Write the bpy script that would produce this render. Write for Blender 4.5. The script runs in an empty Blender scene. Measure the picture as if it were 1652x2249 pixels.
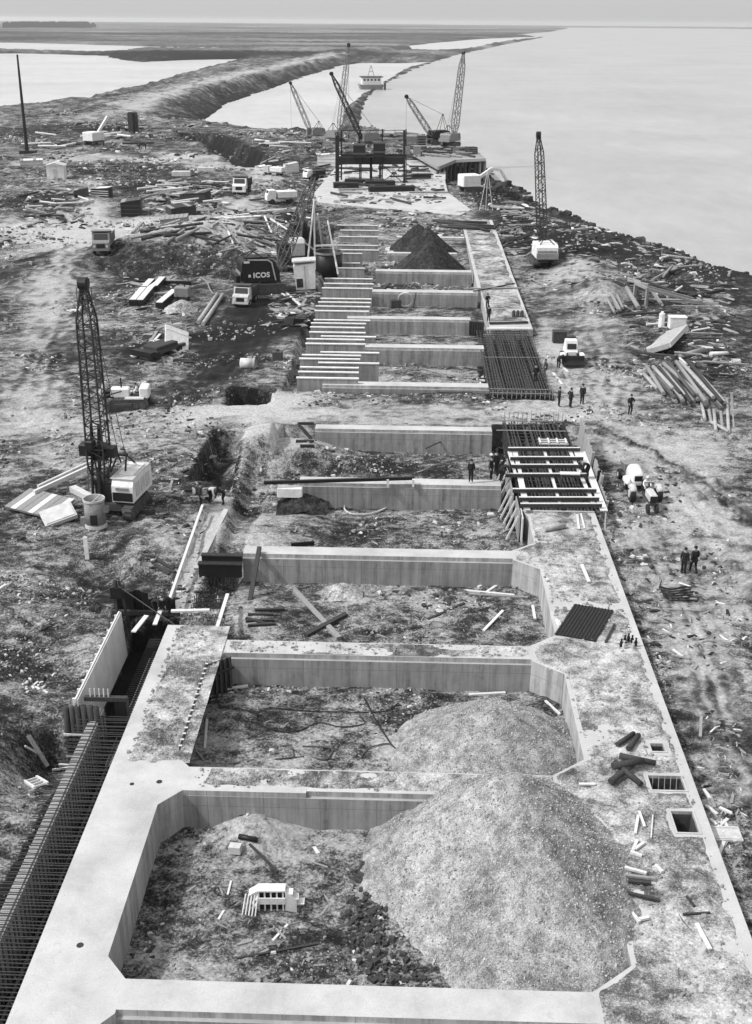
import bpy, bmesh, math, random
import numpy as np
from mathutils import Vector, Matrix

# ------------------------------------------------------------------ camera
SC = bpy.context.scene
COL = SC.collection
F, CX, CY, CAMZ = 2500.0, 826.0, 1124.5, 30.5      # photograph measured on a 1652 x 2249 sheet
PITCH = math.atan(1079 / F)
YAW = math.atan(74 / math.hypot(F, 1079))
ROLL = 0.008
FW = Vector((-math.sin(YAW) * math.cos(PITCH), math.cos(YAW) * math.cos(PITCH), -math.sin(PITCH)))
R0 = Vector((math.cos(YAW), math.sin(YAW), 0))
U0 = R0.cross(FW)
RT = R0 * math.cos(ROLL) + U0 * math.sin(ROLL)
UP = -R0 * math.sin(ROLL) + U0 * math.cos(ROLL)
cam_data = bpy.data.cameras.new('camera')
cam = bpy.data.objects.new('camera', cam_data)
COL.objects.link(cam)
m3 = Matrix((RT, UP, -FW)).transposed()
cam.matrix_world = Matrix.Translation((0, 0, CAMZ)) @ m3.to_4x4()
cam_data.sensor_fit = 'VERTICAL'
cam_data.sensor_height = 36.0
cam_data.lens = 36.0 * F / 2249.0
cam_data.clip_start = 0.5
cam_data.clip_end = 60000
SC.camera = cam

# ------------------------------------------------------------------ sky and sun
SUN_EL, SUN_AZ = math.radians(50), math.radians(-105)   # azimuth from +Y towards +X: the light comes from the left
world = bpy.data.worlds.new('World')
SC.world = world
world.use_nodes = True
nt = world.node_tree
nt.nodes.clear()
sky = nt.nodes.new('ShaderNodeTexSky')
sky.sky_type = 'NISHITA'
sky.sun_disc = False
sky.sun_elevation = SUN_EL
sky.sun_rotation = SUN_AZ
sky.air_density = 1.0
sky.dust_density = 4.0
sky.ozone_density = 1.0
bw = nt.nodes.new('ShaderNodeRGBToBW')                   # black-and-white film
bg = nt.nodes.new('ShaderNodeBackground')
bg.inputs['Strength'].default_value = 0.14
wo = nt.nodes.new('ShaderNodeOutputWorld')
nt.links.new(sky.outputs[0], bw.inputs[0])
veil = nt.nodes.new('ShaderNodeMath')                     # an even veil of white summer overcast over the clear sky
veil.operation = 'ADD'
veil.inputs[1].default_value = 4.5
nt.links.new(bw.outputs[0], veil.inputs[0])
nt.links.new(veil.outputs[0], bg.inputs['Color'])
nt.links.new(bg.outputs[0], wo.inputs[0])
sl = bpy.data.lights.new('sun', 'SUN')
sl.energy = 4.3
sl.angle = math.radians(3.0)
sl.color = (1, 1, 1)
sun = bpy.data.objects.new('sun', sl)
COL.objects.link(sun)
sd_ = Vector((math.sin(SUN_AZ) * math.cos(SUN_EL), math.cos(SUN_AZ) * math.cos(SUN_EL), math.sin(SUN_EL)))
sun.rotation_euler = sd_.to_track_quat('Z', 'Y').to_euler()
sun.location = (-60, 20, 80)
SC.view_settings.view_transform = 'Standard'
SC.view_settings.look = 'None'
SC.view_settings.gamma = 1.0
SC.view_settings.use_curve_mapping = False
SC.view_settings.exposure = -0.3
SC.cycles.max_bounces = 5
SC.cycles.use_denoising = True

# ------------------------------------------------------------------ measuring: a sheet point to a world point
def ray(x, y):
    return FW + RT * ((x - CX) / F) - UP * ((y - CY) / F)
def P(x, y, z=0.0):
    d = ray(x, y); t = (z - CAMZ) / d.z
    return Vector((d.x * t, d.y * t, z))
def PY(x, y, Y):
    d = ray(x, y); t = Y / d.y
    return Vector((d.x * t, Y, CAMZ + d.z * t))
# ------------------------------------------------------------------ materials
RND = random.Random(7)
def gv(v): return (v, v, v, 1)
def new_mat(name):
    m = bpy.data.materials.new(name); m.use_nodes = True
    n = m.node_tree.nodes; b = n['Principled BSDF']
    return m, n, m.node_tree.links, b
def N(n, t, **k):
    o = n.new(t)
    for a, v in k.items():
        if a in o.inputs: o.inputs[a].default_value = v
        else: setattr(o, a, v)
    return o
def noise(n, l, vec, scale, detail=5, rough=.6, dist=0.0):
    o = n.new('ShaderNodeTexNoise')
    o.inputs['Scale'].default_value = scale; o.inputs['Detail'].default_value = detail
    o.inputs['Roughness'].default_value = rough; o.inputs['Distortion'].default_value = dist
    if vec is not None: l.new(vec, o.inputs['Vector'])
    return o.outputs['Fac']
def ramp(n, l, fac, stops):
    o = n.new('ShaderNodeValToRGB'); e = o.color_ramp.elements
    while len(e) < len(stops): e.new(.5)
    for i, (p, v) in enumerate(stops):
        e[i].position = p; e[i].color = gv(v)
    l.new(fac, o.inputs[0]); return o.outputs[0]
def mth(n, l, op, a, b=None, clamp=False):
    o = n.new('ShaderNodeMath'); o.operation = op; o.use_clamp = clamp
    for i, v in enumerate((a, b)):
        if v is None: continue
        if isinstance(v, (int, float)): o.inputs[i].default_value = v
        else: l.new(v, o.inputs[i])
    return o.outputs[0]
def mixc(n, l, fac, a, b, mode='MIX'):
    o = n.new('ShaderNodeMix'); o.data_type = 'RGBA'; o.blend_type = mode
    for s, v in ((o.inputs[0], fac), (o.inputs[6], a), (o.inputs[7], b)):
        if isinstance(v, (int, float)): s.default_value = v if s == o.inputs[0] else gv(v)
        else: l.new(v, s)
    return o.outputs[2]
def mapping(n, l, vec, scale):
    o = n.new('ShaderNodeMapping'); o.inputs['Scale'].default_value = scale
    l.new(vec, o.inputs['Vector']); return o.outputs[0]
def bump(n, l, b, h, strength, dist):
    o = n.new('ShaderNodeBump'); o.inputs['Strength'].default_value = strength; o.inputs['Distance'].default_value = dist
    l.new(h, o.inputs['Height']); l.new(o.outputs[0], b.inputs['Normal'])
def simple(name, base, rough=.7, var=.35, scale=3.0, bmp=.15, metal=0.0, spec=.3, streak=None):
    """one worn surface: base grey, two noise octaves of wear, fine relief"""
    m, n, l, b = new_mat(name)
    co = n.new('ShaderNodeTexCoord').outputs['Object']
    info = n.new('ShaderNodeObjectInfo').outputs['Random']
    va = n.new('ShaderNodeVectorMath'); va.operation = 'ADD'
    l.new(co, va.inputs[0])
    cb = n.new('ShaderNodeCombineXYZ'); l.new(mth(n, l, 'MULTIPLY', info, 37.0), cb.inputs[0]); l.new(cb.outputs[0], va.inputs[1])
    v = va.outputs[0]
    if streak: v = mapping(n, l, v, streak)
    f1 = noise(n, l, v, scale, 6, .65); f2 = noise(n, l, v, scale * 6, 4, .7)
    f = mth(n, l, 'ADD', mth(n, l, 'MULTIPLY', f1, .65), mth(n, l, 'MULTIPLY', f2, .35))
    c = ramp(n, l, f, [(.3, base * (1 - var)), (.5, base), (.72, min(.85, base * (1 + var)))])
    l.new(c, b.inputs['Base Color'])
    b.inputs['Roughness'].default_value = rough; b.inputs['Metallic'].default_value = metal
    b.inputs['Specular IOR Level'].default_value = spec
    if bmp: bump(n, l, b, f2, bmp, .02)
    return m
def concrete_mat(name, base, dirt, stain=.5):
    """board-marked concrete: lift lines, vertical runs on the faces, speckle on the tops"""
    m, n, l, b = new_mat(name)
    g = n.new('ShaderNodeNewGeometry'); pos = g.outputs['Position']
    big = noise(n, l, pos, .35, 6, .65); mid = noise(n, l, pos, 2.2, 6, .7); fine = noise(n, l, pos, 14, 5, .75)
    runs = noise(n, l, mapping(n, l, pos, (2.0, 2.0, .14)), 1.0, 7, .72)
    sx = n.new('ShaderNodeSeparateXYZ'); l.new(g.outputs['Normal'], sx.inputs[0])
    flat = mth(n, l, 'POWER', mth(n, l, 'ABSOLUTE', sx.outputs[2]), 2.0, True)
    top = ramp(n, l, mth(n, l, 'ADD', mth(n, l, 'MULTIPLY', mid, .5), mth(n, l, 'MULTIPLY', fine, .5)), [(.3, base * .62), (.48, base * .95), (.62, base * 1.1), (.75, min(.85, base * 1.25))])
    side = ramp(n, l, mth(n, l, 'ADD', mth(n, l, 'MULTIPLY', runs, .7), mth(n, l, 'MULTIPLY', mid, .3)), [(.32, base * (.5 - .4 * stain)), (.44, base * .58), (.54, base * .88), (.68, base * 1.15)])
    # tie-bolt rows and panel joints of the shuttering, every 2.4 m along and two lifts up
    sp = n.new('ShaderNodeSeparateXYZ'); l.new(pos, sp.inputs[0])
    along = mth(n, l, 'ADD', sp.outputs[0], sp.outputs[1])
    j = mth(n, l, 'PINGPONG', along, 1.22)
    joint = mth(n, l, 'LESS_THAN', j, .018)
    lift = mth(n, l, 'LESS_THAN', mth(n, l, 'ABSOLUTE', mth(n, l, 'ADD', sp.outputs[2], .78)), .014)
    jl = mth(n, l, 'MULTIPLY', mth(n, l, 'MAXIMUM', joint, lift), mth(n, l, 'MULTIPLY', mid, 1.1), True)
    side = mixc(n, l, jl, side, base * .3)
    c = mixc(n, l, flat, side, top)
    d = ramp(n, l, mth(n, l, 'ADD', mth(n, l, 'MULTIPLY', big, .6), mth(n, l, 'MULTIPLY', mid, .4)), [(.44, 0), (.6, dirt)])
    c = mixc(n, l, d, c, base * .42)
    l.new(c, b.inputs['Base Color'])
    b.inputs['Roughness'].default_value = .9; b.inputs['Specular IOR Level'].default_value = .2
    bump(n, l, b, mth(n, l, 'ADD', fine, mid), .35, .03)
    return m
def soil_mat(name, lo, mid_, hi, fine=9.0, bmp=.6, attr=True, streak=(1, 1, 1), gain=1.8):
    """earth: an attribute carries the soil tone (chalky spoil - clay - wet mud, and painted shade), noise the clods"""
    m, n, l, b = new_mat(name)
    pos = n.new('ShaderNodeNewGeometry').outputs['Position']
    p2 = mapping(n, l, pos, streak)
    a1 = noise(n, l, p2, .22, 7, .66, .6); a2 = noise(n, l, p2, 1.5, 8, .78, .4); a3 = noise(n, l, pos, fine, 6, .8)
    vo = n.new('ShaderNodeTexVoronoi'); vo.inputs['Scale'].default_value = fine * .55; l.new(pos, vo.inputs['Vector'])
    vo.inputs['Randomness'].default_value = 1.0
    s = mth(n, l, 'ADD', mth(n, l, 'MULTIPLY', a1, .20), mth(n, l, 'ADD', mth(n, l, 'MULTIPLY', a2, .40), mth(n, l, 'MULTIPLY', a3, .40)))
    gn_ = gain
    if attr:   # wheel-worn ground is smoother than churned ground
        wa = n.new('ShaderNodeAttribute'); wa.attribute_name = 'worn'
        gn_ = mth(n, l, 'SUBTRACT', gain, mth(n, l, 'MULTIPLY', wa.outputs['Fac'], gain * .62))
    s = mth(n, l, 'ADD', mth(n, l, 'MULTIPLY', mth(n, l, 'SUBTRACT', s, .5), gn_), .5)
    if attr:
        at = n.new('ShaderNodeAttribute'); at.attribute_name = 'soil'
        s = mth(n, l, 'ADD', s, mth(n, l, 'MULTIPLY', mth(n, l, 'SUBTRACT', at.outputs['Fac'], .5), .62))
    c = ramp(n, l, s, [(.30, lo * .4), (.42, lo), (.5, mid_), (.59, hi), (.72, min(.8, hi * 1.35))])
    sp = ramp(n, l, vo.outputs['Distance'], [(.0, 1.25), (.25, 1.0), (.75, .62)])
    c = mixc(n, l, .75, c, sp, 'MULTIPLY')
    l.new(c, b.inputs['Base Color'])
    b.inputs['Roughness'].default_value = .95; b.inputs['Specular IOR Level'].default_value = .15
    h = mth(n, l, 'ADD', mth(n, l, 'MULTIPLY', a2, 1.2), mth(n, l, 'ADD', mth(n, l, 'MULTIPLY', a3, .5), mth(n, l, 'MULTIPLY', vo.outputs['Distance'], -.25)))
    bump(n, l, b, h, bmp, .18)
    return m
def water_mat(name, base, rough, rip, scale):
    m, n, l, b = new_mat(name)
    pos = n.new('ShaderNodeNewGeometry').outputs['Position']
    f = noise(n, l, mapping(n, l, pos, (1, .6, 1)), scale, 5, .6); g = noise(n, l, pos, .012, 4, .5)
    g2 = noise(n, l, mapping(n, l, pos, (1, .35, 1)), .16, 6, .75); g = mth(n, l, 'ADD', mth(n, l, 'MULTIPLY', g, .5), mth(n, l, 'MULTIPLY', g2, .5))
    c = ramp(n, l, g, [(.34, base * .8), (.66, base * 1.2)])
    l.new(c, b.inputs['Base Color']); b.inputs['Roughness'].default_value = rough
    b.inputs['IOR'].default_value = 1.33; b.inputs['Specular IOR Level'].default_value = .5
    bump(n, l, b, f, rip, .25)
    return m
M = {
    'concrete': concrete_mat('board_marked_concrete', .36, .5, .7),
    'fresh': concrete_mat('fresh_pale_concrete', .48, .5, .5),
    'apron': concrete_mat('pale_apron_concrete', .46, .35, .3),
    'ground': soil_mat('churned_clay_and_spoil', .03, .12, .34, streak=(1, 1.5, 1)),
    'cover': soil_mat('gritty_dirt_skin', .13, .32, .50, 16, .45),
    'gravel': soil_mat('tipped_gravel', .15, .29, .44, 24, .45, False, gain=1.9),
    'spoil_dark': soil_mat('dark_tipped_spoil', .015, .03, .06, 6, .6, False),
    'spoil_light': soil_mat('pale_tipped_spoil', .14, .32, .52, 8, .6, False),
    'stone': simple('broken_stone', .22, .95, .6, 2.0, .3),
    'stone_light': simple('broken_pale_concrete', .48, .95, .3, 2.0, .3),
    'gravel_pale': simple('pale_gravel', .38, .95, .35, 3.0, .2),
    'river': water_mat('silty_river_water', .32, .32, .25, .7),
    'lagoon': water_mat('shallow_lagoon_water', .42, .35, .12, .4),
    'steel': simple('dark_rusted_steel', .035, .65, .6, 3.0, .2, .3),
    'black': simple('black_machine_paint', .012, .5, .5, 2.0, .1),
    'rust': simple('brown_rusted_iron', .075, .85, .6, 4.0, .3),
    'rebar': simple('reinforcing_bar', .045, .8, .5, 5.0, 0),
    'rebar_light': simple('new_reinforcing_bar', .22, .7, .4, 5.0, 0),
    'white': simple('white_machine_paint', .66, .5, .28, 2.2, .08),
    'offwhite': simple('dusty_pale_paint', .46, .6, .35, 2.2, .1),
    'grey': simple('grey_machine_paint', .20, .6, .4, 2.5, .1),
    'darkgrey': simple('oily_dark_paint', .06, .6, .5, 2.5, .1),
    'pale_wood': simple('pale_sawn_timber', .56, .85, .3, 3.0, .2, streak=(3, 3, .5)),
    'wood': simple('weathered_timber', .24, .9, .45, 3.0, .25, streak=(3, 3, .5)),
    'dark_wood': simple('tarred_timber', .04, .85, .6, 3.0, .25, streak=(3, 3, .5)),
    'ply': simple('new_plywood', .50, .8, .28, 1.6, .05, streak=(1, 1, .4)),
    'rubber': simple('tyre_rubber', .022, .85, .4, 6.0, .2),
    'glass': simple('dusty_window_glass', .03, .15, .3, 2.0, 0, spec=.6),
    'rope': simple('wire_rope', .06, .6, .2, 5.0, 0),
    'cloth_dark': simple('dark_work_clothes', .016, .95, .5, 6.0, .1),
    'cloth_mid': simple('drab_work_clothes', .05, .95, .5, 6.0, .1),
    'cloth_white': simple('white_shirt', .62, .9, .2, 6.0, .1),
    'skin': simple('skin', .28, .6, .2, 8.0, 0),
    'canvas': simple('pale_canvas', .42, .9, .3, 3.0, .2),
    'pipe': simple('concrete_pipe', .33, .85, .4, 2.5, .2),
    'grass': simple('rough_pasture', .10, .95, .5, .03, 0),
    'leaf': simple('dark_conifer_foliage', .03, .95, .5, 1.0, 0),
    'sign': simple('white_lettering_paint', .72, .6, .05, 3.0, 0),
}

# ------------------------------------------------------------------ mesh building
class MB:
    def __init__(s): s.v = []; s.f = []; s.mi = []
    def add(s, vs, fs, mi=0):
        o = len(s.v); s.v += [tuple(p) for p in vs]; s.f += [tuple(i + o for i in f) for f in fs]; s.mi += [mi] * len(fs); return s
    def hexa(s, p, mi=0):
        return s.add(p, [(3, 2, 1, 0), (4, 5, 6, 7), (0, 1, 5, 4), (1, 2, 6, 5), (2, 3, 7, 6), (3, 0, 4, 7)], mi)
    def box(s, x0, x1, y0, y1, z0, z1, mi=0):
        return s.hexa([(x0, y0, z0), (x1, y0, z0), (x1, y1, z0), (x0, y1, z0), (x0, y0, z1), (x1, y0, z1), (x1, y1, z1), (x0, y1, z1)], mi)
    def bevel_box(s, x0, x1, y0, y1, z0, z1, c=.05, mi=0):
        """box with chamfered upright and top edges"""
        def ring(i, z): return [(x0 + i + c, y0 + i, z), (x1 - i - c, y0 + i, z), (x1 - i, y0 + i + c, z), (x1 - i, y1 - i - c, z), (x1 - i - c, y1 - i, z), (x0 + i + c, y1 - i, z), (x0 + i, y1 - i - c, z), (x0 + i, y0 + i + c, z)]
        v = ring(0, z0) + ring(0, z1 - c) + ring(c, z1)
        f = [tuple(range(7, -1, -1)), tuple(range(16, 24))]
        for k in range(8):
            q = (k + 1) % 8
            f += [(k, q, 8 + q, 8 + k), (8 + k, 8 + q, 16 + q, 16 + k)]
        return s.add(v, f, mi)
    def beam(s, a, b, w=.1, h=.1, up=(0, 0, 1), mi=0):
        a = Vector(a); b = Vector(b); d = (b - a).normalized(); u = Vector(up)
        x = d.cross(u)
        if x.length < 1e-4: x = d.cross(Vector((0, 1, 0)))
        x.normalize(); u = x.cross(d)
        x = x * w / 2; u = u * h / 2
        return s.hexa([a - x - u, a + x - u, b + x - u, b - x - u, a - x + u, a + x + u, b + x + u, b - x + u], mi)
    def tube(s, a, b, r0=.05, r1=None, n=8, cap=True, mi=0):
        a = Vector(a); b = Vector(b); r1 = r0 if r1 is None else r1
        d = (b - a).normalized(); x = d.orthogonal().normalized(); y = d.cross(x)
        v = []
        for c, r in ((a, r0), (b, r1)):
            for k in range(n):
                t = 2 * math.pi * k / n; v.append(c + x * (r * math.cos(t)) + y * (r * math.sin(t)))
        f = [(k, (k + 1) % n, n + (k + 1) % n, n + k) for k in range(n)]
        if cap: f += [tuple(range(n - 1, -1, -1)), tuple(range(n, 2 * n))]
        return s.add(v, f, mi)
    def path(s, pts, r=.04, n=6, mi=0):
        for a, b in zip(pts, pts[1:]): s.tube(a, b, r, r, n, True, mi)
        return s
    def ring(s, a, b, r, t, n=16, mi=0):
        """open pipe with wall thickness t"""
        a = Vector(a); b = Vector(b); d = (b - a).normalized(); x = d.orthogonal().normalized(); y = d.cross(x); v = []
        for c, q in ((a, r), (b, r), (b, r - t), (a, r - t)):
            for k in range(n):
                g = 2 * math.pi * k / n; v.append(c + x * (q * math.cos(g)) + y * (q * math.sin(g)))
        f = []
        for j in range(4):
            o, p = j * n, ((j + 1) % 4) * n
            f += [(o + k, o + (k + 1) % n, p + (k + 1) % n, p + k) for k in range(n)]
        return s.add(v, f, mi)
    def prism(s, poly, z0, z1, mi=0):
        n = len(poly)
        return s.add([(x, y, z0) for x, y in poly] + [(x, y, z1) for x, y in poly],
                     [tuple(range(n - 1, -1, -1)), tuple(range(n, 2 * n))] + [(k, (k + 1) % n, n + (k + 1) % n, n + k) for k in range(n)], mi)
    def extrude_x(s, prof, x0, x1, mi=0):
        """profile in (y, z) swept along x"""
        n = len(prof)
        return s.add([(x0, y, z) for y, z in prof] + [(x1, y, z) for y, z in prof],
                     [tuple(range(n - 1, -1, -1)), tuple(range(n, 2 * n))] + [(k, (k + 1) % n, n + (k + 1) % n, n + k) for k in range(n)], mi)
    def wheel(s, c, r, w, n=18, mi=0):
        c = Vector(c); return s.tube(c - Vector((w / 2, 0, 0)), c + Vector((w / 2, 0, 0)), r, r, n, True, mi)
    def mesh(s, name, mats, smooth=False):
        me = bpy.data.meshes.new(name); me.from_pydata([tuple(p) for p in s.v], [], s.f)
        for m in (mats if isinstance(mats, (list, tuple)) else [mats]): me.materials.append(M[m] if isinstance(m, str) else m)
        if any(s.mi): me.polygons.foreach_set('material_index', s.mi)
        b = bmesh.new(); b.from_mesh(me); bmesh.ops.recalc_face_normals(b, faces=b.faces); b.to_mesh(me); b.free()
        if smooth: me.polygons.foreach_set('use_smooth', [True] * len(me.polygons))
        return me
    def build(s, name, mats, parent=None, smooth=False):
        return link(name, s.mesh(name, mats, smooth), parent)
def link(name, me, parent=None):
    o = bpy.data.objects.new(name, me); COL.objects.link(o)
    if parent is not None: o.parent = parent
    return o
def tag(o, label=None, cat=None, group=None, kind=None):
    for k, v in (('label', label), ('category', cat), ('group', group), ('kind', kind)):
        if v: o[k] = v
    if cat and not kind: o['kind'] = 'thing'
    return o
def thing(name, loc, label, cat, rz=0.0, group=None, rx=0.0, ry=0.0):
    o = bpy.data.objects.new(name, None); COL.objects.link(o); o.empty_display_size = .3
    o.location = loc; o.rotation_euler = (rx, ry, rz)
    return tag(o, label, cat, group)
def copy_tree(o, parent=None):
    c = o.copy(); COL.objects.link(c); c.parent = parent
    for ch in list(o.children): copy_tree(ch, c)
    return c

# ------------------------------------------------------------------ numpy noise
_rs = np.random.RandomState(11)
_LAT = _rs.rand(256, 256)
def vnoise(x, y):
    xi = np.floor(x).astype(int); yi = np.floor(y).astype(int); fx = x - xi; fy = y - yi
    fx = fx * fx * (3 - 2 * fx); fy = fy * fy * (3 - 2 * fy)
    a = _LAT[xi & 255, yi & 255]; b = _LAT[(xi + 1) & 255, yi & 255]; c = _LAT[xi & 255, (yi + 1) & 255]; d = _LAT[(xi + 1) & 255, (yi + 1) & 255]
    return (a * (1 - fx) + b * fx) * (1 - fy) + (c * (1 - fx) + d * fx) * fy
def fbm(x, y, o=4, g=.5):
    r = 0; a = 1.0; t = 0
    for k in range(o):
        r = r + a * vnoise(x * 2 ** k + 17.3 * k, y * 2 ** k - 9.1 * k); t += a; a *= g
    return r / t            # 0..1
def sstep(a, b, x):
    t = np.clip((x - a) / (b - a), 0, 1); return t * t * (3 - 2 * t)
# ------------------------------------------------------------------ terrain
WZ = -4.0
def poly_px(pts, z=WZ): return np.array([tuple(P(x, y, z))[:2] for x, y in pts])
RIVER = np.vstack([np.array([(420., 20.), (170., 40.), (105., 90.), (72., 135.)]), poly_px([
    (1614, 616), (1590, 604), (1555, 590), (1520, 574), (1456, 554), (1400, 537), (1336, 519), (1300, 500), (1265, 487), (1230, 482), (1198, 473), (1148, 466), (1175, 448), (1130, 439), (1153, 423), (1110, 409),
    (1085, 400), (1072, 380), (1040, 345), (1010, 322), (960, 308), (893, 306), (850, 298), (800, 290), (790, 274), (801, 228), (819, 203), (845, 188), (865, 175), (911, 153), (964, 132), (1017, 118), (1070, 107), (1109, 98),
    (1194, 82), (1150, 80), (1127, 77), (1170, 73), (1208, 70), (1250, 62)]), np.array([(900., 9000.), (9000., 9000.), (9000., 20.)])])
INLET = poly_px([(438, 273), (496, 230), (528, 218), (586, 199), (655, 174.6), (755, 143), (804, 139), (889, 139), (939, 136), (886, 152), (840, 182), (790, 210), (755, 242), (748, 277), (723, 309), (673, 292), (602, 299), (556, 293), (496, 285)])
SANDPOOL = poly_px([(863, 105), (960, 94), (1050, 86), (1142, 82), (1185, 81.5), (1120, 90), (1060, 101), (1000, 111), (930, 114)])
LAG_A = poly_px([(-150, 118), (48, 117.5), (150, 120), (250, 123), (270, 128), (283, 133), (312, 137.5), (337, 135), (425, 131), (546, 129), (478, 142), (390, 165), (330, 186), (283, 197), (209, 213), (177, 227), (117, 227), (48, 242), (-150, 260)])
LAG_B = poly_px([(-300, 92), (48, 94), (213, 99), (354, 103), (525, 105), (545, 110), (420, 109), (330, 108), (283, 110), (255, 118), (150, 115.5), (48, 112.5), (-300, 109)])
WATERS = [RIVER, INLET, SANDPOOL, LAG_A, LAG_B]
def poly_sd(px_, py_, poly):
    d2 = np.full(px_.shape, 1e18); ins = np.zeros(px_.shape, bool)
    for (x0, y0), (x1, y1) in zip(poly, np.roll(poly, -1, 0)):
        ex, ey = x1 - x0, y1 - y0; L = ex * ex + ey * ey + 1e-9
        t = np.clip(((px_ - x0) * ex + (py_ - y0) * ey) / L, 0, 1)
        d2 = np.minimum(d2, (px_ - x0 - t * ex) ** 2 + (py_ - y0 - t * ey) ** 2)
        if y0 != y1:
            c = ((y0 > py_) != (y1 > py_)) & (px_ < ex * (py_ - y0) / (y1 - y0) + x0)
            ins ^= c
    d = np.sqrt(d2); return np.where(ins, -d, d)
def line_d(x, y, pts):
    d2 = np.full(x.shape, 1e18); s = np.zeros(x.shape)
    acc = 0
    for (x0, y0), (x1, y1) in zip(pts, pts[1:]):
        ex, ey = x1 - x0, y1 - y0; L = ex * ex + ey * ey + 1e-9
        t = np.clip(((x - x0) * ex + (y - y0) * ey) / L, 0, 1)
        q = (x - x0 - t * ex) ** 2 + (y - y0 - t * ey) ** 2
        m = q < d2; d2 = np.where(m, q, d2); s = np.where(m, acc + t * math.sqrt(L), s); acc += math.sqrt(L)
    return np.sqrt(d2), s
def pxl(pts, z=-.6): return [tuple(P(x, y, z))[:2] for x, y in pts]

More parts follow.
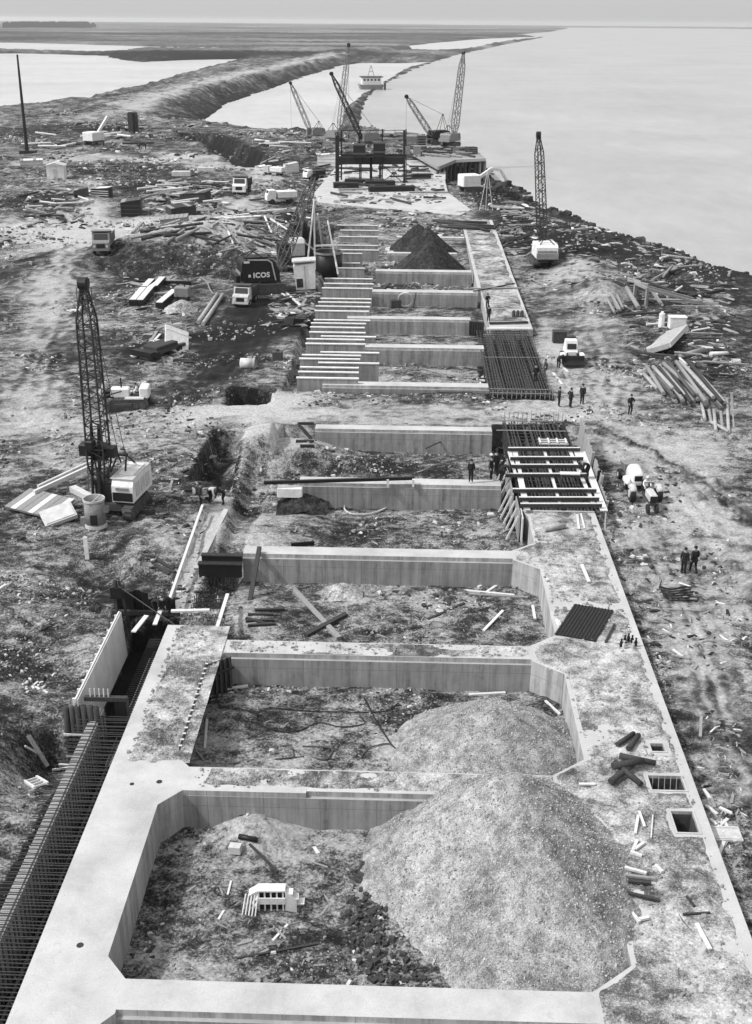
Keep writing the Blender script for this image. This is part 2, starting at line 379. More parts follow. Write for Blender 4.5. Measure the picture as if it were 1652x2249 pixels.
# heaps, hollows, patches of other soil and a painted strip of shade: sheet point, radii in metres (across, along), height, soil shift
BLOBS = [
    # front bay and second bay
    (560, 1815, 1.5, 1.1, .75, .22), (460, 1900, 1.6, 2.0, .05, -.18), (700, 2050, 4, 2.0, .0, -.10), (330, 1950, .9, 4.5, 0, -.16), (560, 2080, 4, 1.0, .0, .06), (780, 1870, 2.5, 1, .06, .08),  # long narrow blob: the left beam's cast shade put into the soil tone
    (505, 1560, 1.3, 2.0, .3, .24), (650, 1560, 3.5, 2.5, 0, -.10), (860, 1620, 4, 2.2, .1, .10), (1210, 1560, 1.0, 3.0, 0, -.2), (960, 1530, 4, 1.6, 0, .02),
    # third bay
    (640, 1350, 2.6, 2.0, .22, -.12), (760, 1310, 2.0, 1.0, .15, .25), (930, 1350, 4.0, 3.0, .0, -.08), (1130, 1345, 1.4, 1.8, .4, .1), (540, 1335, 1.6, 2.5, .5, .18), (860, 1385, 3.0, 1.0, .0, -.16),
    # fourth bay
    (560, 1180, 3.0, 3.2, .9, .16), (700, 1150, 2.4, 2.0, .4, .02), (840, 1180, 3.2, 1.8, .5, -.10), (1000, 1150, 4, 2.5, .1, .06), (1110, 1160, 1.2, 3, .2, -.2), (650, 1110, 1.5, 1.2, .5, -.15),
    # fifth bay: pale heap at the left, dark scrape at the right
    (655, 1010, 4.0, 2.6, 1.9, .26), (560, 1030, 2.5, 2.5, 1.1, .2), (850, 1030, 3.5, 1.3, .3, -.34), (1000, 1030, 2.2, 1.2, .5, -.12), (960, 1005, 5, 1.0, .0, -.08),
    # bays beyond the haul road
    (905, 810, 3.2, 3.2, .9, -.02), (1000, 825, 2.5, 1.5, .1, .25), (860, 845, 4, .7, .0, -.1), (960, 745, 4, 1.5, .3, -.06), (900, 615, 5, 2.0, .6, -.1), (720, 560, 3, 3, 0, -.2),
    # left of the dock
    (620, 880, 3.0, 1.6, .15, .34), (470, 860, 3.0, 2.2, .3, .2), (640, 910, 10, 2.0, .05, .10), (540, 870, 1.9, 2.4, 0, -.2), (590, 870, .8, 2.0, .3, .2), (600, 885, 2.5, 1.2, .1, .3),
    (500, 985, 1.6, 4.5, 0, -.16), (520, 1050, 1.2, 3.5, 0, -.2), (430, 975, 1.6, 4.0, .2, -.04), (555, 960, 1.2, 4.0, .4, .25), (350, 1010, 5, 5, .3, .12), (380, 1080, 2.2, 7, .35, -.16),
    (230, 1250, 2.6, 2.2, -1.0, -.28), (290, 1235, 1.0, 1.4, .5, .15), (180, 1300, 3.5, 2.6, -.3, -.2), (90, 1260, 3, 2.5, .1, .16), (120, 1340, 4, 2.4, .3, .1), (330, 1190, 2, 2.6, .4, .12), (70, 1400, 3, 1.6, -.5, -.2),
    (200, 1420, 2.2, 2.5, .5, .16), (110, 1460, 2.0, 1.6, -.7, -.1), (80, 1600, 1.5, 1.6, -.5, -.1), (110, 1790, 1.2, 2.0, -.4, .06),
    (80, 870, 6, 6, 0, .02), (120, 700, 7, 10, .1, .12), (60, 1000, 5, 5, .2, .1), (180, 960, 5, 3, .1, .14), (300, 940, 4, 3, .1, .18), (290, 810, 5, 5, 0, .06), (420, 830, 5, 4, 0, .12), (380, 905, 6, 1.2, 0, .26),
    (150, 770, 4, 6, -.4, -.15), (510, 740, 5, 9, 0, -.1), (560, 700, 5, 9, -.1, -.1), (480, 720, 3, 6, 0, -.08), (600, 760, 3, 7, .1, .04), (330, 690, 6, 5, 0, .14), (250, 700, 5, 7, 0, .1), (420, 740, 6, 1.1, -.15, -.3),
    (300, 570, 9, 7, 1.6, -.22), (400, 560, 9, 8, 2.0, .5), (470, 540, 8, 8, 2.2, .6), (420, 590, 9, 5, .8, -.1), (520, 590, 5, 6, .6, -.12), (560, 510, 10, 10, 2.2, -.12), (640, 520, 6, 8, 1.5, -.2),
    (90, 600, 6, 12, 1.2, -.28), (60, 560, 5, 5, .2, .2), (130, 500, 16, 8, 0, .3), (330, 492, 18, 5, 0, .26), (180, 520, 9, 9, 0, .28), (205, 460, 4, 16, 0, .34), (200, 430, 4, 10, 0, .26),
    (330, 425, 16, 14, .5, -.30), (420, 420, 12, 10, .6, -.26), (110, 440, 10, 12, .8, -.22), (70, 465, 8, 7, .2, -.14), (260, 375, 22, 10, .5, -.28), (150, 350, 14, 8, .2, .16), (90, 380, 10, 8, .3, .06),
    (420, 380, 16, 9, 0, .10), (500, 400, 12, 16, 0, .10), (560, 420, 12, 14, 0, -.04), (600, 400, 9, 16, 0, -.12), (330, 320, 26, 20, 1.2, -.02), (300, 300, 9, 12, .4, .10), (120, 290, 25, 22, 1.0, -.14), (240, 290, 10, 18, .6, -.2),
    (150, 245, 30, 26, .8, .12), (600, 310, 16, 24, 1.2, -.12), (560, 345, 12, 14, .6, -.02), (690, 340, 10, 16, .4, -.1), (455, 330, 6, 10, .5, .1), (640, 370, 8, 12, .2, -.16), (160, 400, 8, 6, .1, .2),
    # right of the dock
    (1450, 1080, 3, 4, 0, .05), (1490, 1120, 3, 2, 0, .26), (1390, 1180, 1.5, 2.2, .1, .22), (1440, 1210, 2.6, 2.5, 0, -.06), (1400, 1280, 2, 1.6, 0, .1), (1480, 1300, 1.6, 1.0, -.1, -.2), (1560, 1300, 3, 5, 0, -.04), (1500, 1500, 2.6, 3.0, 0, .08), (1560, 1430, 2, 2.4, .2, .12), (1570, 1600, 2, 4, 0, -.14),
    (1350, 960, 5, 2.4, 0, -.16), (1470, 980, 5, 4, .1, .2), (1560, 1000, 3, 5, .1, .16), (1290, 930, 4, 2, 0, .1), (1240, 905, 4, 2.2, 0, .22), (1330, 850, 6, 4, 0, .02), (1210, 770, 2.0, 5, .3, .24), (1330, 780, 4, 10, 0, -.02),
    (1290, 690, 5, 9, 0, .16), (1250, 640, 4, 8, .2, .04), (1400, 690, 8, 6, .2, -.14), (1540, 730, 9, 7, .6, -.14), (1370, 740, 3, 3, .5, .1), (1550, 690, 6, 3, .4, .2), (1270, 600, 3.5, 5, .7, .34), (1310, 590, 3, 2.5, .5, .2),
    (1240, 560, 4.5, 9, 1.6, -.3), (1140, 545, 2.6, 5, -.6, -.34), (1170, 520, 6, 18, .4, -.3), (1240, 510, 9, 12, .6, -.28), (1330, 545, 8, 9, .6, -.3), (1440, 580, 12, 9, .7, -.3), (1550, 620, 10, 9, .4, -.28), (1500, 650, 10, 7, .3, -.2),
    (1340, 610, 3, 3, .3, .06), (1330, 640, 3.6, 5, 1.2, .10), (1110, 470, 4, 20, 0, -.30), (1080, 425, 5, 10, .4, -.34), (1530, 800, 4, 6, .3, -.2), (1560, 840, 4, 4, .2, -.16), (1590, 760, 6, 5, .4, -.05),
    # far end of the site
    (800, 430, 12, 14, .1, .30), (900, 420, 12, 16, .1, .30), (930, 450, 9, 6, 0, .25), (840, 385, 12, 16, .1, .2), (780, 470, 8, 5, .3, -.02), (930, 480, 10, 7, .3, .12), (660, 400, 7, 14, 0, -.15), (700, 420, 6, 10, 0, -.06),
    (420, 119, 170, 70, 1.5, -.4), (540, 117, 150, 80, 1.0, -.3), (330, 121, 90, 60, 1.0, -.4),
    (760, 340, 12, 20, .5, -.1), (860, 330, 14, 20, .6, .05), (950, 360, 9, 22, .6, -.12), (1000, 345, 10, 30, 0, -.2),
]
TRACKS = [   # ruts: sheet points, half width, soil shift, depth
    ([(50, 640), (120, 600), (140, 560), (60, 500)], 4.0, .12, .1), ([(60, 900), (90, 760), (120, 660), (160, 560), (210, 480), (200, 400)], 3.2, .16, .12), ([(55, 505), (200, 498), (350, 490), (480, 470), (560, 430), (590, 380), (520, 350), (400, 345)], 4.5, .22, .1),
    ([(230, 540), (300, 510), (420, 490)], 3, .12, .1), ([(540, 680), (500, 760), (430, 830), (330, 900)], 2.6, -.1, .2), ([(600, 660), (560, 760), (480, 830), (330, 935), (150, 960), (50, 985)], 2.4, -.10, .14),
    ([(50, 930), (250, 925), (450, 915), (700, 910), (900, 915), (1100, 912), (1250, 925), (1400, 985), (1500, 1060), (1620, 1160)], 3.4, .16, .14),
    ([(1180, 925), (1300, 940), (1420, 985), (1520, 1050), (1640, 1140)], 1.2, -.2, .16), ([(1250, 600), (1300, 700), (1330, 800), (1340, 900), (1430, 1000), (1550, 1150), (1640, 1350)], 2.6, .06, .12), ([(1380, 1130), (1490, 1300), (1560, 1500), (1620, 1700)], 1.6, .06, .08),
    ([(300, 770), (400, 735), (560, 730), (640, 720)], 1.4, -.3, .12), ([(60, 360), (200, 345), (330, 350), (450, 362), (560, 365)], 5, .16, .1), ([(180, 330), (240, 318), (330, 335), (420, 350)], 3, .14, .2),
    ([(60, 580), (110, 570), (150, 545)], 2, -.2, .2), ([(70, 830), (130, 740), (150, 690), (230, 640), (330, 600)], 1.6, -.1, .16), ([(1200, 700), (1230, 780), (1245, 860), (1290, 915)], 1.4, .12, .1), ([(640, 880), (560, 905), (420, 915)], 2.0, .16, .05),
    ([(300, 250), (420, 205), (560, 168), (700, 134), (800, 118)], 5.0, .14, .3),
]
_bl = []
for (bx_, by_, rx_, ry_, dz_, ds_) in BLOBS:
    p = P(bx_, by_, -1.6 if 480 < bx_ < 1260 and by_ > 960 else -.6); _bl.append((p.x, p.y, rx_, ry_, dz_, ds_))
_tr = [(pxl(a, -.5), b, c, d) for a, b, c, d in TRACKS]
EMB = pxl([(210, 262), (300, 238), (420, 203), (560, 165), (700, 132), (800, 113), (900, 104)], -1)
def blob_field(x, y, k):
    r = np.zeros(x.shape)
    for b in _bl:
        mx = 3.2 * max(b[2], b[3])
        m = (np.abs(x - b[0]) < mx) & (np.abs(y - b[1]) < mx)
        if not m.any(): continue
        xx, yy = x[m], y[m]
        w = .35 * (fbm(xx / b[2] * .9 + b[0], yy / b[3] * .9, 3) - .5)
        q = ((xx - b[0]) / b[2]) ** 2 + ((yy - b[1]) / b[3]) ** 2
        r[m] += b[k] * np.exp(-np.maximum(q * (1 + w * 2), 0) ** 1.2 * .9)
    return r
DITCH = pxl([(424, 297), (470, 318), (520, 340), (566, 362)], -.6)
PITS = [(-17.5, -12.0, 160, 188, -4.4), (-15.8, -12.2, 95.0, 99.8, -3.3), (-15.6, -12.9, 77.4, 88.0, -2.9)]
def height(x, y):
    x = np.asarray(x, float); y = np.asarray(y, float)
    sdv = np.full(x.shape, 60.0)
    m = (y > 140) | (x > 38)
    if m.any():
        q = np.full(m.sum(), 1e9)
        for w in WATERS: q = np.minimum(q, poly_sd(x[m], y[m], w))
        sdv[m] = q
    wob = (fbm(x / 9, y / 9, 4) - .5)
    far = sstep(400, 900, y)
    s2 = sdv + wob * (5 + 10 * far) * sstep(2, 8, np.abs(sdv) + 4)
    z = np.where(s2 > 0, -4.25 + 3.6 * (1 - np.exp(-np.maximum(s2, 0) / (4.5 + 6 * far))), -4.25 + np.maximum(s2, -12) * .25)
    near = sstep(0, 6, s2)
    rough = .55 * (fbm(x / 7, y / 7, 4) - .5) + .42 * (fbm(x / 1.7 + 9, y / 1.7, 4) - .5) + .20 * (fbm(x / .5, y / .5 + 5, 3) - .5)
    z = z + near * rough * (1 + 1.5 * sstep(130, 330, y) + 2.5 * far)
    d, s = line_d(x, y, EMB)
    crest = 3.4 * np.exp(-(d / 17) ** 4) + .5 * (fbm(x / 6, y / 6, 3) - .5) * np.exp(-(d / 22) ** 2)
    z = z + crest * sstep(3, 12, s2) * sstep(380, 470, y)
    z = z + near * sstep(1200, 2500, y) * 6 * (fbm(x / 400, y / 260, 4) - .45)
    # the dock's interior
    nz = .22 * (fbm(x / 1.3, y / 1.3, 4) - .5) + .10 * (fbm(x / .4, y / .4, 3) - .5) + .25 * (fbm(x / 4, y / 4, 2) - .5)
    floor = -1.9 + nz
    ind = (x > -12.6) & (x < 12.7) & (y < 89.2)
    open_left = (x < -10.4) & (y > 56)
    z = np.where(ind & ~open_left, floor, z)
    led = -1.25 + nz * .6 - 1.0 * sstep(-12.4, -11.4, x)
    z = np.where((x > -13.8) & (x < -10.4) & (y > 57.5) & (y < 82), led, z)
    fl2 = -1.75 + nz + 1.4 * sstep(150, 178, y)
    z = np.where((x > -11.2) & (x < 12.7) & (y > 98.9) & (y < 205), fl2, z)
    road = -.42 + .5 * rough + .12 * nz
    z = np.where((y > 89.2) & (y <= 98.9) & (x > -30) & (x < 40), z * (1 - sstep(-26, -16, x)) + road * sstep(-26, -16, x), z)
    # square-cut pits on the landward side
    for (x0, x1, y0, y1, zp) in PITS:
        wx = x + .5 * (fbm(x / 1.1 + 3, y / 1.1, 3) - .5); wy = y + .6 * (fbm(x / 1.3, y / 1.3 + 8, 3) - .5)
        k = sstep(x0 - .3, x0 + .25, wx) * sstep(x1 + .3, x1 - .25, wx) * sstep(y0 - .5, y0 + .8, wy) * sstep(y1 + .2, y1 - .2, wy)
        z = z * (1 - k) + np.minimum(z, zp + nz) * k
    dd_, _ = line_d(x, y, DITCH)
    z = z - 4.0 * sstep(5.2, 3.6, dd_ + .8 * (fbm(x / 3, y / 3, 3) - .5)) * (y > 250)
    sp_ = np.exp(-(((x + 33) / 20) ** 2 + ((y - 160) / 14) ** 2) ** 2) + np.exp(-(((x + 16) / 9) ** 2 + ((y - 178) / 12) ** 2) ** 2)
    z = z + sp_ * (1.5 * (np.abs(fbm(x / 2.6, y / 2.6, 4) - .5) * -2 + .25) + .5 * (fbm(x / .9, y / .9, 3) - .5))
    # the deep trench outside the left-hand beam
    z = np.where((x < -14.9) & (x > -22) & (y < 58), z - .45 * sstep(-21, -17, x), z)
    dip = sstep(39.5, 45.8, y) * (1 - sstep(46.3, 46.6, y)) * sstep(-18.8, -16.6, x) * (x < -14.9)
    z = z - 2.0 * dip
    tl = np.where(y < 46.4, -15.05, -15.75)
    tr = -3.4 + .15 * nz
    k = sstep(tl - .15, tl + .15, x) * (x < -12.6) * (1 - sstep(57.2, 57.6, y))
    z = z * (1 - k) + tr * k
    under = sstep(6.5, 8.5, x) * sstep(243, 250, y) * (1 - sstep(312, 326, y))
    z = np.where(under > 0, z * (1 - under) + np.minimum(z, -3.45 + .5 * nz) * under, z)
    z = z + blob_field(x, y, 4)
    for pts, hw, ds_, dp in _tr:
        xs = [p[0] for p in pts]; ys = [p[1] for p in pts]
        m = (x > min(xs) - 3 * hw) & (x < max(xs) + 3 * hw) & (y > min(ys) - 3 * hw) & (y < max(ys) + 3 * hw)
        if not m.any(): continue
        dd, ss = line_d(x[m], y[m], pts)
        dd = dd + .5 * (fbm(x[m] / 3, y[m] / 3, 3) - .5) * hw
        rut = np.sin(dd / hw * 13) * np.exp(-(dd / hw) ** 2)
        z[m] -= dp * .4 * rut
    z = np.where(ind & ~open_left, np.minimum(z, -.05), z)   # earth stays under the slab tops
    return z
def soil(x, y):
    s = .5 + .3 * (fbm(x / 14, y / 14, 4) - .5) + .30 * (fbm(x / 3.1 + 3, y / 2.2, 4) - .5) + .5 * (fbm(x / .9, y / .6 + 3, 4, .65) - .5)
    s = s - .03 * (x < -14) + .62 * blob_field(x, y, 5)
    ind = (x > -12.6) & (x < 12.7) & (y < 89.2)
    s = s + .03 * ind
    s = s + .3 * ((x > -14.0) & (x < -12.3) & (y > 58) & (y < 75.5)) - .15 * ((x > -12.2) & (x < -10.6) & (y > 58) & (y < 75.5))
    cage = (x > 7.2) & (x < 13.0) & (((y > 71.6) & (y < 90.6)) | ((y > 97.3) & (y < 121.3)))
    s = np.where(cage | ((x > -15.6) & (x < -12.6) & (y < 57.4)), s - .5, s)  # shade under the bars and down the trench, painted into the soil tone
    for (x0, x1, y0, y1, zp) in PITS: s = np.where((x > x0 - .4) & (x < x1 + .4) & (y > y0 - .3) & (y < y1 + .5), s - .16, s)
    for pts, hw, ds_, dp in _tr:
        xs = [p[0] for p in pts]; ys = [p[1] for p in pts]
        m = (x > min(xs) - 3 * hw) & (x < max(xs) + 3 * hw) & (y > min(ys) - 3 * hw) & (y < max(ys) + 3 * hw)
        if not m.any(): continue
        dd, ss = line_d(x[m], y[m], pts)
        dd = dd + .7 * (fbm(x[m] / 3, y[m] / 3, 3) - .5) * hw
        e = np.exp(-(dd / hw) ** 2)
        s[m] += e * ds_ * 1.25 + .26 * np.sin(dd / hw * 13) * e * (fbm(ss / 7, dd * 2.5 / hw, 3) - .25)
    m = (y > 140) | (x > 38)
    if m.any():
        q = np.full(m.sum(), 1e9)
        for w in WATERS: q = np.minimum(q, poly_sd(x[m], y[m], w))
        riv = poly_sd(x[m], y[m], RIVER)
        s[m] -= .16 * np.exp(-np.maximum(q, 0) / 5) * (y[m] > 300) + .30 * np.exp(-(np.maximum(riv, 0) / 11) ** 2) * (y[m] < 300)
    dq, _ = line_d(x, y, DITCH); s = s - .3 * np.exp(-(dq / 6) ** 4) * (y > 250)  # shade on the ditch wall painted as a darker soil band
    d, _ = line_d(x, y, EMB)
    s = s + (.10 * np.exp(-(d / 9) ** 2) - .08 * np.exp(-((d - 22) / 9) ** 2)) * sstep(380, 470, y)
    f = sstep(900, 1700, y)
    band = .5 + .5 * (fbm(x / 900 + 5, np.log(np.maximum(y, 1)) * 16, 4) - .5) + .3 * (fbm(x / 160, y / 90, 4) - .5) - .06
    return np.clip(s * (1 - f) + band * f, 0, 1)
def worn(x, y):
    w = np.zeros(x.shape)
    for pts, hw, ds_, dp in _tr:
        xs = [p[0] for p in pts]; ys = [p[1] for p in pts]
        m = (x > min(xs) - 3 * hw) & (x < max(xs) + 3 * hw) & (y > min(ys) - 3 * hw) & (y < max(ys) + 3 * hw)
        if not m.any(): continue
        dd, ss = line_d(x[m], y[m], pts)
        dd = dd + .5 * (fbm(x[m] / 3, y[m] / 3, 3) - .5) * hw
        w[m] = np.maximum(w[m], np.exp(-(dd / hw / 1.15) ** 4))
    return w
gverts = []; gfaces = []; goff = 0; _strips = []
def strip(xs, ys, fan=None):
    global goff
    _strips.append((xs, ys, fan))
    Xg, Yg = np.meshgrid(xs, ys)
    if fan: Xg = Xg * (Yg / fan)
    nx, ny = len(xs), len(ys)
    gverts.append((Xg.ravel(), Yg.ravel()))
    i = np.arange(nx * ny).reshape(ny, nx) + goff
    gfaces.append(np.stack([i[:-1, :-1], i[:-1, 1:], i[1:, 1:], i[1:, :-1]], -1).reshape(-1, 4)); goff += nx * ny
strip(np.arange(-34, 36, .15), np.arange(16, 60.01, .15))
strip(np.arange(-52, 62, .26), np.arange(59.9, 112, .26))
strip(np.arange(-98, 96, .52), np.arange(111.6, 262, .52))
strip(np.arange(-290, 190, 1.5), np.arange(261, 702, 1.5))
strip(np.arange(-330, 331, 2.2), np.geomspace(700, 12000, 230), 700)
gx = np.concatenate([a for a, b in gverts]); gy = np.concatenate([b for a, b in gverts]); gf = np.concatenate(gfaces)
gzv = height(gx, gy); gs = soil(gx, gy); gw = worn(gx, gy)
me = bpy.data.meshes.new('ground')
me.vertices.add(len(gx)); me.vertices.foreach_set('co', np.stack([gx, gy, gzv], 1).ravel())
me.loops.add(gf.size); me.loops.foreach_set('vertex_index', gf.ravel().astype(np.int32))
me.polygons.add(len(gf)); me.polygons.foreach_set('loop_start', np.arange(0, gf.size, 4, dtype=np.int32)); me.polygons.foreach_set('loop_total', np.full(len(gf), 4, np.int32))
me.update(); me.validate()
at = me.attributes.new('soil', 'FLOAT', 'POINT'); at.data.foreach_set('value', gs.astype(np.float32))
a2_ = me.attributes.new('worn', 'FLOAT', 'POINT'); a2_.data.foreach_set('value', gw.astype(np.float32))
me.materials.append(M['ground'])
me.polygons.foreach_set('use_smooth', [True] * len(me.polygons))
tag(link('ground', me), kind='structure')
_S = []; _o = 0
for (xs_, ys_, fan_) in _strips:
    n_ = len(xs_) * len(ys_); _S.append((xs_, ys_, fan_, gzv[_o:_o + n_].reshape(len(ys_), len(xs_)))); _o += n_
def gz(x, y):
    for xs_, ys_, fan_, Zs in _S:
        if not (ys_[0] <= y <= ys_[-1]): continue
        xq = x / (y / fan_) if fan_ else x
        if not (xs_[0] <= xq <= xs_[-1]): continue
        j = min(max(int(np.searchsorted(ys_, y)) - 1, 0), len(ys_) - 2); i = min(max(int((xq - xs_[0]) / (xs_[1] - xs_[0])), 0), len(xs_) - 2)
        u = (xq - xs_[i]) / (xs_[i + 1] - xs_[i]); v = (y - ys_[j]) / (ys_[j + 1] - ys_[j])
        return float((Zs[j, i] * (1 - u) + Zs[j, i + 1] * u) * (1 - v) + (Zs[j + 1, i] * (1 - u) + Zs[j + 1, i + 1] * u) * v)
    return float(height(np.array([float(x)]), np.array([float(y)]))[0])
def G(x, y, dz=0.0):
    """sheet point to the terrain under it"""
    z = -.6
    for _ in range(6):
        p = P(x, y, z); z = .5 * z + .5 * gz(p.x, p.y)
    p = P(x, y, z); return Vector((p.x, p.y, gz(p.x, p.y) + dz))
# water sheets
b = MB(); b.add([(-6000, -100, WZ), (14000, -100, WZ), (14000, 30000, WZ), (-6000, 30000, WZ)], [(0, 1, 2, 3)])
tag(b.build('river', 'river'), kind='structure')
for nm, pl, dz in (('lagoon', np.vstack([LAG_A]), .05), ('lagoon', LAG_B, .06), ('inlet_water', INLET, .05), ('inlet_water', SANDPOOL, .06)):
    c = pl.mean(0); q = c + (pl - c) * 1.06
    b = MB(); n_ = len(q)
    b.add([(x, y, WZ + dz) for x, y in q], [tuple(range(n_))])
    tag(b.build(nm, 'lagoon'), kind='structure')
# ------------------------------------------------------------------ the concrete dock
XL0, XL1, XR0, XR1 = -12.85, -10.2, 8.3, 12.9
WALLS = [(28.0, 29.5), (40.0, 41.7), (51.5, 53.0), (63.6, 64.9)]
dock = thing('concrete_dock', (0, 20, -2.4), 'long pale concrete dock frame of beams and cross walls around earth-floored bays', 'dock')
def dock_part(name, mb, mat, parent=dock):
    for i, v in enumerate(mb.v): mb.v[i] = (v[0], v[1] - 20, v[2] + 2.4)
    return mb.build(name, mat, parent)
def side_poly(xo, xi, xc, ch, y0, y1):
    """plan of a longitudinal beam with splayed corners at every cross wall"""
    pts = []
    for a, c in WALLS:
        if a > y1: break
        if a - ch > y0: pts.append((xi, a - ch))
        pts += [(xc, a), (xc, min(c, y1))]
        if c + ch < y1: pts.append((xi, c + ch))
    return pts
lb = [(XL0, 17.0), (XL1, 17.0)] + side_poly(0, XL1, -9.35, 1.0, 17, 54.5) + [(XL1, 54.5), (XL0, 54.5)]
left_beam = dock_part('left_beam', MB().prism(lb, -2.6, 0), 'fresh')
# the deck is cast round three square openings
HOLES = [(11.5, 12.1, 43.7, 44.3), (10.95, 12.4, 40.85, 41.85), (11.45, 12.35, 38.05, 39.4)]
db = [(XR1, 17.0), (XR0, 17.0)] + side_poly(0, XR0, 6.75, 1.25, 17, 71.5) + [(XR0, 70.3), (8.0, 71.5), (XR1, 71.5)]
deck = dock_part('deck', MB().prism([(x if i else x, y) for i, (x, y) in enumerate(db)], -2.6, 0), 'apron')
cut = MB()
for (x0, x1, y0, y1) in HOLES: cut.box(x0, x1, y0 - 20, y1 - 20, -1.0, 4.0)
co_ = cut.build('cutter', 'black'); co_.location = dock.location
bpy.context.view_layer.update()
bo = deck.modifiers.new('openings', 'BOOLEAN'); bo.operation = 'DIFFERENCE'; bo.solver = 'EXACT'; bo.object = co_
bpy.context.view_layer.update()
dm_ = bpy.data.meshes.new_from_object(deck.evaluated_get(bpy.context.evaluated_depsgraph_get()))
deck.modifiers.clear(); deck.data = dm_; bpy.data.objects.remove(co_)
for i, (a, c) in enumerate(WALLS):
    xl = -9.35 if i < 3 else -10.0
    b = MB().box(xl, 6.75, a, c, -2.6, -.27)
    w = dock_part('cross_wall', b, 'concrete')
    ys = a + .16
    b = MB().box(xl, -4.0 if i in (1, 2) else 6.75, ys if i != 1 else a + .02, c, -.268, 0)
    if i in (1, 2): b.box(-3.995, 6.75, ys, c, -.268, -.004)
    dock_part('coping', b, 'fresh' if i != 2 else 'apron')
# opening surrounds on the deck (shallow cast pockets with a raised white lip)
for (x0, x1, y0, y1) in HOLES:
    t = .09
    b = MB().box(x0 - t, x1 + t, y0 - t, y0 - .002, .001, .03).box(x0 - t, x1 + t, y1 + .002, y1 + t, .001, .03).box(x0 - t, x0 - .002, y0, y1, .001, .03).box(x1 + .002, x1 + t, y0, y1, .001, .03)
    dock_part('opening_lip', b, 'apron')
# freestanding cross walls up the site, each poured by itself
def cross_wall(xl, xr, yn, yf, zt, zb, label, ledge=True, mat='concrete'):
    t = thing('concrete_cross_wall', (xl, yn, zb), label, 'wall', group='concrete cross walls of the dock')
    w, d, h = xr - xl, yf - yn, zt - zb
    MB().box(0, w, 0, d, 0, h - .25).build('wall_face', mat, t)
    b = MB().box(.0, w - .02, .14 if ledge else .02, d, -.25 + h + .002, h)
    b.build('coping', 'fresh', t)
    return t
cross_wall(-7.6, 6.9, 75.6, 76.9, 0, -2.4, 'concrete cross wall with a long thin black pipe laid along its top')
cross_wall(-7.4, 7.0, 87.4, 88.6, 0, -2.4, 'concrete cross wall facing the camera just before the haul road')
cross_wall(-7.7, 7.45, 99.5, 100.9, 0, -2.2, 'concrete cross wall just beyond the haul road, with a dark board leaning on it')
cross_wall(-6.6, 7.8, 112.8, 114.3, 0, -2.2, 'concrete cross wall beside the near end of the slanted reinforcement mat')
cross_wall(-6.8, 7.0, 124.9, 126.3, 0, -2.2, 'concrete cross wall with a sheet-pile panel at its river end')
cross_wall(-8.0, 8.5, 138.6, 140.2, 0, -2.2, 'long white-topped concrete cross wall with a hose reel against its face')
cross_wall(-4.4, 8.3, 150.6, 152.2, .1, -1.9, 'concrete cross wall directly in front of the two dark spoil heaps')
cross_wall(-3.2, 6.8, 163.4, 164.6, .1, -1.7, 'concrete cross wall between the two dark spoil heaps')
cross_wall(-2.0, 8.4, 176.5, 177.8, .1, -1.4, 'farthest concrete cross wall behind the two dark spoil heaps')
# rows of thin upright walls at the landward side, pale tops
rib_groups = [
    # px left, px right of the top edge, py of the top edge
    (652, 787, 829), (656, 787, 816), (660, 787, 806), (700, 832, 796), (658, 790, 787), (664, 792, 779), (705, 832, 773),
    (672, 802, 754), (674, 800, 744), (706, 825, 738), (680, 802, 729), (682, 800, 718), (684, 803, 709), (690, 812, 702),
    (692, 810, 682), (694, 812, 672), (700, 814, 663), (705, 815, 655), (708, 818, 632), (712, 820, 622), (714, 818, 611),
    (742, 800, 588), (745, 790, 577), (745, 795, 556), (738, 832, 548), (742, 830, 538), (744, 830, 519), (748, 832, 505), (742, 830, 494)]
proto_cache = {}
def place_word(i):
    return ['first', 'second', 'third', 'fourth', 'fifth', 'sixth', 'seventh', 'eighth', 'ninth', 'tenth', 'eleventh', 'twelfth', 'thirteenth', 'fourteenth', 'fifteenth', 'sixteenth', 'seventeenth', 'eighteenth', 'nineteenth', 'twentieth', 'twenty-first', 'twenty-second', 'twenty-third', 'twenty-fourth', 'twenty-fifth', 'twenty-sixth', 'twenty-seventh', 'twenty-eighth', 'twenty-ninth', 'thirtieth', 'thirty-first', 'thirty-second', 'thirty-third', 'thirty-fourth', 'thirty-fifth', 'thirty-sixth'][i]
for i, (xa, xb, yy) in enumerate(rib_groups):
    zt = .55
    a, c = P(xa, yy, zt), P(xb, yy, zt)
    t = thing('rib_wall', (a.x, a.y, -2.0), '%s thin concrete rib wall counting away from the haul road, pale strip on top' % place_word(i), 'wall', group='row of thin concrete rib walls')
    w = c.x - a.x
    MB().box(0, w, 0, .34, 0, zt + 2.0 - .1).build('wall_face', 'concrete', t)
    MB().box(-.06, w + .06, -.04, .3, zt + 1.902, zt + 2.0).build('cap_strip', 'white', t)
# slab bays along the river side, beyond the reinforcement
slabs_ = []
sl_ = [(121.3, 124.2), (124.5, 130.5), (130.8, 141), (141.3, 153), (153.3, 166), (166.3, 180), (180.3, 195)]
for i, (a, c) in enumerate(sl_):
    xa = 8.9 if i < 3 else 8.6
    b = MB().bevel_box(xa, 13.55 + .004 * (a - 121), a, c, -1.7, .02 + .02 * (i % 2), .06)
    slabs_.append(b.build('deck_slab', 'apron'))
    tag(slabs_[-1], 'cast concrete deck slab by the river bank, %s beyond the reinforcement mat' % place_word(i), 'slab', 'cast deck slabs along the river bank')
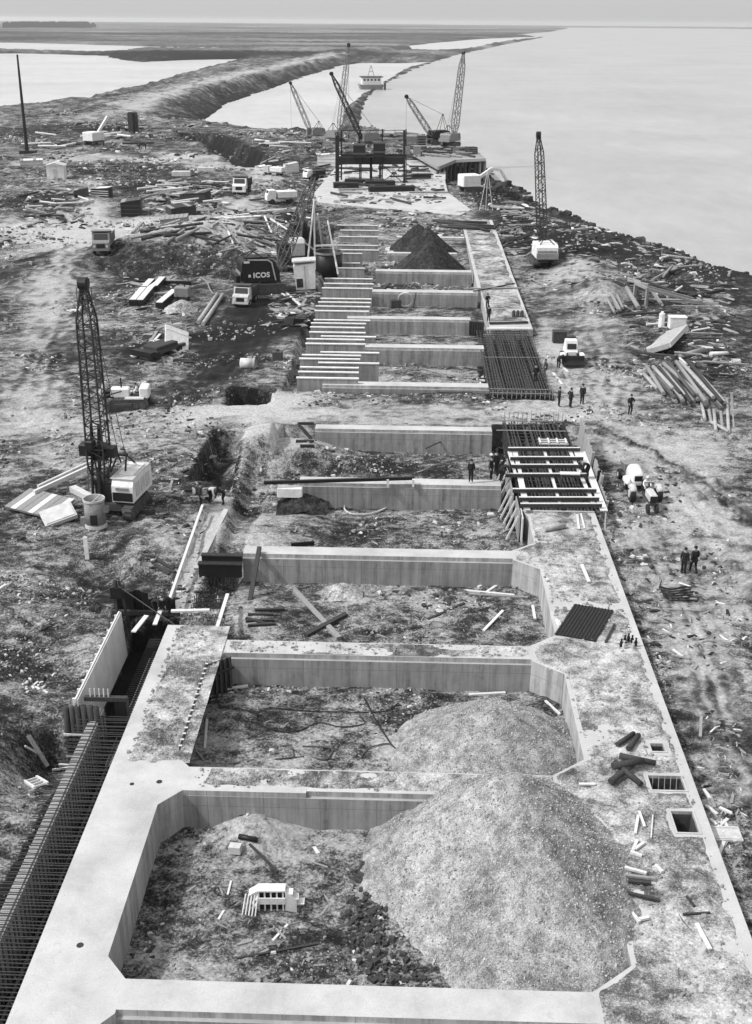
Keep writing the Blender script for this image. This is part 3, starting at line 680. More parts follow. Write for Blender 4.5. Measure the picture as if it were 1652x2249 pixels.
# pale concrete apron at the far end
ap = [(x, y) for x, y in [tuple(P(px_, py_, 0))[:2] for px_, py_ in [(700, 446), (690, 425), (735, 372), (760, 355), (980, 352), (978, 400), (984, 424), (1035, 462), (1010, 474), (860, 462)]]]
tag(MB().prism(ap, -1.2, .12).build('concrete_apron', 'apron'), 'wide pale concrete apron under the black steel frame', 'apron')
# skins of dirt lying on the cast concrete
def dirt_skin(name, x0, x1, y0, y1, step, fn, parent, mat='cover', zt=0.0):
    xs = np.arange(x0, x1 + step * .5, step); ys = np.arange(y0, y1 + step * .5, step)
    X, Y = np.meshgrid(xs, ys); k = fn(X, Y)
    Z = zt + np.clip((k - .5) * .22, -.05, .07) + .02 * (fbm(X / .3, Y / .3, 3) - .5) * (k > .5)
    S = .5 + .5 * (fbm(X / 2.2 + 40, Y / 2.2, 4) - .5) + .35 * (fbm(X / .5, Y / .5 + 8, 3) - .5)
    nx, ny = len(xs), len(ys); i = np.arange(nx * ny).reshape(ny, nx)
    f = np.stack([i[:-1, :-1], i[:-1, 1:], i[1:, 1:], i[1:, :-1]], -1).reshape(-1, 4)
    zf = Z.ravel()[f].max(1); f = f[zf > zt - .02]
    me = bpy.data.meshes.new(name); me.from_pydata(np.stack([X, Y, Z], -1).reshape(-1, 3).tolist(), [], f.tolist())
    a = me.attributes.new('soil', 'FLOAT', 'POINT'); a.data.foreach_set('value', S.ravel().astype(np.float32))
    me.materials.append(M[mat]); o = link(name, me, parent)
    o.location = (0, -20, 2.4)
    return o
def edge_in(X, x0, x1, m): return sstep(0, m, X - x0) * sstep(0, m, x1 - X)
dirt_skin('dirt_cover', -12.7, -9.4, 41.6, 54.4, .1, lambda X, Y: (.42 + .5 * fbm(X / .8, Y / .8, 4)) * sstep(-12.6, -11.9, X + .5 * (fbm(X / .9, Y / .9, 3) - .5)) * sstep(41.6, 42.3, Y + .4 * (fbm(X / .5, Y / .5, 3) - .5)), dock)
dirt_skin('dirt_cover', -8.9, 6.7, 40.2, 41.6, .1, lambda X, Y: (.30 + .6 * fbm(X / 1.2, Y / .6, 4)) * sstep(40.2, 40.5, Y + .25 * (fbm(X / .5, Y / .5, 3) - .5)) * sstep(-9.0, -8.2, X), dock)
dirt_skin('dirt_cover', -9.3, 6.7, 51.7, 52.95, .12, lambda X, Y: (.2 + .6 * fbm(X / 1.2, Y / .6, 4)), dock)
def deck_inner(Y):
    r = np.full(Y.shape, 8.3)
    for a, c in WALLS:
        r = np.minimum(r, np.interp(Y, [a - 1.25, a, c, c + 1.25], [8.3, 6.75, 6.75, 8.3]))
    return r
dirt_skin('dirt_cover', 6.8, 12.75, 17.2, 71.2, .13, lambda X, Y: (.36 + .62 * fbm(X / 1.3, Y / 1.3, 4)) * sstep(12.75, 12.3, X + .5 * (fbm(X / .8, Y / .8, 3) - .5)) * (1 - .5 * np.exp(-((Y - 57.6) / .7) ** 2)) * sstep(.02, .3, X - deck_inner(Y)) - .8 * sum(edge_in(X + .15 * (fbm(X / .3, Y / .3, 2) - .5), h[0] - .3, h[1] + .3, .2) * edge_in(Y + .15 * (fbm(X / .3, Y / .3 + 4, 2) - .5), h[2] - .3, h[3] + .3, .2) for h in HOLES), dock)
for i, (a, c) in enumerate(sl_):
    if i == 0: continue
    dirt_skin('dirt_cover', 9.0, 13.5, a + .1, c - .1, .25, lambda X, Y: (.40 + .62 * fbm(X / 1.6, Y / 2.4, 4)) * sstep(13.5, 13.1, X), slabs_[i], zt=.02 + .02 * (i % 2)).location = (0, 0, 0)
for (x, y, r) in [(290, 1722, .1), (350, 1717, .13), (176, 2076, .13), (590, 1716, .1)]:
    p = P(x, y, 0)
    dock_part('bolt_pocket', MB().tube((p.x, p.y, .001), (p.x, p.y, .012), r, r, 10), 'steel')
# shuttered wall panels still standing on the inner face of the second bay
fs = thing('steel_shutter', (-10.05, 42.9, -1.9), 'row of dark steel shutters leaning along the landward wall of the second bay', 'formwork')
for k in range(16):
    y = k * .48
    MB().box(0, .07, y, y + .45, 0, 1.98).build('shutter_panel', 'steel', fs)
    MB().box(-.04, .12, y + .18, y + .27, 1.99, 2.03).build('clamp', 'pale_wood', fs)
MB().box(.074, .16, 0, 7.6, .6, .72).box(.074, .16, 0, 7.6, 1.4, 1.52).build('waling', 'steel', fs)
fs2 = thing('steel_shutter', (-10.0, 50.5, -1.9), 'dark ribbed shutter panel across the splayed corner of the second bay', 'formwork', rz=math.radians(38))
MB().box(-.05, 1.3, -.16, -.1, 0, 1.95).build('shutter_panel', 'steel', fs2)
for k in range(5): MB().box(.0 + k * .28, .1 + k * .28, -.26, -.165, 0, 2.0).build('rib', 'darkgrey', fs2)
MB().box(-.1, 1.35, -.34, -.265, 1.3, 1.42).build('waling', 'dark_wood', fs2)
# the holes themselves: dark pockets let into the deck
# ------------------------------------------------------------------ reinforcement, formwork and the trench
def bars(parent, name, mat, length, axis, r, places, n=5):
    b = MB(); e = [0, 0, 0]; e[axis] = length
    b.tube((0, 0, 0), e, r, r, n)
    me = b.mesh(name, mat)
    for p in places:
        o = link(name, me, parent); o.location = p
        o.rotation_euler = (RND.uniform(-.012, .012), RND.uniform(-.012, .012), RND.uniform(-.012, .012))
# slanted mat beside the bays beyond the haul road
mt = thing('reinforcement_mat', (7.5, 97.6, -.5), 'big dark mat of reinforcing bars between the cross walls and the river slabs', 'reinforcement')
bars(mt, 'long_bar', 'rebar', 23.4, 1, .05, [(k * .24, 0, .42 + .02 * (k % 3)) for k in range(23)])
bars(mt, 'cross_bar', 'rebar', 5.5, 0, .045, [(0, .4 + k * .95, .36) for k in range(25)])
bars(mt, 'long_bar', 'rust', 23.4, 1, .06, [(.12 + k * .3, 0, -.45) for k in range(18)])
bars(mt, 'cross_bar', 'rust', 5.5, 0, .06, [(0, .7 + k * .6, -.5) for k in range(38)])
bars(mt, 'starter_bar', 'rebar_light', 1.5, 2, .035, [(.2 + k * .42, -.05, -.6) for k in range(13)] + [(5.5, k * 1.6, -.5) for k in range(14)])
bars(mt, 'light_bar', 'rebar_light', 5.4, 0, .04, [(0, .1, .62), (0, 1.6, .52), (.1, 12.2, .5)])
# cage with timber shuttering where the river-side deck is being cast
cg = thing('reinforcement_cage', (7.9, 71.7, -1.7), 'dark reinforcing cage inside the timber shuttering, running out under the haul road', 'reinforcement')
bars(cg, 'long_bar', 'rebar', 18.9, 1, .055, [(.15 + k * .24, .05, 1.5 + .03 * (k % 2)) for k in range(21)])
bars(cg, 'long_bar', 'rust', 18.9, 1, .07, [(.1 + k * .3, .05, .5) for k in range(17)])
bars(cg, 'cross_bar', 'rebar', 5.0, 0, .045, [(0, .3 + k * .8, 1.42) for k in range(23)])
bars(cg, 'cross_bar', 'rust', 5.0, 0, .07, [(0, .3 + k * .45, .4) for k in range(41)])
bars(cg, 'hoop_bar', 'rebar', 1.8, 2, .045, [(.1 + (k % 2) * 4.9, .3 + (k // 2) * .6, .2) for k in range(60)])
bars(cg, 'starter_bar', 'rebar_light', 1.1, 2, .03, [(.3 + k * .37, 18.8, 1.3) for k in range(14)])
bars(cg, 'light_bar', 'rebar_light', 5.6, 0, .05, [(-.6, 15.6, 1.9), (-.5, 18.5, 1.75)])
fwk = thing('timber_shuttering', (7.9, 71.7, -1.7), 'open timber shuttering with seven cross beams over the dark cage, men working round it', 'formwork')
def wl(v, o): return Vector(v) - Vector(o)
o_ = (7.9, 71.7, -1.7)
for xa, xb, yy in [(1116, 1274, 987), (1121, 1281, 1007), (1123, 1283, 1024), (1110, 1290, 1044), (1126, 1310, 1077.5), (1140, 1316, 1096), (1143, 1322, 1110)]:
    a, c = P(xa, yy, .55), P(xb, yy, .55)
    b = MB().beam(wl(a, o_), wl(c, o_), .16, .26); b.build('cross_beam', 'dark_wood', fwk)
    MB().beam(wl(a, o_) + Vector((0, 0, .15)), wl(c, o_) + Vector((0, 0, .15)), .17, .035).build('beam_edge', 'pale_wood', fwk)
for a, c, w in [((1130, 990), (1158, 1120), .42), ((1196, 990), (1232, 1114), .2), ((1252, 990), (1306, 1112), .26), ((1278, 992), (1327, 1122), .5), ((1120, 992), (1134, 1040), .35), ((1265, 990), (1272, 1010), .35)]:
    p, q = P(*a, .3), P(*c, .3)
    MB().beam(wl(p, o_), wl(q, o_), w, .07).build('walkway_board', 'pale_wood', fwk)
for k, (y0, y1, xo, zt) in enumerate([(1.0, 3.9, 5.75, 1.9), (4.2, 7.6, 5.85, 2.5), (8.0, 12.2, 5.7, 2.9), (12.5, 14.8, 5.75, 3.2)]):
    b = MB().hexa([(xo, y0, .3), (xo + .08, y0, .3), (xo + .08, y1, .3), (xo, y1, .3), (xo + .25, y0, zt), (xo + .33, y0, zt), (xo + .33, y1, zt + .1), (xo + .25, y1, zt + .1)])
    b.build('shutter_panel', 'wood', fwk)
    for j in range(4):
        y = y0 + .2 + j * (y1 - y0 - .4) / 3
        MB().beam((xo + .14, y, .3), (xo + .4, y, zt), .1, .1).build('shutter_stud', 'pale_wood', fwk)
for (y0, y1, xo) in [(-1.6, 1.6, -.12), (1.8, 5.0, -.3), (5.2, 9.0, -.2)]:
    MB().box(xo - .08, xo, y0, y1, -.2, 1.95).build('shutter_panel', 'wood', fwk)
    for j in range(3):
        y = y0 + .3 + j * (y1 - y0 - .6) / 2
        MB().beam((xo - .9, y, -.2), (xo - .12, y, 1.7), .12, .12).build('raking_shore', 'pale_wood', fwk)
MB().box(-.05, .03, -2.2, -.4, .1, 1.9).build('stop_end', 'ply', fwk)
MB().beam((5.2, -3.5, 1.75), (5.9, .5, 1.9), .1, .06).build('loose_lath', 'wood', fwk)
MB().beam((5.35, -3.0, 1.74), (5.75, .2, 1.9), .08, .06).build('loose_lath', 'dark_wood', fwk)
# small bench and frames standing in the cage
bn = thing('work_trestle', P(1250, 1062, .3), 'small dark work trestle standing on the shuttering boards', 'trestle')
MB().box(-.7, .7, -.25, .25, .75, .82).build('trestle_top', 'pale_wood', bn)
for sx in (-.6, .6):
    for sy in (-.2, .2): MB().beam((sx, sy, -.3), (sx * .95, sy * .9, .75), .07, .07).build('leg', 'dark_wood', bn)
sc = thing('sawhorse_frame', P(1215, 978, .1), 'pale timber frame lying on the far end of the dark cage', 'timber frame')
for k in range(3): MB().beam((-1.1, k * .5, .1), (1.2, k * .5, .1), .12, .1).build('rail', 'pale_wood', sc)
for k in range(4): MB().beam((-1 + k * .68, -.05, .2), (-1 + k * .68, 1.05, .2), .12, .1).build('rung', 'pale_wood', sc)
# --- trench outside the left beam
gwl = thing('guide_wall', (-15.15, 17, -3.6), 'narrow pale-topped guide wall along the dark trench beside the front beam', 'wall')
MB().box(0, .5, 0, 30.4, 0, 2.75).build('wall_face', 'concrete', gwl)
MB().box(.1, .4, 0, 30.4, 2.752, 2.82).build('coping', 'concrete', gwl)
tc = thing('trench_reinforcement', (-14.9, 17, -3.4), 'dense ladder of dark reinforcing bars across the deep trench beside the front beam', 'reinforcement')
bars(tc, 'cross_bar', 'rebar', 2.5, 0, .022, [(-.75 + .12 * ((k * 7) % 5) / 5, .2 + k * .19, 2.72 + .03 * (k % 3)) for k in range(155)], 4)
bars(tc, 'cross_bar', 'rebar', 1.6, 0, .03, [(.45, 28.3 + k * .22, 1.3) for k in range(52)], 4)
for q in (.75, 1.25): MB().box(q, q + .3, 28, 38, .9, .96).build('walking_board', 'pale_wood', tc)
bars(tc, 'upright_bar', 'rebar', 2.4, 2, .035, [(.42, .3 + k * .4, .3) for k in range(75)], 4)
bars(tc, 'long_bar', 'rust', 38.5, 1, .07, [(.75 + (k % 3) * .45, 0, .3 + .5 * (k // 3)) for k in range(6)])
pw = thing('plywood_shutter', (-15.62, 46.3, -2.4), 'tall pale plywood shutter panel standing along the trench', 'formwork')
MB().hexa([(.14, 0, 0), (.2, 0, 0), (.2, 8.9, 0), (.14, 8.9, 0), (0, 0, 2.75), (.06, 0, 2.75), (.06, 8.9, 2.75), (0, 8.9, 2.75)]).build('shutter_panel', 'ply', pw)
MB().box(-.1, -.02, 0, 8.9, 2.6, 2.8).build('top_rail', 'pale_wood', pw)
for k in range(11): MB().beam((-.12, .2 + k * .84, .2), (-.2, .2 + k * .84, 2.72), .1, .12).build('stud', 'pale_wood', pw)
for k in range(4): MB().beam((-.22, .6 + k * 2.5, 2.2), (-1.1, .6 + k * 2.5, .9), .1, .1).build('prop', 'wood', pw)
lg = thing('log_wall', (-16.35, 46.3, -3.2), 'short wall of upright dark logs at the trench edge, in front of the plywood panel', 'wall')
for k in range(6):
    b = MB().tube((.15 + k * .3, 0, 0), (.14 + k * .3 + RND.uniform(-.03, .03), .02, 3.15 + RND.uniform(-.06, .06)), .15, .145, 10); b.build('log', 'dark_wood', lg, True)
MB().box(-.04, 1.9, -.2, -.14, 1.6, 1.72).build('binding', 'pale_wood', lg)
MB().box(-.04, 1.85, -.22, -.16, .4, .5).build('binding', 'pale_wood', lg)
st = thing('strutting_frame', (-15.3, 46.75, -3.2), 'dark timber strut and post across the trench at the end of the plywood panel', 'timber frame')
MB().box(-.1, 2.0, 0, .24, 3.2, 3.42).build('strut', 'dark_wood', st)
MB().box(1.35, 1.95, .02, .5, 0, 3.19).build('post', 'black', st)
for k in range(5): MB().beam((.2 + k * .22, .1, 3.42), (.2 + k * .22, .12, 3.85), .05, .05).build('peg', 'pale_wood', st)
sp = thing('sheet_pile_wall', (-16.6, 57.6, -3.2), 'short dark sheet-pile wall closing the far end of the trench', 'wall')
for k in range(7):
    z = [3.6, 3.55, 3.6, 3.5, 3.1, 3.0, 3.05][k]
    MB().prism([(k * .5, .16 * (k % 2)), (k * .5 + .12, .16 * (k % 2)), (k * .5 + .2, .16 * ((k + 1) % 2)), (k * .5 + .5, .16 * ((k + 1) % 2)), (k * .5 + .5, .16 * ((k + 1) % 2) + .05), (k * .5 + .17, .16 * ((k + 1) % 2) + .05), (k * .5 + .1, .16 * (k % 2) + .05), (k * .5, .16 * (k % 2) + .05)], 0, z).build('pile', 'black', sp)
MB().box(-.1, 3.8, -.3, -.06, 2.2, 2.45).build('waling', 'dark_wood', sp)
rg = thing('ramming_rig', (-16.3, 56.9, -1.2), 'small dark timber rig with two legs beside the trench end', 'rig')
MB().beam((0, 0, -.5), (.05, .1, 2.6), .14, .14).build('leg', 'dark_wood', rg)
MB().beam((.6, .2, -.5), (.25, .1, 2.6), .14, .14).build('leg', 'dark_wood', rg)
MB().box(-.25, .45, -.1, .4, 1.5, 2.2).build('winch', 'black', rg)
MB().tube((-4.5, -2.0, .3), (.1, .1, 2.3), .03).build('stay_cable', 'rope', rg)
MB().tube((3.6, -1.6, .8), (.1, .1, 2.3), .03).build('stay_cable', 'rope', rg)
# boards and bars laid across the trench end
def plank(a, b_, w, h, mat, label, name='plank', cat='plank', group=None, z0=None, z1=None):
    pa = G(*a) if z0 is None else P(a[0], a[1], z0); pb = G(*b_) if z0 is None else P(b_[0], b_[1], z0 if z1 is None else z1)
    if z0 is None: pa.z += h * .5; pb.z += h * .5
    o = (pa + pb) / 2
    t = MB().beam(pa - o, pb - o, w, h).build(name, mat); t.location = o
    return tag(t, label, cat, group)
plank((293, 1388), (322, 1352), .26, .06, 'pale_wood', 'pale board bridging the trench below the stooping men, nearer one', z0=-.2)
plank((340, 1372), (352, 1342), .24, .06, 'pale_wood', 'pale board bridging the trench below the stooping men, farther one', z0=-.2)
plank((376, 1342), (460, 1340), .22, .1, 'pale_wood', 'pale straight-edge board at the end of the front beam', z0=.25)
plank((445, 1110), (372, 1318), .16, .14, 'pale_wood', 'very long pale pole running along the ledge towards the trench', 'pole', 'pole', z0=-.3)
plank((497, 1120), (432, 1250), .35, .16, 'fresh', 'pale mortar kerb along the landward ledge', 'kerb_strip', 'kerb', z0=-.85)
plank((500, 1305), (470, 1400), .2, .1, 'pale_wood', 'pale board standing on edge beside the upright bars near the third bay', z0=-.4)
bm_ = thing('steel_box_beam', P(485, 1268, -1.2), 'two black steel beams stacked against the landward end of the third cross wall', 'beam')
MB().box(-1.35, 1.3, 0, .35, 0, .85).build('beam_web', 'black', bm_)
MB().box(-1.2, 1.3, .4, .7, .75, 1.25).build('beam_web', 'black', bm_)
MB().box(-1.4, 1.35, -.06, .39, .852, .92).build('beam_flange', 'steel', bm_)
MB().box(-1.25, 1.35, .36, .78, 1.252, 1.31).build('beam_flange', 'steel', bm_)
for nm, (x0, y0), nx, ny, sxp, syp, h, lab in [('upright_bars', (-12.2, 56.2), 9, 7, .2, .55, 1.5, 'thicket of upright bars at the landward end of the front beam'), ('upright_bars', (-11.9, 62.8), 8, 4, .22, .5, 1.6, 'thicket of upright bars behind the stacked black steel beams')]:
    t = thing(nm, (x0, y0, -2.0), lab, 'reinforcement')
    bars(t, 'bar', 'rebar', h, 2, .03, [(i * sxp, j * syp, 0) for i in range(nx) for j in range(ny)], 4)
    bars(t, 'cross_bar', 'rebar', nx * sxp, 0, .03, [(0, j * syp, h * q) for j in range(ny) for q in (.5, .85)], 4)
# dark mesh mat lying on the deck
mm = thing('mesh_mat', P(1288, 1366, .08), 'black tarred mat lying on the pale deck opposite the third bay', 'mat')
mp = [P(x, y, .1) - P(1288, 1366, .08) for x, y in [(1262, 1326), (1348, 1340), (1308, 1408), (1218, 1392)]]
MB().add([(p.x, p.y, -.03) for p in mp] + [(p.x, p.y, .015) for p in mp], [(3, 2, 1, 0), (4, 5, 6, 7), (0, 1, 5, 4), (1, 2, 6, 5), (2, 3, 7, 6), (3, 0, 4, 7)]).build('mat_sheet', 'black', mm)
for k in range(12):
    u = (k + .5) / 12
    MB().beam(mp[0].lerp(mp[1], u) + Vector((0, 0, .01)), mp[3].lerp(mp[2], u) + Vector((0, 0, .01)), .05, .05).build('mat_rod', 'steel', mm)
# group of stub posts near the mat
for k, (x, y) in enumerate([(1364, 1420), (1372, 1412), (1380, 1408), (1388, 1412), (1396, 1418), (1390, 1424), (1370, 1424)]):
    p = P(x, y, .05)
    b = MB().tube((0, 0, 0), (0, 0, .28), .085, .085, 8).tube((0, 0, .28), (0, 0, .42), .05, .04, 8).tube((0, 0, .42), (0, 0, .46), .06, .06, 8)
    o = b.build('steel_bottle', 'black' if k < 5 else 'offwhite'); o.location = p
    tag(o, 'small dark bollard-shaped bottle in the cluster on the deck edge' if k < 5 else 'pale bottle in the dark cluster on the deck edge', 'bottle', 'cluster of bottles on the deck edge')
# ------------------------------------------------------------------ cranes and vehicles
def lattice(b, a, c, w0, w1, n, r=.06, rb=.035, taper=.16):
    """four-chord lattice boom from a to c, tapered to both ends"""
    a = Vector(a); c = Vector(c); d = (c - a); L = d.length; d.normalize()
    x = d.cross(Vector((0, 0, 1)))
    if x.length < .2: x = d.cross(Vector((0, 1, 0)))
    x.normalize(); y = x.cross(d)
    def sec(t):
        k = min(1, .25 + .75 * min(t / taper, (1 - t) / taper)) if taper else 1
        w = (w0 + (w1 - w0) * t) * k / 2; p = a + d * (L * t)
        return [p - x * w - y * w, p + x * w - y * w, p + x * w + y * w, p - x * w + y * w]
    S = [sec(i / n) for i in range(n + 1)]
    for i in range(n):
        for k in range(4):
            b.tube(S[i][k], S[i + 1][k], r, r, 5, False)
            q = (k + 1) % 4
            if i % 2: b.tube(S[i][k], S[i + 1][q], rb, rb, 4, False)
            else: b.tube(S[i][q], S[i + 1][k], rb, rb, 4, False)
            if i % 3 == 0: b.tube(S[i][k], S[i][q], rb, rb, 4, False)
    return b
def track_profile(L, r, n=7):
    p = []
    for k in range(n): t = math.pi / 2 + math.pi * k / (n - 1); p.append((-L / 2 + r + r * math.cos(t), r + r * math.sin(t)))
    for k in range(n): t = -math.pi / 2 + math.pi * k / (n - 1); p.append((L / 2 - r + r * math.cos(t), r + r * math.sin(t)))
    return p
def crawler(t, L=3.6, gauge=2.3, w=.6, r=.48, mat='darkgrey', wheels=True):
    for s in (-1, 1):
        tr = MB().extrude_x(track_profile(L, r), s * gauge / 2 - w / 2, s * gauge / 2 + w / 2).build('track', mat, t)
        if wheels:
            m = MB()
            for k in range(5): m.wheel((s * gauge / 2, -L / 2 + r + k * (L - 2 * r) / 4, r * .9), r * .55, w + .06, 10)
            m.build('roller', 'rust', tr)
            g = MB()
            for k in range(int(L / .28)): g.box(s * gauge / 2 - w / 2 - .02, s * gauge / 2 + w / 2 + .02, -L / 2 + r * .6 + k * .28, -L / 2 + r * .6 + k * .28 + .12, 2 * r + .002, 2 * r + .05)
            g.build('grouser', 'rust', tr)
def crane(name, base, heading, tip, label, house='white', boom='steel', hw=2.7, width=1.1, seg=18, gantry=3.0, cab=True, rope_to=None, letters=None, foot=(0, 1.2, 1.7), s=1.0, boom_r=.06, group=None, round_house=False, hx=0.0):
    """crawler crane; heading is the direction the house faces (radians from +Y to +X), tip the boom head in the world"""
    t = thing(name, base, label, 'crane', rz=-heading, group=group)
    R = Matrix.Rotation(heading, 3, 'Z'); L = lambda v: R @ (Vector(v) - Vector(base))
    tp = L(tip)
    crawler(t, 3.9 * s, 2.5 * s, .65 * s, .48 * s)
    MB().box(-.95 * s, .95 * s, -1.1 * s, 1.1 * s, .45 * s, 1.0 * s).tube((0, 0, 1.0 * s), (0, 0, 1.2 * s), .8 * s, .8 * s, 16).build('undercarriage', 'darkgrey', t)
    h = hw / 2
    if round_house:
        prof = [(1.3 * s, 1.2 * s), (1.3 * s, 2.0 * s), (.9 * s, 3.0 * s), (.5 * s, 3.35 * s), (-1.9 * s, 3.45 * s), (-2.4 * s, 3.2 * s), (-2.5 * s, 2.9 * s), (-2.5 * s, 1.2 * s)]
    else:
        prof = [(1.2 * s, 1.2 * s), (1.2 * s, 2.4 * s), (.9 * s, 2.9 * s), (-2.3 * s, 2.9 * s), (-2.6 * s, 2.6 * s), (-2.6 * s, 1.2 * s)]
    hs = MB().extrude_x(prof, hx - h, hx + h).build('house', house, t)
    top = max(z for _, z in prof)
    MB().box(hx - h * .7, hx + h * .7, -2.0 * s, .3 * s, top + .002, top + .12).build('roof_hatch', house, hs)
    MB().box(hx - h * .9, hx + h * .9, -2.66 * s, -2.602 * s, 1.5 * s, 2.2 * s).build('rear_louvre', 'grey', hs)
    MB().box(-h * 1.02, h * 1.02, -3.1 * s, -2.67 * s, 1.2 * s, 1.9 * s).build('counterweight', 'grey' if house != 'black' else 'black', t)
    if cab:
        cb = MB().extrude_x([(2.1 * s, 1.2 * s), (2.1 * s, 1.9 * s), (1.8 * s, 2.9 * s), (1.22 * s, 2.9 * s), (1.22 * s, 1.2 * s)], h - 1.0 * s, h).build('cab', house, t)
        MB().box(h + .002, h + .02, 1.3 * s, 1.8 * s, 1.95 * s, 2.7 * s).build('cab_window', 'glass', cb)
        MB().hexa([(h - .9 * s, 2.11 * s, 1.95 * s), (h - .1 * s, 2.11 * s, 1.95 * s), (h - .1 * s, 2.13 * s, 1.95 * s), (h - .9 * s, 2.13 * s, 1.95 * s), (h - .9 * s, 1.84 * s, 2.8 * s), (h - .1 * s, 1.84 * s, 2.8 * s), (h - .1 * s, 1.87 * s, 2.8 * s), (h - .9 * s, 1.87 * s, 2.8 * s)]).build('windscreen', 'glass', cb)
    ft = Vector(foot) * s
    b = lattice(MB(), ft, tp, width, width * .75, seg, boom_r, boom_r * .55).build('boom', boom, t)
    d = (tp - ft).normalized(); sx = Vector((1, 0, 0))
    MB().tube(tp - sx * .28, tp + sx * .28, .42 * s, .42 * s, 12).beam(tp - d * .6, tp + d * .25, .5, .5).build('boom_head', 'black', t)
    gp = Vector((0, -1.2 * s, top + gantry * .6))
    MB().tube((-h * .7, -.2 * s, top), gp + Vector((-.3, 0, 0)), .07).tube((h * .7, -.2 * s, top), gp + Vector((.3, 0, 0)), .07).tube((-h * .7, -2.2 * s, top), gp + Vector((-.3, 0, 0)), .06).tube((h * .7, -2.2 * s, top), gp + Vector((.3, 0, 0)), .06).tube(gp - Vector((.4, 0, 0)), gp + Vector((.4, 0, 0)), .12).build('gantry', 'steel', t)
    MB().tube(gp + Vector((-.25, 0, 0)), tp + Vector((-.2, 0, 0)), .025, n=4).tube(gp + Vector((.25, 0, 0)), tp + Vector((.2, 0, 0)), .025, n=4).build('pendant_rope', 'rope', t)
    if rope_to is not None:
        q = L(rope_to); a = tp + Vector((0, 0, -.3)); q = Vector((a.x, a.y, q.z))
        MB().tube(a, q, .03, n=4).build('hoist_rope', 'rope', t)
        MB().tube(q, q - Vector((0, 0, .9)), .16, .22, 8).tube(q - Vector((0, 0, .9)), q - Vector((0, 0, 1.2)), .1, .03, 6).build('hook_block', 'black', t)
    return t, L
def head(a, b_): v = Vector(b_) - Vector(a); return math.atan2(v.x, v.y)
# -- the near crane with its drilling bucket
B1 = Vector((-19.6, 71.6, gz(-19.6, 71.6)))
tip1 = PY(183, 622, 71.9)
c1, L1 = crane('crawler_crane', B1, math.radians(-172), tip1, 'tall near crane with dark lattice boom and white house, a drilling bucket hanging before it', 'white', 'steel', 1.5, 1.25, 26, 1.6, cab=False, foot=(1.0, .6, 1.5), s=.95, boom_r=.07, hx=-.75)
d_ = Vector(tip1) - B1
def on_boom(k): return L1(B1 + Vector((-1.0, -.5, 1.4))).lerp(L1(tip1), k)
m = MB()
for (x, y, z, q) in [(-.9, 0, 0, .35), (.8, .1, .1, .4), (0, -.4, -.2, .5), (.4, .3, .5, .3)]:
    p = on_boom(.22) + Vector((x, y, z)); m.bevel_box(p.x - q, p.x + q, p.y - q, p.y + q, p.z - q, p.z + q, .06)
m.build('kelly_drive', 'black', c1)
for k in (-.5, .5):
    MB().tube(on_boom(.98) + Vector((k, 0, 0)), on_boom(.02) + Vector((k * 1.6, .3, 0)), .03, n=4).build('hoist_rope', 'rope', c1)
MB().tube(on_boom(.35) + Vector((-.2, 0, 0)), on_boom(.0) + Vector((0, .5, -.6)), .13, n=8).tube(on_boom(.35) + Vector((.35, 0, 0)), on_boom(.0) + Vector((.5, .5, -.6)), .1, n=8).build('kelly_bar', 'black', c1)
MB().bevel_box(.05, 1.3, -1.6, .9, 1.2, 2.5, .05).build('engine_frame', 'black', c1)
MB().box(-1.46, -.06, 1.145, 1.2, 1.25, 1.85).build('front_panel', 'black', c1)
MB().box(-1.2, -.3, 1.145, 1.19, 2.0, 2.2).build('vent', 'grey', c1)
for k in range(3): MB().box(-1.54, -1.505, -2.0 + k * .95, -1.3 + k * .95, 1.4, 2.4).build('side_door', 'offwhite', c1)
MB().box(-1.5, .1, -2.3, 1.0, 2.757, 2.8).build('roof_sheet', 'offwhite', c1)
bk = thing('drilling_bucket', G(212, 1158), 'open grey steel drilling bucket with a square opening, standing before the near crane', 'bucket')
MB().ring((0, 0, .25), (0, 0, 2.05), .68, .05, 22).build('bucket_shell', 'grey', bk, True)
MB().ring((0, 0, .1), (0, 0, .35), .74, .1, 22).build('bottom_ring', 'offwhite', bk)
MB().ring((0, 0, 1.98), (0, 0, 2.12), .73, .06, 22).build('top_ring', 'offwhite', bk)
MB().box(-.15, .3, -.72, -.66, .45, 1.15).build('opening', 'black', bk)
MB().box(.55, .95, -.3, .1, 1.2, 1.6).box(-.95, -.6, -.3, .0, .3, .8).build('lug', 'grey', bk)
MB().beam((-.4, -.2, 1.6), (.45, .2, 2.3), .06, .06).build('handle_bar', 'offwhite', bk)
# -- white-backed crane on the river bank
B2 = Vector((18.5, 158.8, gz(18.5, 158.8)))
tip2 = PY(1183, 296, 163)
crane('crawler_crane', B2, math.radians(-4), tip2, 'crane seen from behind on the river bank, white house and tall upright lattice boom', 'white', 'steel', 2.9, 1.15, 24, 1.0, foot=(0, 1.0, 2.2), s=1.05, boom_r=.075)
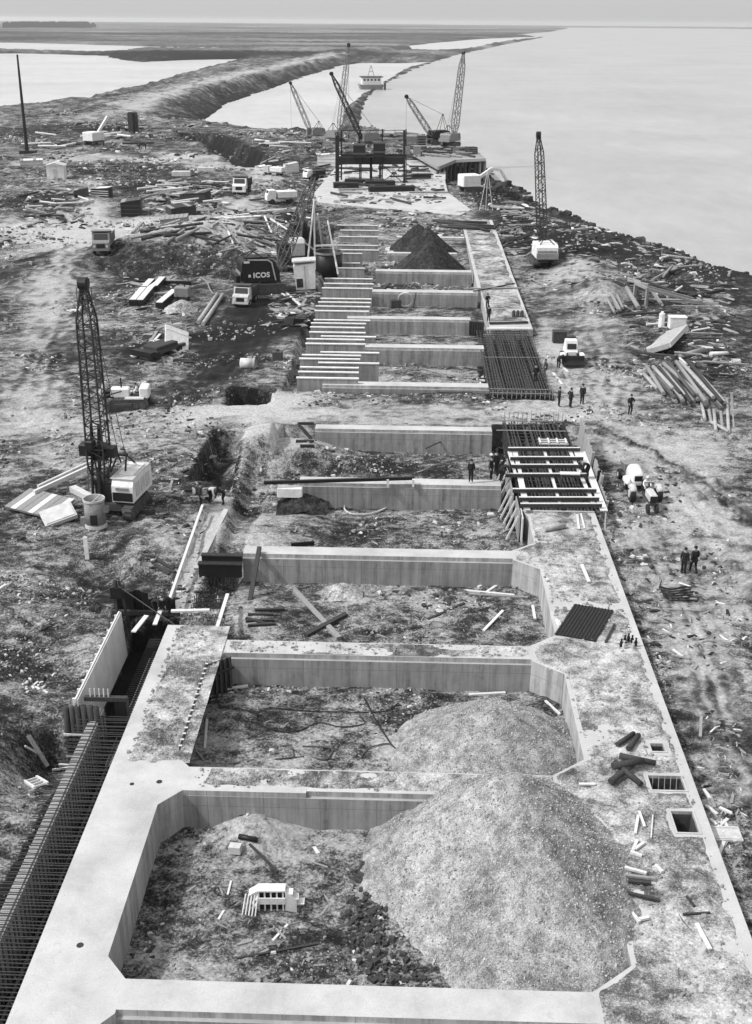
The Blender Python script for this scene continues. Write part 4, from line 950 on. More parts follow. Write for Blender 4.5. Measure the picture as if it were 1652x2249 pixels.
# -- cranes at the far end and on the jetty
def far_crane(base_px, base_y, tip_px, tip_y, z, label, house='grey', boom='steel', seg=16, width=1.3, rope=None, r=.1, s=1.0, heading=None, gantry=3.0):
    d = ray(*base_px); b0 = Vector((d.x / d.y * base_y, base_y, z)); tp = PY(tip_px[0], tip_px[1], tip_y)
    hd = head(b0, tp) if heading is None else heading
    return crane('crawler_crane', b0, hd, tp, label, house, boom, 3.0, width, seg, gantry, rope_to=None if rope is None else Vector((0, 0, rope)), boom_r=r, s=s)
far_crane((990, 318), 300, (1018, 116), 304, 1.6, 'tallest crane of the jetty, long pale lattice boom leaning towards the river', 'grey', 'grey', 20, 1.5, None, .13, 1.1)
far_crane((960, 318), 306, (893, 212), 303, 1.5, 'black crane on the jetty with a short boom leaning landward and a raised gantry', 'black', 'grey', 14, 1.3, 3.0, .10, 1.15, None, 6.5)
far_crane((806, 300), 318, (728, 162), 314, -.4, 'crane behind the steel frame with a thick dark boom leaning landward', 'grey', 'black', 16, 1.2, None, .12, 1.2)
far_crane((738, 300), 330, (766, 98), 326, -.4, 'crane behind the steel frame with the tallest thin pale boom, leaning towards the river', 'grey', 'grey', 20, 1.2, 2.0, .09, 1.0)
far_crane((692, 305), 338, (638, 182), 335, -.4, 'crane on the landward shore with a thin boom leaning landward over the inlet', 'grey', 'grey', 15, 1.2, 1.0, .09, 1.0)
ms = thing('mast', P(60, 338, -.6), 'dark mast standing at the edge of the pale spoil near the lagoon', 'mast')
mt_ = PY(38, 120, P(60, 338, -.6).y) - P(60, 338, -.6)
MB().tube((0, 0, -.5), mt_, .5, .22, 8).build('pole', 'black', ms)
MB().box(-1.6, 2.2, -1.2, 1.2, -.3, .8).build('base_block', 'black', ms)
# -- the black crane with white lettering
B3 = Vector((-18.0, 141.5, gz(-18.0, 141.5)))
tip3 = PY(692, 388, 158)
hd3 = math.radians(70)
c3, L3 = crane('crawler_crane', B3, hd3, tip3, 'black crane with white lettering on its house, boom slanting up over the rib walls', 'black', 'rust', 3.0, 1.3, 20, 1.2, cab=False, foot=(0, 1.4, 1.9), s=1.25, round_house=True, boom_r=.085)
c3.rotation_euler.z = -hd3
cv = bpy.data.curves.new('lettering', 'FONT'); cv.body = 'ICOS'; cv.size = .86; cv.extrude = .02; cv.offset = .035; cv.space_character = 1.12
dg_obj = bpy.data.objects.new('lettering_source', cv); COL.objects.link(dg_obj)
bpy.context.view_layer.update()
lm = bpy.data.meshes.new_from_object(dg_obj.evaluated_get(bpy.context.evaluated_depsgraph_get())); bpy.data.objects.remove(dg_obj)
lm.materials.clear(); lm.materials.append(M['sign'])
lo = link('lettering', lm, c3); lo.location = (1.5 + .03, -1.75, 2.05); lo.rotation_euler = (math.radians(90), 0, math.radians(90))
MB().box(1.505, 1.53, -2.35, -2.05, 2.12, 2.45).build('emblem', 'sign', c3)
MB().box(1.505, 1.53, -2.85, -2.15, 3.85, 4.1).build('number_plate', 'sign', c3)
MB().extrude_x([(1.0, 1.6), (.55, 3.75), (.1, 4.05), (-2.4, 4.2), (-2.4, 4.3), (.2, 4.2), (.7, 3.85), (1.15, 1.6)], 1.45, 1.56).build('house_trim', 'offwhite', c3)
# -- second rig behind it and the tripod grab
r2 = thing('piling_rig', G(640, 592), 'dark rig with a pale rounded engine cover behind the lettered crane', 'rig', rz=.3)
crawler(r2, 4.0, 2.5, .7, .5)
MB().bevel_box(-1.6, 1.5, -1.8, 1.8, 1.0, 2.1, .1).build('deck', 'black', r2)
MB().extrude_x([(-1.5, 2.1), (-1.5, 3.7), (-1.1, 4.2), (.6, 4.2), (1.0, 3.7), (1.0, 2.1)], -.2, 1.6).build('engine_cover', 'offwhite', r2)
MB().box(-1.7, -.25, -1.2, 1.4, 2.1, 3.6).build('winch', 'black', r2)
MB().beam((1.5, 2.0, 1.0), (2.6, 3.5, 8.0), .35, .35).build('leader', 'rust', r2)
gb = thing('grab_cabin', G(672, 632), 'leaning pale grab cabin with a dark window, beside the rib walls', 'cabin', rz=.1, ry=-.06)
MB().hexa([(-1.2, -1, 0), (1.2, -1, 0), (1.2, 1.2, 0), (-1.2, 1.2, 0), (-1.4, -1.0, 3.0), (1.4, -1.0, 3.2), (1.4, 1.2, 3.4), (-1.2, 1.2, 3.2)]).build('cabin_shell', 'white', gb)
MB().box(-1.1, -.3, -1.06, -1.02, .3, 1.4).build('window', 'glass', gb)
MB().box(-.02, .04, -1.08, -1.03, 0, 3.0).build('seam', 'grey', gb)
MB().box(-1.5, 1.5, -1.1, 1.3, 3.42, 3.6).build('roof', 'offwhite', gb)
def pole_thing(a, b_, r, mat, label, name='pole', cat='pole'):
    a = Vector(a); b_ = Vector(b_); o = MB().tube((0, 0, 0), b_ - a, r, r * .8, 7).build(name, mat); o.location = a; return tag(o, label, cat)
Yt = 150
tk = thing('slurry_tank', (-10.9, 154, gz(-10.9, 154) - .2), 'dark open slurry tank between the grab cabin and the rib walls', 'tank')
MB().ring((0, 0, 0), (0, 0, 3.9), 1.9, .08, 20).build('shell', 'black', tk, True)
MB().ring((0, 0, 3.7), (0, 0, 3.95), 2.0, .12, 20).build('rim', 'wood', tk)
tri = thing('tripod', PY(690, 590, Yt), 'tall pale pole tripod over the grab cabin and slurry tank', 'tripod')
o0 = Vector(tri.location)
apex = PY(690, 440, Yt + 2)
for q in [(674, 592, 149), (692, 592, 150), (708, 545, 155)]:
    MB().tube(PY(q[0], q[1], q[2]) - o0, (apex if q[0] < 700 else PY(698, 470, 150)) - o0, .13, .1, 7).build('leg', 'pale_wood', tri)
MB().beam(PY(690, 540, Yt) - o0, PY(740, 538, Yt) - o0, .2, .2).build('spar', 'pale_wood', tri)
pole_thing(PY(743, 603, 150), PY(720, 485, 156), .14, 'pale_wood', 'single pale pole leaning over the rib walls beside the tripod')
# -- dump trucks
def dump_truck(base, rz, label, cabm='offwhite', body='grey', s=1.0, tip=0):
    t = thing('dump_truck', base, label, 'dump truck', rz=rz, group='dump trucks on the haul roads')
    for x in (-.95, .95):
        for y in (1.9, -1.1, -2.2):
            w = MB().wheel((x * s, y * s, .52 * s), .52 * s, .36 * s, 16).build('wheel', 'rubber', t)
            MB().wheel((x * 1.02 * s, y * s, .52 * s), .22 * s, .38 * s, 10).build('hub', 'grey', w)
    MB().box(-.5 * s, .5 * s, -3.0 * s, 2.8 * s, .6 * s, .95 * s).build('chassis', 'darkgrey', t)
    c = MB().extrude_x([(2.9 * s, .7 * s), (2.9 * s, 1.5 * s), (2.75 * s, 1.7 * s), (2.2 * s, 1.8 * s), (1.95 * s, 2.65 * s), (1.0 * s, 2.65 * s), (1.0 * s, .9 * s)], -1.1 * s, 1.1 * s).build('cab', cabm, t)
    MB().hexa([(-.9 * s, 2.22 * s, 1.85 * s), (.9 * s, 2.22 * s, 1.85 * s), (.9 * s, 2.24 * s, 1.85 * s), (-.9 * s, 2.24 * s, 1.85 * s), (-.85 * s, 2.0 * s, 2.55 * s), (.85 * s, 2.0 * s, 2.55 * s), (.85 * s, 2.03 * s, 2.55 * s), (-.85 * s, 2.03 * s, 2.55 * s)]).build('windscreen', 'glass', c)
    MB().box(-.55 * s, .55 * s, 2.903 * s, 2.93 * s, .85 * s, 1.4 * s).build('grille', 'black', c)
    for x in (-.8, .8): MB().tube((x * s, 2.9 * s, 1.1 * s), (x * s, 2.97 * s, 1.1 * s), .14 * s, .14 * s, 10).build('headlight', 'white', c)
    MB().box(-1.15 * s, 1.15 * s, 2.935 * s, 3.05 * s, .55 * s, .8 * s).build('bumper', cabm, t)
    b = MB()
    b.hexa([(-1.0 * s, -3.1 * s, 1.0 * s), (1.0 * s, -3.1 * s, 1.0 * s), (1.0 * s, .85 * s, 1.0 * s), (-1.0 * s, .85 * s, 1.0 * s), (-1.0 * s, -3.1 * s, 1.1 * s), (1.0 * s, -3.1 * s, 1.1 * s), (1.0 * s, .85 * s, 1.1 * s), (-1.0 * s, .85 * s, 1.1 * s)])
    for sx in (-1, 1): b.hexa([(sx * 1.0 * s, -3.1 * s, 1.0 * s), (sx * 1.08 * s, -3.1 * s, 1.0 * s), (sx * 1.08 * s, .85 * s, 1.0 * s), (sx * 1.0 * s, .85 * s, 1.0 * s), (sx * 1.2 * s, -3.3 * s, 2.3 * s), (sx * 1.28 * s, -3.3 * s, 2.3 * s), (sx * 1.28 * s, .9 * s, 2.5 * s), (sx * 1.2 * s, .9 * s, 2.5 * s)])
    b.box(-1.22 * s, 1.22 * s, .86 * s, .95 * s, 1.0 * s, 2.95 * s).box(-1.22 * s, 1.22 * s, .951 * s, 2.0 * s, 2.86 * s, 2.95 * s).box(-1.1 * s, 1.1 * s, -3.18 * s, -3.11 * s, 1.0 * s, 2.1 * s)
    bd = b.build('tipping_body', body, t)
    for k in range(4):
        for sx in (-1, 1): MB().box(min(sx * 1.15, sx * 1.3) * s, max(sx * 1.15, sx * 1.3) * s, (-2.8 + k) * s, (-2.66 + k) * s, 1.1 * s, 2.3 * s).build('body_rib', body, bd)
    MB().box(-1.0 * s, 1.0 * s, -2.9 * s, .7 * s, 1.6 * s, 1.95 * s).build('load', 'spoil_dark', bd)
    return t
dump_truck(G(228, 548), math.radians(188), 'grey dump truck on the pale road beside the spoil bank, facing the camera', 'grey', 'grey', 1.05)
dump_truck(G(532, 424), math.radians(178), 'white-fronted dump truck coming along the far haul road', 'white', 'darkgrey', 1.15)
dump_truck(G(541, 666), math.radians(172), 'muddy pale dump truck parked in front of the lettered black crane', 'offwhite', 'darkgrey', .86)
def lorry(base, rz, label, name='flatbed_lorry', mat='offwhite', s=1.0, top='white'):
    t = thing(name, base, label, 'lorry', rz=rz)
    for x in (-.85, .85):
        for y in (1.5, -1.4): MB().wheel((x * s, y * s, .42 * s), .42 * s, .3 * s, 14).build('wheel', 'rubber', t)
    MB().box(-.9 * s, .9 * s, -2.4 * s, .7 * s, .7 * s, 1.0 * s).build('bed', 'grey', t)
    MB().extrude_x([(2.3 * s, .6 * s), (2.3 * s, 1.3 * s), (1.9 * s, 2.1 * s), (.9 * s, 2.1 * s), (.9 * s, .6 * s)], -.9 * s, .9 * s).build('cab', mat, t)
    MB().hexa([(-.75 * s, 2.2 * s, 1.4 * s), (.75 * s, 2.2 * s, 1.4 * s), (.75 * s, 2.23 * s, 1.4 * s), (-.75 * s, 2.23 * s, 1.4 * s), (-.7 * s, 1.95 * s, 2.0 * s), (.7 * s, 1.95 * s, 2.0 * s), (.7 * s, 1.98 * s, 2.0 * s), (-.7 * s, 1.98 * s, 2.0 * s)]).build('windscreen', 'glass', t)
    MB().bevel_box(-.95 * s, .95 * s, -2.4 * s, .6 * s, 1.001 * s, 1.9 * s, .06).build('load_box', top, t)
    return t
lorry(G(602, 386), 1.2, 'pale open lorry parked near the far haul road', mat='offwhite')
lorry(G(690, 392), 2.2, 'dark lorry with pale cab beside the steel frame', mat='white', top='black')
lorry(G(617, 447), 1.9, 'white-roofed van parked on the spoil near the raised boom', 'parked_van', 'white', 1.2)
lorry(G(850, 300), 1.4, 'pale lorry on the jetty approach behind the steel frame', mat='offwhite')
# -- bulldozer
bz = thing('bulldozer', G(288, 893), 'pale bulldozer with a raised dark blade pushing spoil, a driver in white on it', 'bulldozer', rz=math.radians(95))
crawler(bz, 3.3, 1.9, .5, .48)
MB().box(-.65, .65, -1.4, 1.3, .5, 1.05).build('frame', 'grey', bz)
MB().bevel_box(-.42, .42, .0, 1.6, 1.05, 1.75, .08).build('bonnet', 'white', bz)
MB().bevel_box(-.75, .75, -1.7, -.9, 1.0, 1.9, .08).build('fuel_tank', 'white', bz)
MB().box(-.5, .5, -.9, -.3, 1.1, 1.3).box(-.5, .5, -1.0, -.88, 1.31, 1.8).build('seat', 'darkgrey', bz)
for x in (-.95, .95): MB().box(x - .3, x + .3, -1.3, .3, 1.02, 1.12).build('fender', 'offwhite', bz)
MB().tube((.0, .7, 1.75), (.0, .7, 2.6), .07).build('exhaust', 'black', bz)
pr = [(2.1 + .28 * math.cos(math.radians(a)) * 1.0 - .25, .95 + .75 * math.sin(math.radians(a))) for a in range(-75, 80, 15)]
pr = [(2.45 - .3 * math.cos(math.radians(a)), 1.0 + .85 * math.sin(math.radians(a))) for a in range(-80, 81, 16)]
MB().extrude_x(pr + [(y - .07, z) for y, z in reversed(pr)], -1.7, 1.7).build('blade', 'offwhite', bz)
for x in (-1.3, 1.3):
    MB().beam((x, -.3, .6), (x, 2.2, .5), .16, .2).beam((x * .5, .6, 1.6), (x * .9, 2.15, 1.3), .1, .1).build('push_arm', 'darkgrey', bz)
MB().box(-.3, .3, 1.6, 2.1, .9, 1.5).build('radiator_guard', 'black', bz)
# -- site dumper with a bonnet, tractor and loader on the river side
dm = thing('site_dumper', G(1388, 1062), 'white bonneted site dumper with a dark grille facing the camera beside the shuttering', 'dumper', rz=math.radians(186))
for x in (-.85, .85):
    for y in (1.1, -1.2): 
        w = MB().wheel((x, y, .45), .45, .36, 16).build('wheel', 'rubber', dm); MB().wheel((x * 1.02, y, .45), .2, .38, 10).build('hub', 'offwhite', w)
def loft(secs, n=12):
    b = MB(); v = []
    for (y, w, z0, z1, e) in secs:
        for k in range(n):
            t = math.pi * k / (n - 1); c, s_ = math.cos(t), math.sin(t)
            v.append((w * math.copysign(abs(c) ** e, c), y, z0 + (z1 - z0) * abs(s_) ** e))
    f = [(i * n + k, i * n + k + 1, (i + 1) * n + k + 1, (i + 1) * n + k) for i in range(len(secs) - 1) for k in range(n - 1)]
    f += [tuple(range(n - 1, -1, -1)), tuple(range((len(secs) - 1) * n, len(secs) * n))]
    return b.add(v, f)
loft([(1.75, .5, .75, 1.35, .6), (1.6, .56, .75, 1.6, .6), (.9, .62, .75, 1.75, .6), (.1, .72, .75, 1.85, .6)]).build('bonnet', 'white', dm, True)
for x in (-.85, .85): loft([(1.75, .2, .6, .85, .7), (1.4, .26, .6, 1.05, .7), (.8, .26, .6, 1.05, .7), (.4, .22, .6, .9, .7)]).build('mudguard', 'white', dm, True).location.x = x
MB().box(-.36, .36, 1.72, 1.78, .85, 1.32).build('grille', 'black', dm)
MB().box(-.8, .8, -1.9, 1.5, .5, .74).build('chassis', 'darkgrey', dm)
MB().box(-.95, .95, 1.79, 1.95, .55, .75).build('bumper', 'offwhite', dm)
MB().box(-.5, .5, -.4, .05, .75, 1.3).build('seat', 'black', dm)
MB().hexa([(-.5, -1.7, .8), (.5, -1.7, .8), (.5, -.5, .8), (-.5, -.5, .8), (-.75, -1.9, 1.5), (.75, -1.9, 1.5), (.7, -.45, 1.6), (-.7, -.45, 1.6)]).build('skip', 'grey', dm)
dm.scale = (.8, .8, .85)
tr_ = thing('tractor', G(1422, 1112), 'small pale wheeled tractor beside the site dumper', 'tractor', rz=math.radians(183))
for x in (-.95, .95):
    w = MB().wheel((x, -.9, .62), .62, .34, 18).build('wheel', 'rubber', tr_); MB().wheel((x * 1.03, -.9, .62), .3, .36, 12).build('hub', 'offwhite', w)
    loft([(-1.4, .22, .9, 1.15, .7), (-.9, .24, 1.0, 1.35, .7), (-.4, .22, .9, 1.15, .7)]).build('mudguard', 'offwhite', tr_, True).location.x = x * .98
for x in (-.3, .3): MB().wheel((x, 1.25, .34), .34, .16, 14).build('front_wheel', 'rubber', tr_)
MB().beam((0, -1.0, .7), (0, 1.3, .75), .4, .35).build('chassis', 'darkgrey', tr_)
MB().bevel_box(-.28, .28, .0, 1.35, .9, 1.4, .08).build('bonnet', 'offwhite', tr_)
MB().box(-.24, .24, 1.36, 1.4, .85, 1.3).build('grille', 'black', tr_)
MB().box(-.3, .3, -1.0, -.5, 1.0, 1.15).box(-.3, .3, -1.08, -.99, 1.16, 1.6).build('seat', 'black', tr_)
MB().tube((0, -.1, 1.35), (0, -.4, 1.6), .03).tube((-.22, -.4, 1.62), (.22, -.4, 1.62), .03).build('steering_wheel', 'black', tr_)
ld = thing('loading_shovel', G(1253, 794), 'small white loader with a wide black bucket beside the reinforcement mat', 'loader', rz=math.radians(182))
for x in (-.75, .75):
    for y in (.8, -.9): MB().wheel((x, y, .42), .42, .32, 14).build('wheel', 'rubber', ld)
MB().bevel_box(-.6, .6, -1.5, .6, .6, 1.2, .08).build('body', 'white', ld)
MB().hexa([(-.62, -1.1, 1.2), (.62, -1.1, 1.2), (.62, .2, 1.2), (-.62, .2, 1.2), (-.55, -1.0, 2.1), (.55, -1.0, 2.1), (.55, -.1, 2.1), (-.55, -.1, 2.1)]).build('cab', 'white', ld)
MB().box(-.45, .45, .12, .22, 1.3, 1.85).build('windscreen', 'glass', ld)
for x in (-.95, .95): MB().bevel_box(x - .22, x + .22, .3, 1.3, .75, 1.05, .06).build('mudguard', 'white', ld)
MB().extrude_x([(1.3, .2), (2.1, .15), (2.15, .25), (1.45, .5), (1.4, .95), (1.3, .95)], -1.1, 1.1).build('bucket', 'black', ld)
for x in (-.5, .5): MB().beam((x, .3, 1.1), (x, 1.35, .6), .12, .16).build('lift_arm', 'black', ld)
# -- far white excavator on the landward side
ex = thing('excavator', G(207, 318), 'white excavator with raised jib on the far landward spoil', 'excavator', rz=math.radians(-25))
crawler(ex, 4.2, 2.8, .7, .5, wheels=False)
MB().bevel_box(-1.7, 1.7, -2.4, 1.4, 1.1, 3.2, .15).build('house', 'white', ex)
MB().box(.5, 1.72, 1.41, 2.2, 1.1, 3.0).build('cab', 'white', ex)
MB().beam((-.3, 1.3, 2.0), (.6, 5.5, 6.5), .5, .6).build('jib', 'white', ex)
MB().beam((.6, 5.5, 6.5), (1.6, 7.6, 3.8), .35, .45).build('stick', 'offwhite', ex)
MB().extrude_x([(7.2, 2.9), (8.2, 2.9), (8.3, 4.0), (7.5, 4.1)], .9, 2.2).build('bucket', 'black', ex)
# -- excavator under the jetty
e2 = thing('excavator', G(1035, 420), 'white excavator with a bent jib under the jetty edge', 'excavator', rz=math.radians(-70))
crawler(e2, 4.0, 2.6, .7, .5, wheels=False)
MB().bevel_box(-1.6, 1.6, -2.4, 1.4, 1.1, 3.3, .15).build('house', 'white', e2)
MB().beam((0, 1.3, 2.4), (0, 4.2, 4.2), .5, .6).beam((0, 4.2, 4.2), (0, 6.2, 3.9), .45, .55).build('jib', 'white', e2)
MB().beam((0, 6.2, 3.9), (0, 7.8, 1.6), .4, .45).build('stick', 'white', e2)
MB().extrude_x([(7.2, .7), (8.4, .7), (8.5, 1.8), (7.6, 1.9)], -.7, .7).build('bucket', 'black', e2)
# ------------------------------------------------------------------ steel frame, jetty, barge, huts
sf = thing('hopper_gantry', (-8, 241, 0), 'tall black steel frame carrying two hoppers, at the head of the pale apron', 'steel frame')
so = Vector((-8, 241, 0))
def col(px_, top, bot, y, w=.5, nm='column', h=None):
    a, c = PY(px_, bot, y) - so, PY(px_, top, y) - so; a.z = .0
    MB().beam(a, c, w, w).build(nm, 'black', sf)
for q in [(741, 297, 405, 240, .75), (750, 286, 400, 244, .3), (888, 286, 412, 240, .42), (892, 283, 400, 244, .2), (815, 345, 400, 240, .5), (793, 345, 408, 239, .25), (835, 345, 402, 244, .4), (840, 283, 345, 244, .26), (790, 286, 345, 244, .2)]: col(*q)
for (xa, xb, yy, Y, w, h) in [(741, 890, 353, 240, .5, 1.4), (748, 892, 341, 244, .35, .5), (750, 893, 286, 244, .12, .12), (820, 893, 307, 244, .1, .1), (741, 890, 346, 241, .3, .5)]:
    MB().beam(PY(xa, yy, Y) - so, PY(xb, yy, Y) - so, w, h).build('girder', 'black', sf)
for (xa, ya, xb, yb) in [(837, 360, 888, 404), (837, 402, 888, 362)]:
    MB().beam(PY(xa, ya, 242) - so, PY(xb, yb, 242) - so, .14, .14).build('brace', 'steel', sf)
for (xa, xb, ya, yb) in [(776, 802, 318, 360), (820, 846, 314, 358)]:
    p, q = PY(xa, yb, 238.5) - so, PY(xb, ya, 238.5) - so
    hp = MB().box(p.x, q.x, p.y, p.y + 3.2, p.z + 1.2, q.z).hexa([(p.x + .8, p.y + .8, p.z), (q.x - .8, p.y + .8, p.z), (q.x - .8, p.y + 2.4, p.z), (p.x + .8, p.y + 2.4, p.z), (p.x, p.y, p.z + 1.199), (q.x, p.y, p.z + 1.199), (q.x, p.y + 3.2, p.z + 1.199), (p.x, p.y + 3.2, p.z + 1.199)]).build('hopper', 'black', sf)
    MB().box(p.x - .1, q.x + .1, p.y - .1, p.y - .01, q.z - 1.9, q.z - 1.6).box(p.x - .1, q.x + .1, p.y - .1, p.y - .01, q.z - .2, q.z).build('hopper_band', 'rust', hp)
for k in range(2):
    MB().box(10.2 + k * .0 - 4 + k * 2.2, 11.8 - 4 + k * 2.2, 2.2, 2.4, 5.4, 7.0).build('frame_panel', 'grey', sf)
JT = 1.5
jp = [tuple(P(x, y, JT))[:2] for x, y in [(872, 318), (1040, 322), (1066, 349), (1000, 352), (962, 368)]]
jt = thing('jetty', (14, 285, -4), 'timber jetty on tall dark piles over the river, cranes standing on it', 'jetty')
jo = Vector((14, 285, -4))
jq = [(x - jo.x, y - jo.y) for x, y in jp]
MB().prism(jq, JT + 4 - .5, JT + 4).build('deck', 'wood', jt)
pc = Vector(jq[2] + (0,)); pd = Vector(jq[3] + (0,)); pe = Vector(jq[4] + (0,)); pb = Vector(jq[1] + (0,))
MB().beam(pc + Vector((0, -.2, JT + 3.9)), pd + Vector((0, -.2, JT + 3.9)), .5, .7).build('edge_beam', 'pale_wood', jt)
MB().beam(pd + Vector((0, -.2, JT + 3.9)), pe + Vector((0, -.2, JT + 3.9)), .5, .7).build('edge_beam', 'wood', jt)
pts = [pc.lerp(pd, k / 6) for k in range(7)] + [pd.lerp(pe, k / 4) for k in range(1, 5)] + [pc.lerp(pb, k / 5) for k in range(1, 6)] + [pc.lerp(pd, k / 4) + Vector((0, 9, 0)) for k in range(5)]
for p in pts:
    MB().tube((p.x, p.y + .3, -4), (p.x, p.y + .3, JT + 3.5), .34, .3, 9).build('pile', 'dark_wood' if RND.random() < .75 else 'wood', jt, True)
# stacked gear on the jetty
for k, (x, y, w, h, m_, lb_) in enumerate([(905, 312, 3.0, 1.6, 'wood', 'brown crate stack on the landward side of the jetty'), (925, 318, 2.0, 2.2, 'dark_wood', 'dark crate beside the black jetty crane'), (1035, 338, 2.4, 1.6, 'steel', 'dark winch housing at the river edge of the jetty'), (1012, 335, 2.6, 1.2, 'rust', 'rusty gear box at the foot of the tallest jetty crane')]):
    p = P(x, y, JT); t = thing('gear_crate', p, lb_, 'crate', rz=.2 * k)
    MB().bevel_box(-w / 2, w / 2, -1, 1, 0, h, .06).build('crate_body', m_, t)
    for j in range(3): MB().box(-w / 2 - .05, w / 2 + .05, -1.06, -1.003, h * (.15 + .3 * j), h * (.15 + .3 * j) + .14).build('batten', 'wood', t)
# barge moored at the spit
p = P(815, 196, WZ)
bg_ = thing('dredger', p, 'white-housed dredger moored against the stone spit in the inlet', 'boat', rz=math.radians(8))
bg_.scale = (.72, .8, .72)
MB().hexa([(-8, -5, -.5), (8, -5, -.5), (8, 9, -.5), (-8, 9, -.5), (-9, -5.5, 3.4), (9, -5.5, 3.4), (9, 10, 3.4), (-9, 10, 3.4)]).build('hull', 'grey', bg_)
MB().bevel_box(-7.2, 7.2, -4.6, 6, 3.4, 8.6, .2).build('deckhouse', 'white', bg_)
MB().box(-8.2, 8.6, -5.4, 6.6, 8.602, 9.2).build('roof', 'darkgrey', bg_)
for k in range(5): MB().box(-6.2 + k * 2.7, -4.6 + k * 2.7, -4.66, -4.603, 6.2, 7.6).build('window', 'glass', bg_)
MB().tube((-2.4, 0, 9.2), (0, 1, 17), .22).tube((2.4, 0, 9.2), (0, 1, 17), .22).tube((-1.4, .4, 12.5), (1.4, .4, 12.5), .2).build('mast_frame', 'grey', bg_)
MB().box(9.0, 10.4, -8, -6.4, -.5, 5.0).build('mooring_pile', 'dark_wood', bg_)
# hut and crates on the landward side
def bin_(base, w, d, h, rz, label, mat='dark_wood', roof='steel', name='store_bin'):
    t = thing(name, base, label, 'store', rz=rz, ry=RND.uniform(-.05, .05), rx=RND.uniform(-.05, .05))
    MB().hexa([(-w / 2, -d / 2, -.3), (w / 2, -d / 2, -.3), (w / 2, d / 2, -.3), (-w / 2, d / 2, -.3), (-w / 2, -d / 2, h * .8), (w / 2, -d / 2, h), (w / 2, d / 2, h), (-w / 2, d / 2, h * .85)]).build('body', mat, t)
    n = max(3, int(w / .7))
    for k in range(n): MB().hexa([(-w / 2 + k * w / n + .03, -d / 2 - .15, h * .8 + .2 * h * (k / n) + .02), (-w / 2 + (k + 1) * w / n - .03, -d / 2 - .15, h * .8 + .2 * h * ((k + 1) / n) + .02), (-w / 2 + (k + 1) * w / n - .03, d / 2 + .1, h * .85 + .15 * h * ((k + 1) / n) + .03), (-w / 2 + k * w / n + .03, d / 2 + .1, h * .85 + .15 * h * (k / n) + .03)] + [(-w / 2 + k * w / n + .03, -d / 2 - .15, h * .8 + .2 * h * (k / n) + .1), (-w / 2 + (k + 1) * w / n - .03, -d / 2 - .15, h * .8 + .2 * h * ((k + 1) / n) + .1), (-w / 2 + (k + 1) * w / n - .03, d / 2 + .1, h * .85 + .15 * h * ((k + 1) / n) + .11), (-w / 2 + k * w / n + .03, d / 2 + .1, h * .85 + .15 * h * (k / n) + .11)]).build('roof_board', roof if k % 4 else 'wood', t)
    for k in range(3): MB().box(-w / 2 - .04, w / 2 + .04, -d / 2 - .06, -d / 2 - .004, h * (.1 + .25 * k), h * (.1 + .25 * k) + .1).build('batten', roof, t)
    return t
def hut(base, w, d, h, rz, label, mat='white', roof='offwhite', name='site_hut'):
    t = thing(name, base, label, 'hut', rz=rz)
    MB().box(-w / 2, w / 2, -d / 2, d / 2, -.2, h).build('wall', mat, t)
    MB().hexa([(-w / 2 - .25, -d / 2 - .25, h + .002), (w / 2 + .25, -d / 2 - .25, h + .002), (w / 2 + .25, d / 2 + .25, h + .002), (-w / 2 - .25, d / 2 + .25, h + .002), (-.05, -d / 2 - .25, h + w * .16), (.05, -d / 2 - .25, h + w * .16), (.05, d / 2 + .25, h + w * .16), (-.05, d / 2 + .25, h + w * .16)]).build('roof', roof, t)
    MB().box(-.4, .4, -d / 2 - .03, -d / 2 - .003, 0, h * .75).build('door', 'offwhite', t)
    return t
hut(G(126, 394), 3.6, 3.0, 3.0, .1, 'small white gable-roofed hut standing alone among the landward debris')
bin_(G(70, 362), 5, 3, 1.2, .3, 'low pale tarpaulin-covered shed at the landward edge, before the white hut', 'canvas', 'white')
bin_(G(290, 470), 3.4, 4.0, 2.6, .15, 'black tarred shed in the middle of the landward debris', 'black', 'darkgrey')
bin_(G(398, 470), 4.5, 3.0, 1.5, .5, 'low dark shed roof beside the black tarred shed', 'dark_wood', 'steel')
bin_(G(430, 440), 5.0, 3.0, 1.6, -.2, 'long low dark store behind the scattered poles', 'dark_wood', 'rust')
bin_(G(385, 508), 4.2, 2.4, 2.2, .1, 'grey slatted bin beside the pale road', 'wood', 'wood')
bin_(G(225, 430), 3.4, 2.0, 1.6, -.2, 'dark pale-roofed store beside the narrow white track', 'dark_wood', 'white')
bin_(G(180, 433), 2.6, 2.0, 1.6, .2, 'dark box shed on the landward side of the narrow white track', 'darkgrey', 'darkgrey')
bin_(G(718, 366), 4.2, 2.5, 3.0, 0, 'white site cabin beside the foot of the steel frame', 'white', 'white')
bin_(G(640, 378), 3.0, 2.5, 2.0, .3, 'small pale cabin near the parked lorries', 'white', 'offwhite')
bin_(G(572, 362), 2.4, 2.0, 2.0, .3, 'small white cabin at the end of the long ditch', 'white', 'white')
for k, (x, y, lb_) in enumerate([(390, 385, 'pair of white blocks by the far road, landward one of the nearer pair'), (408, 385, 'white block by the far road, river-side one of the nearer pair'), (446, 376, 'white block by the far road, landward one of the farther pair'), (462, 376, 'white block by the far road, river-side one of the farther pair')]):
    o = MB().bevel_box(-1.1, 1.1, -.7, .7, -.1, .9, .08).box(-1.0, 1.0, -.72, -.702, .3, .38).build('concrete_block', 'stone_light'); o.location = G(x, y); tag(o, lb_, 'block', 'white blocks by the far road')
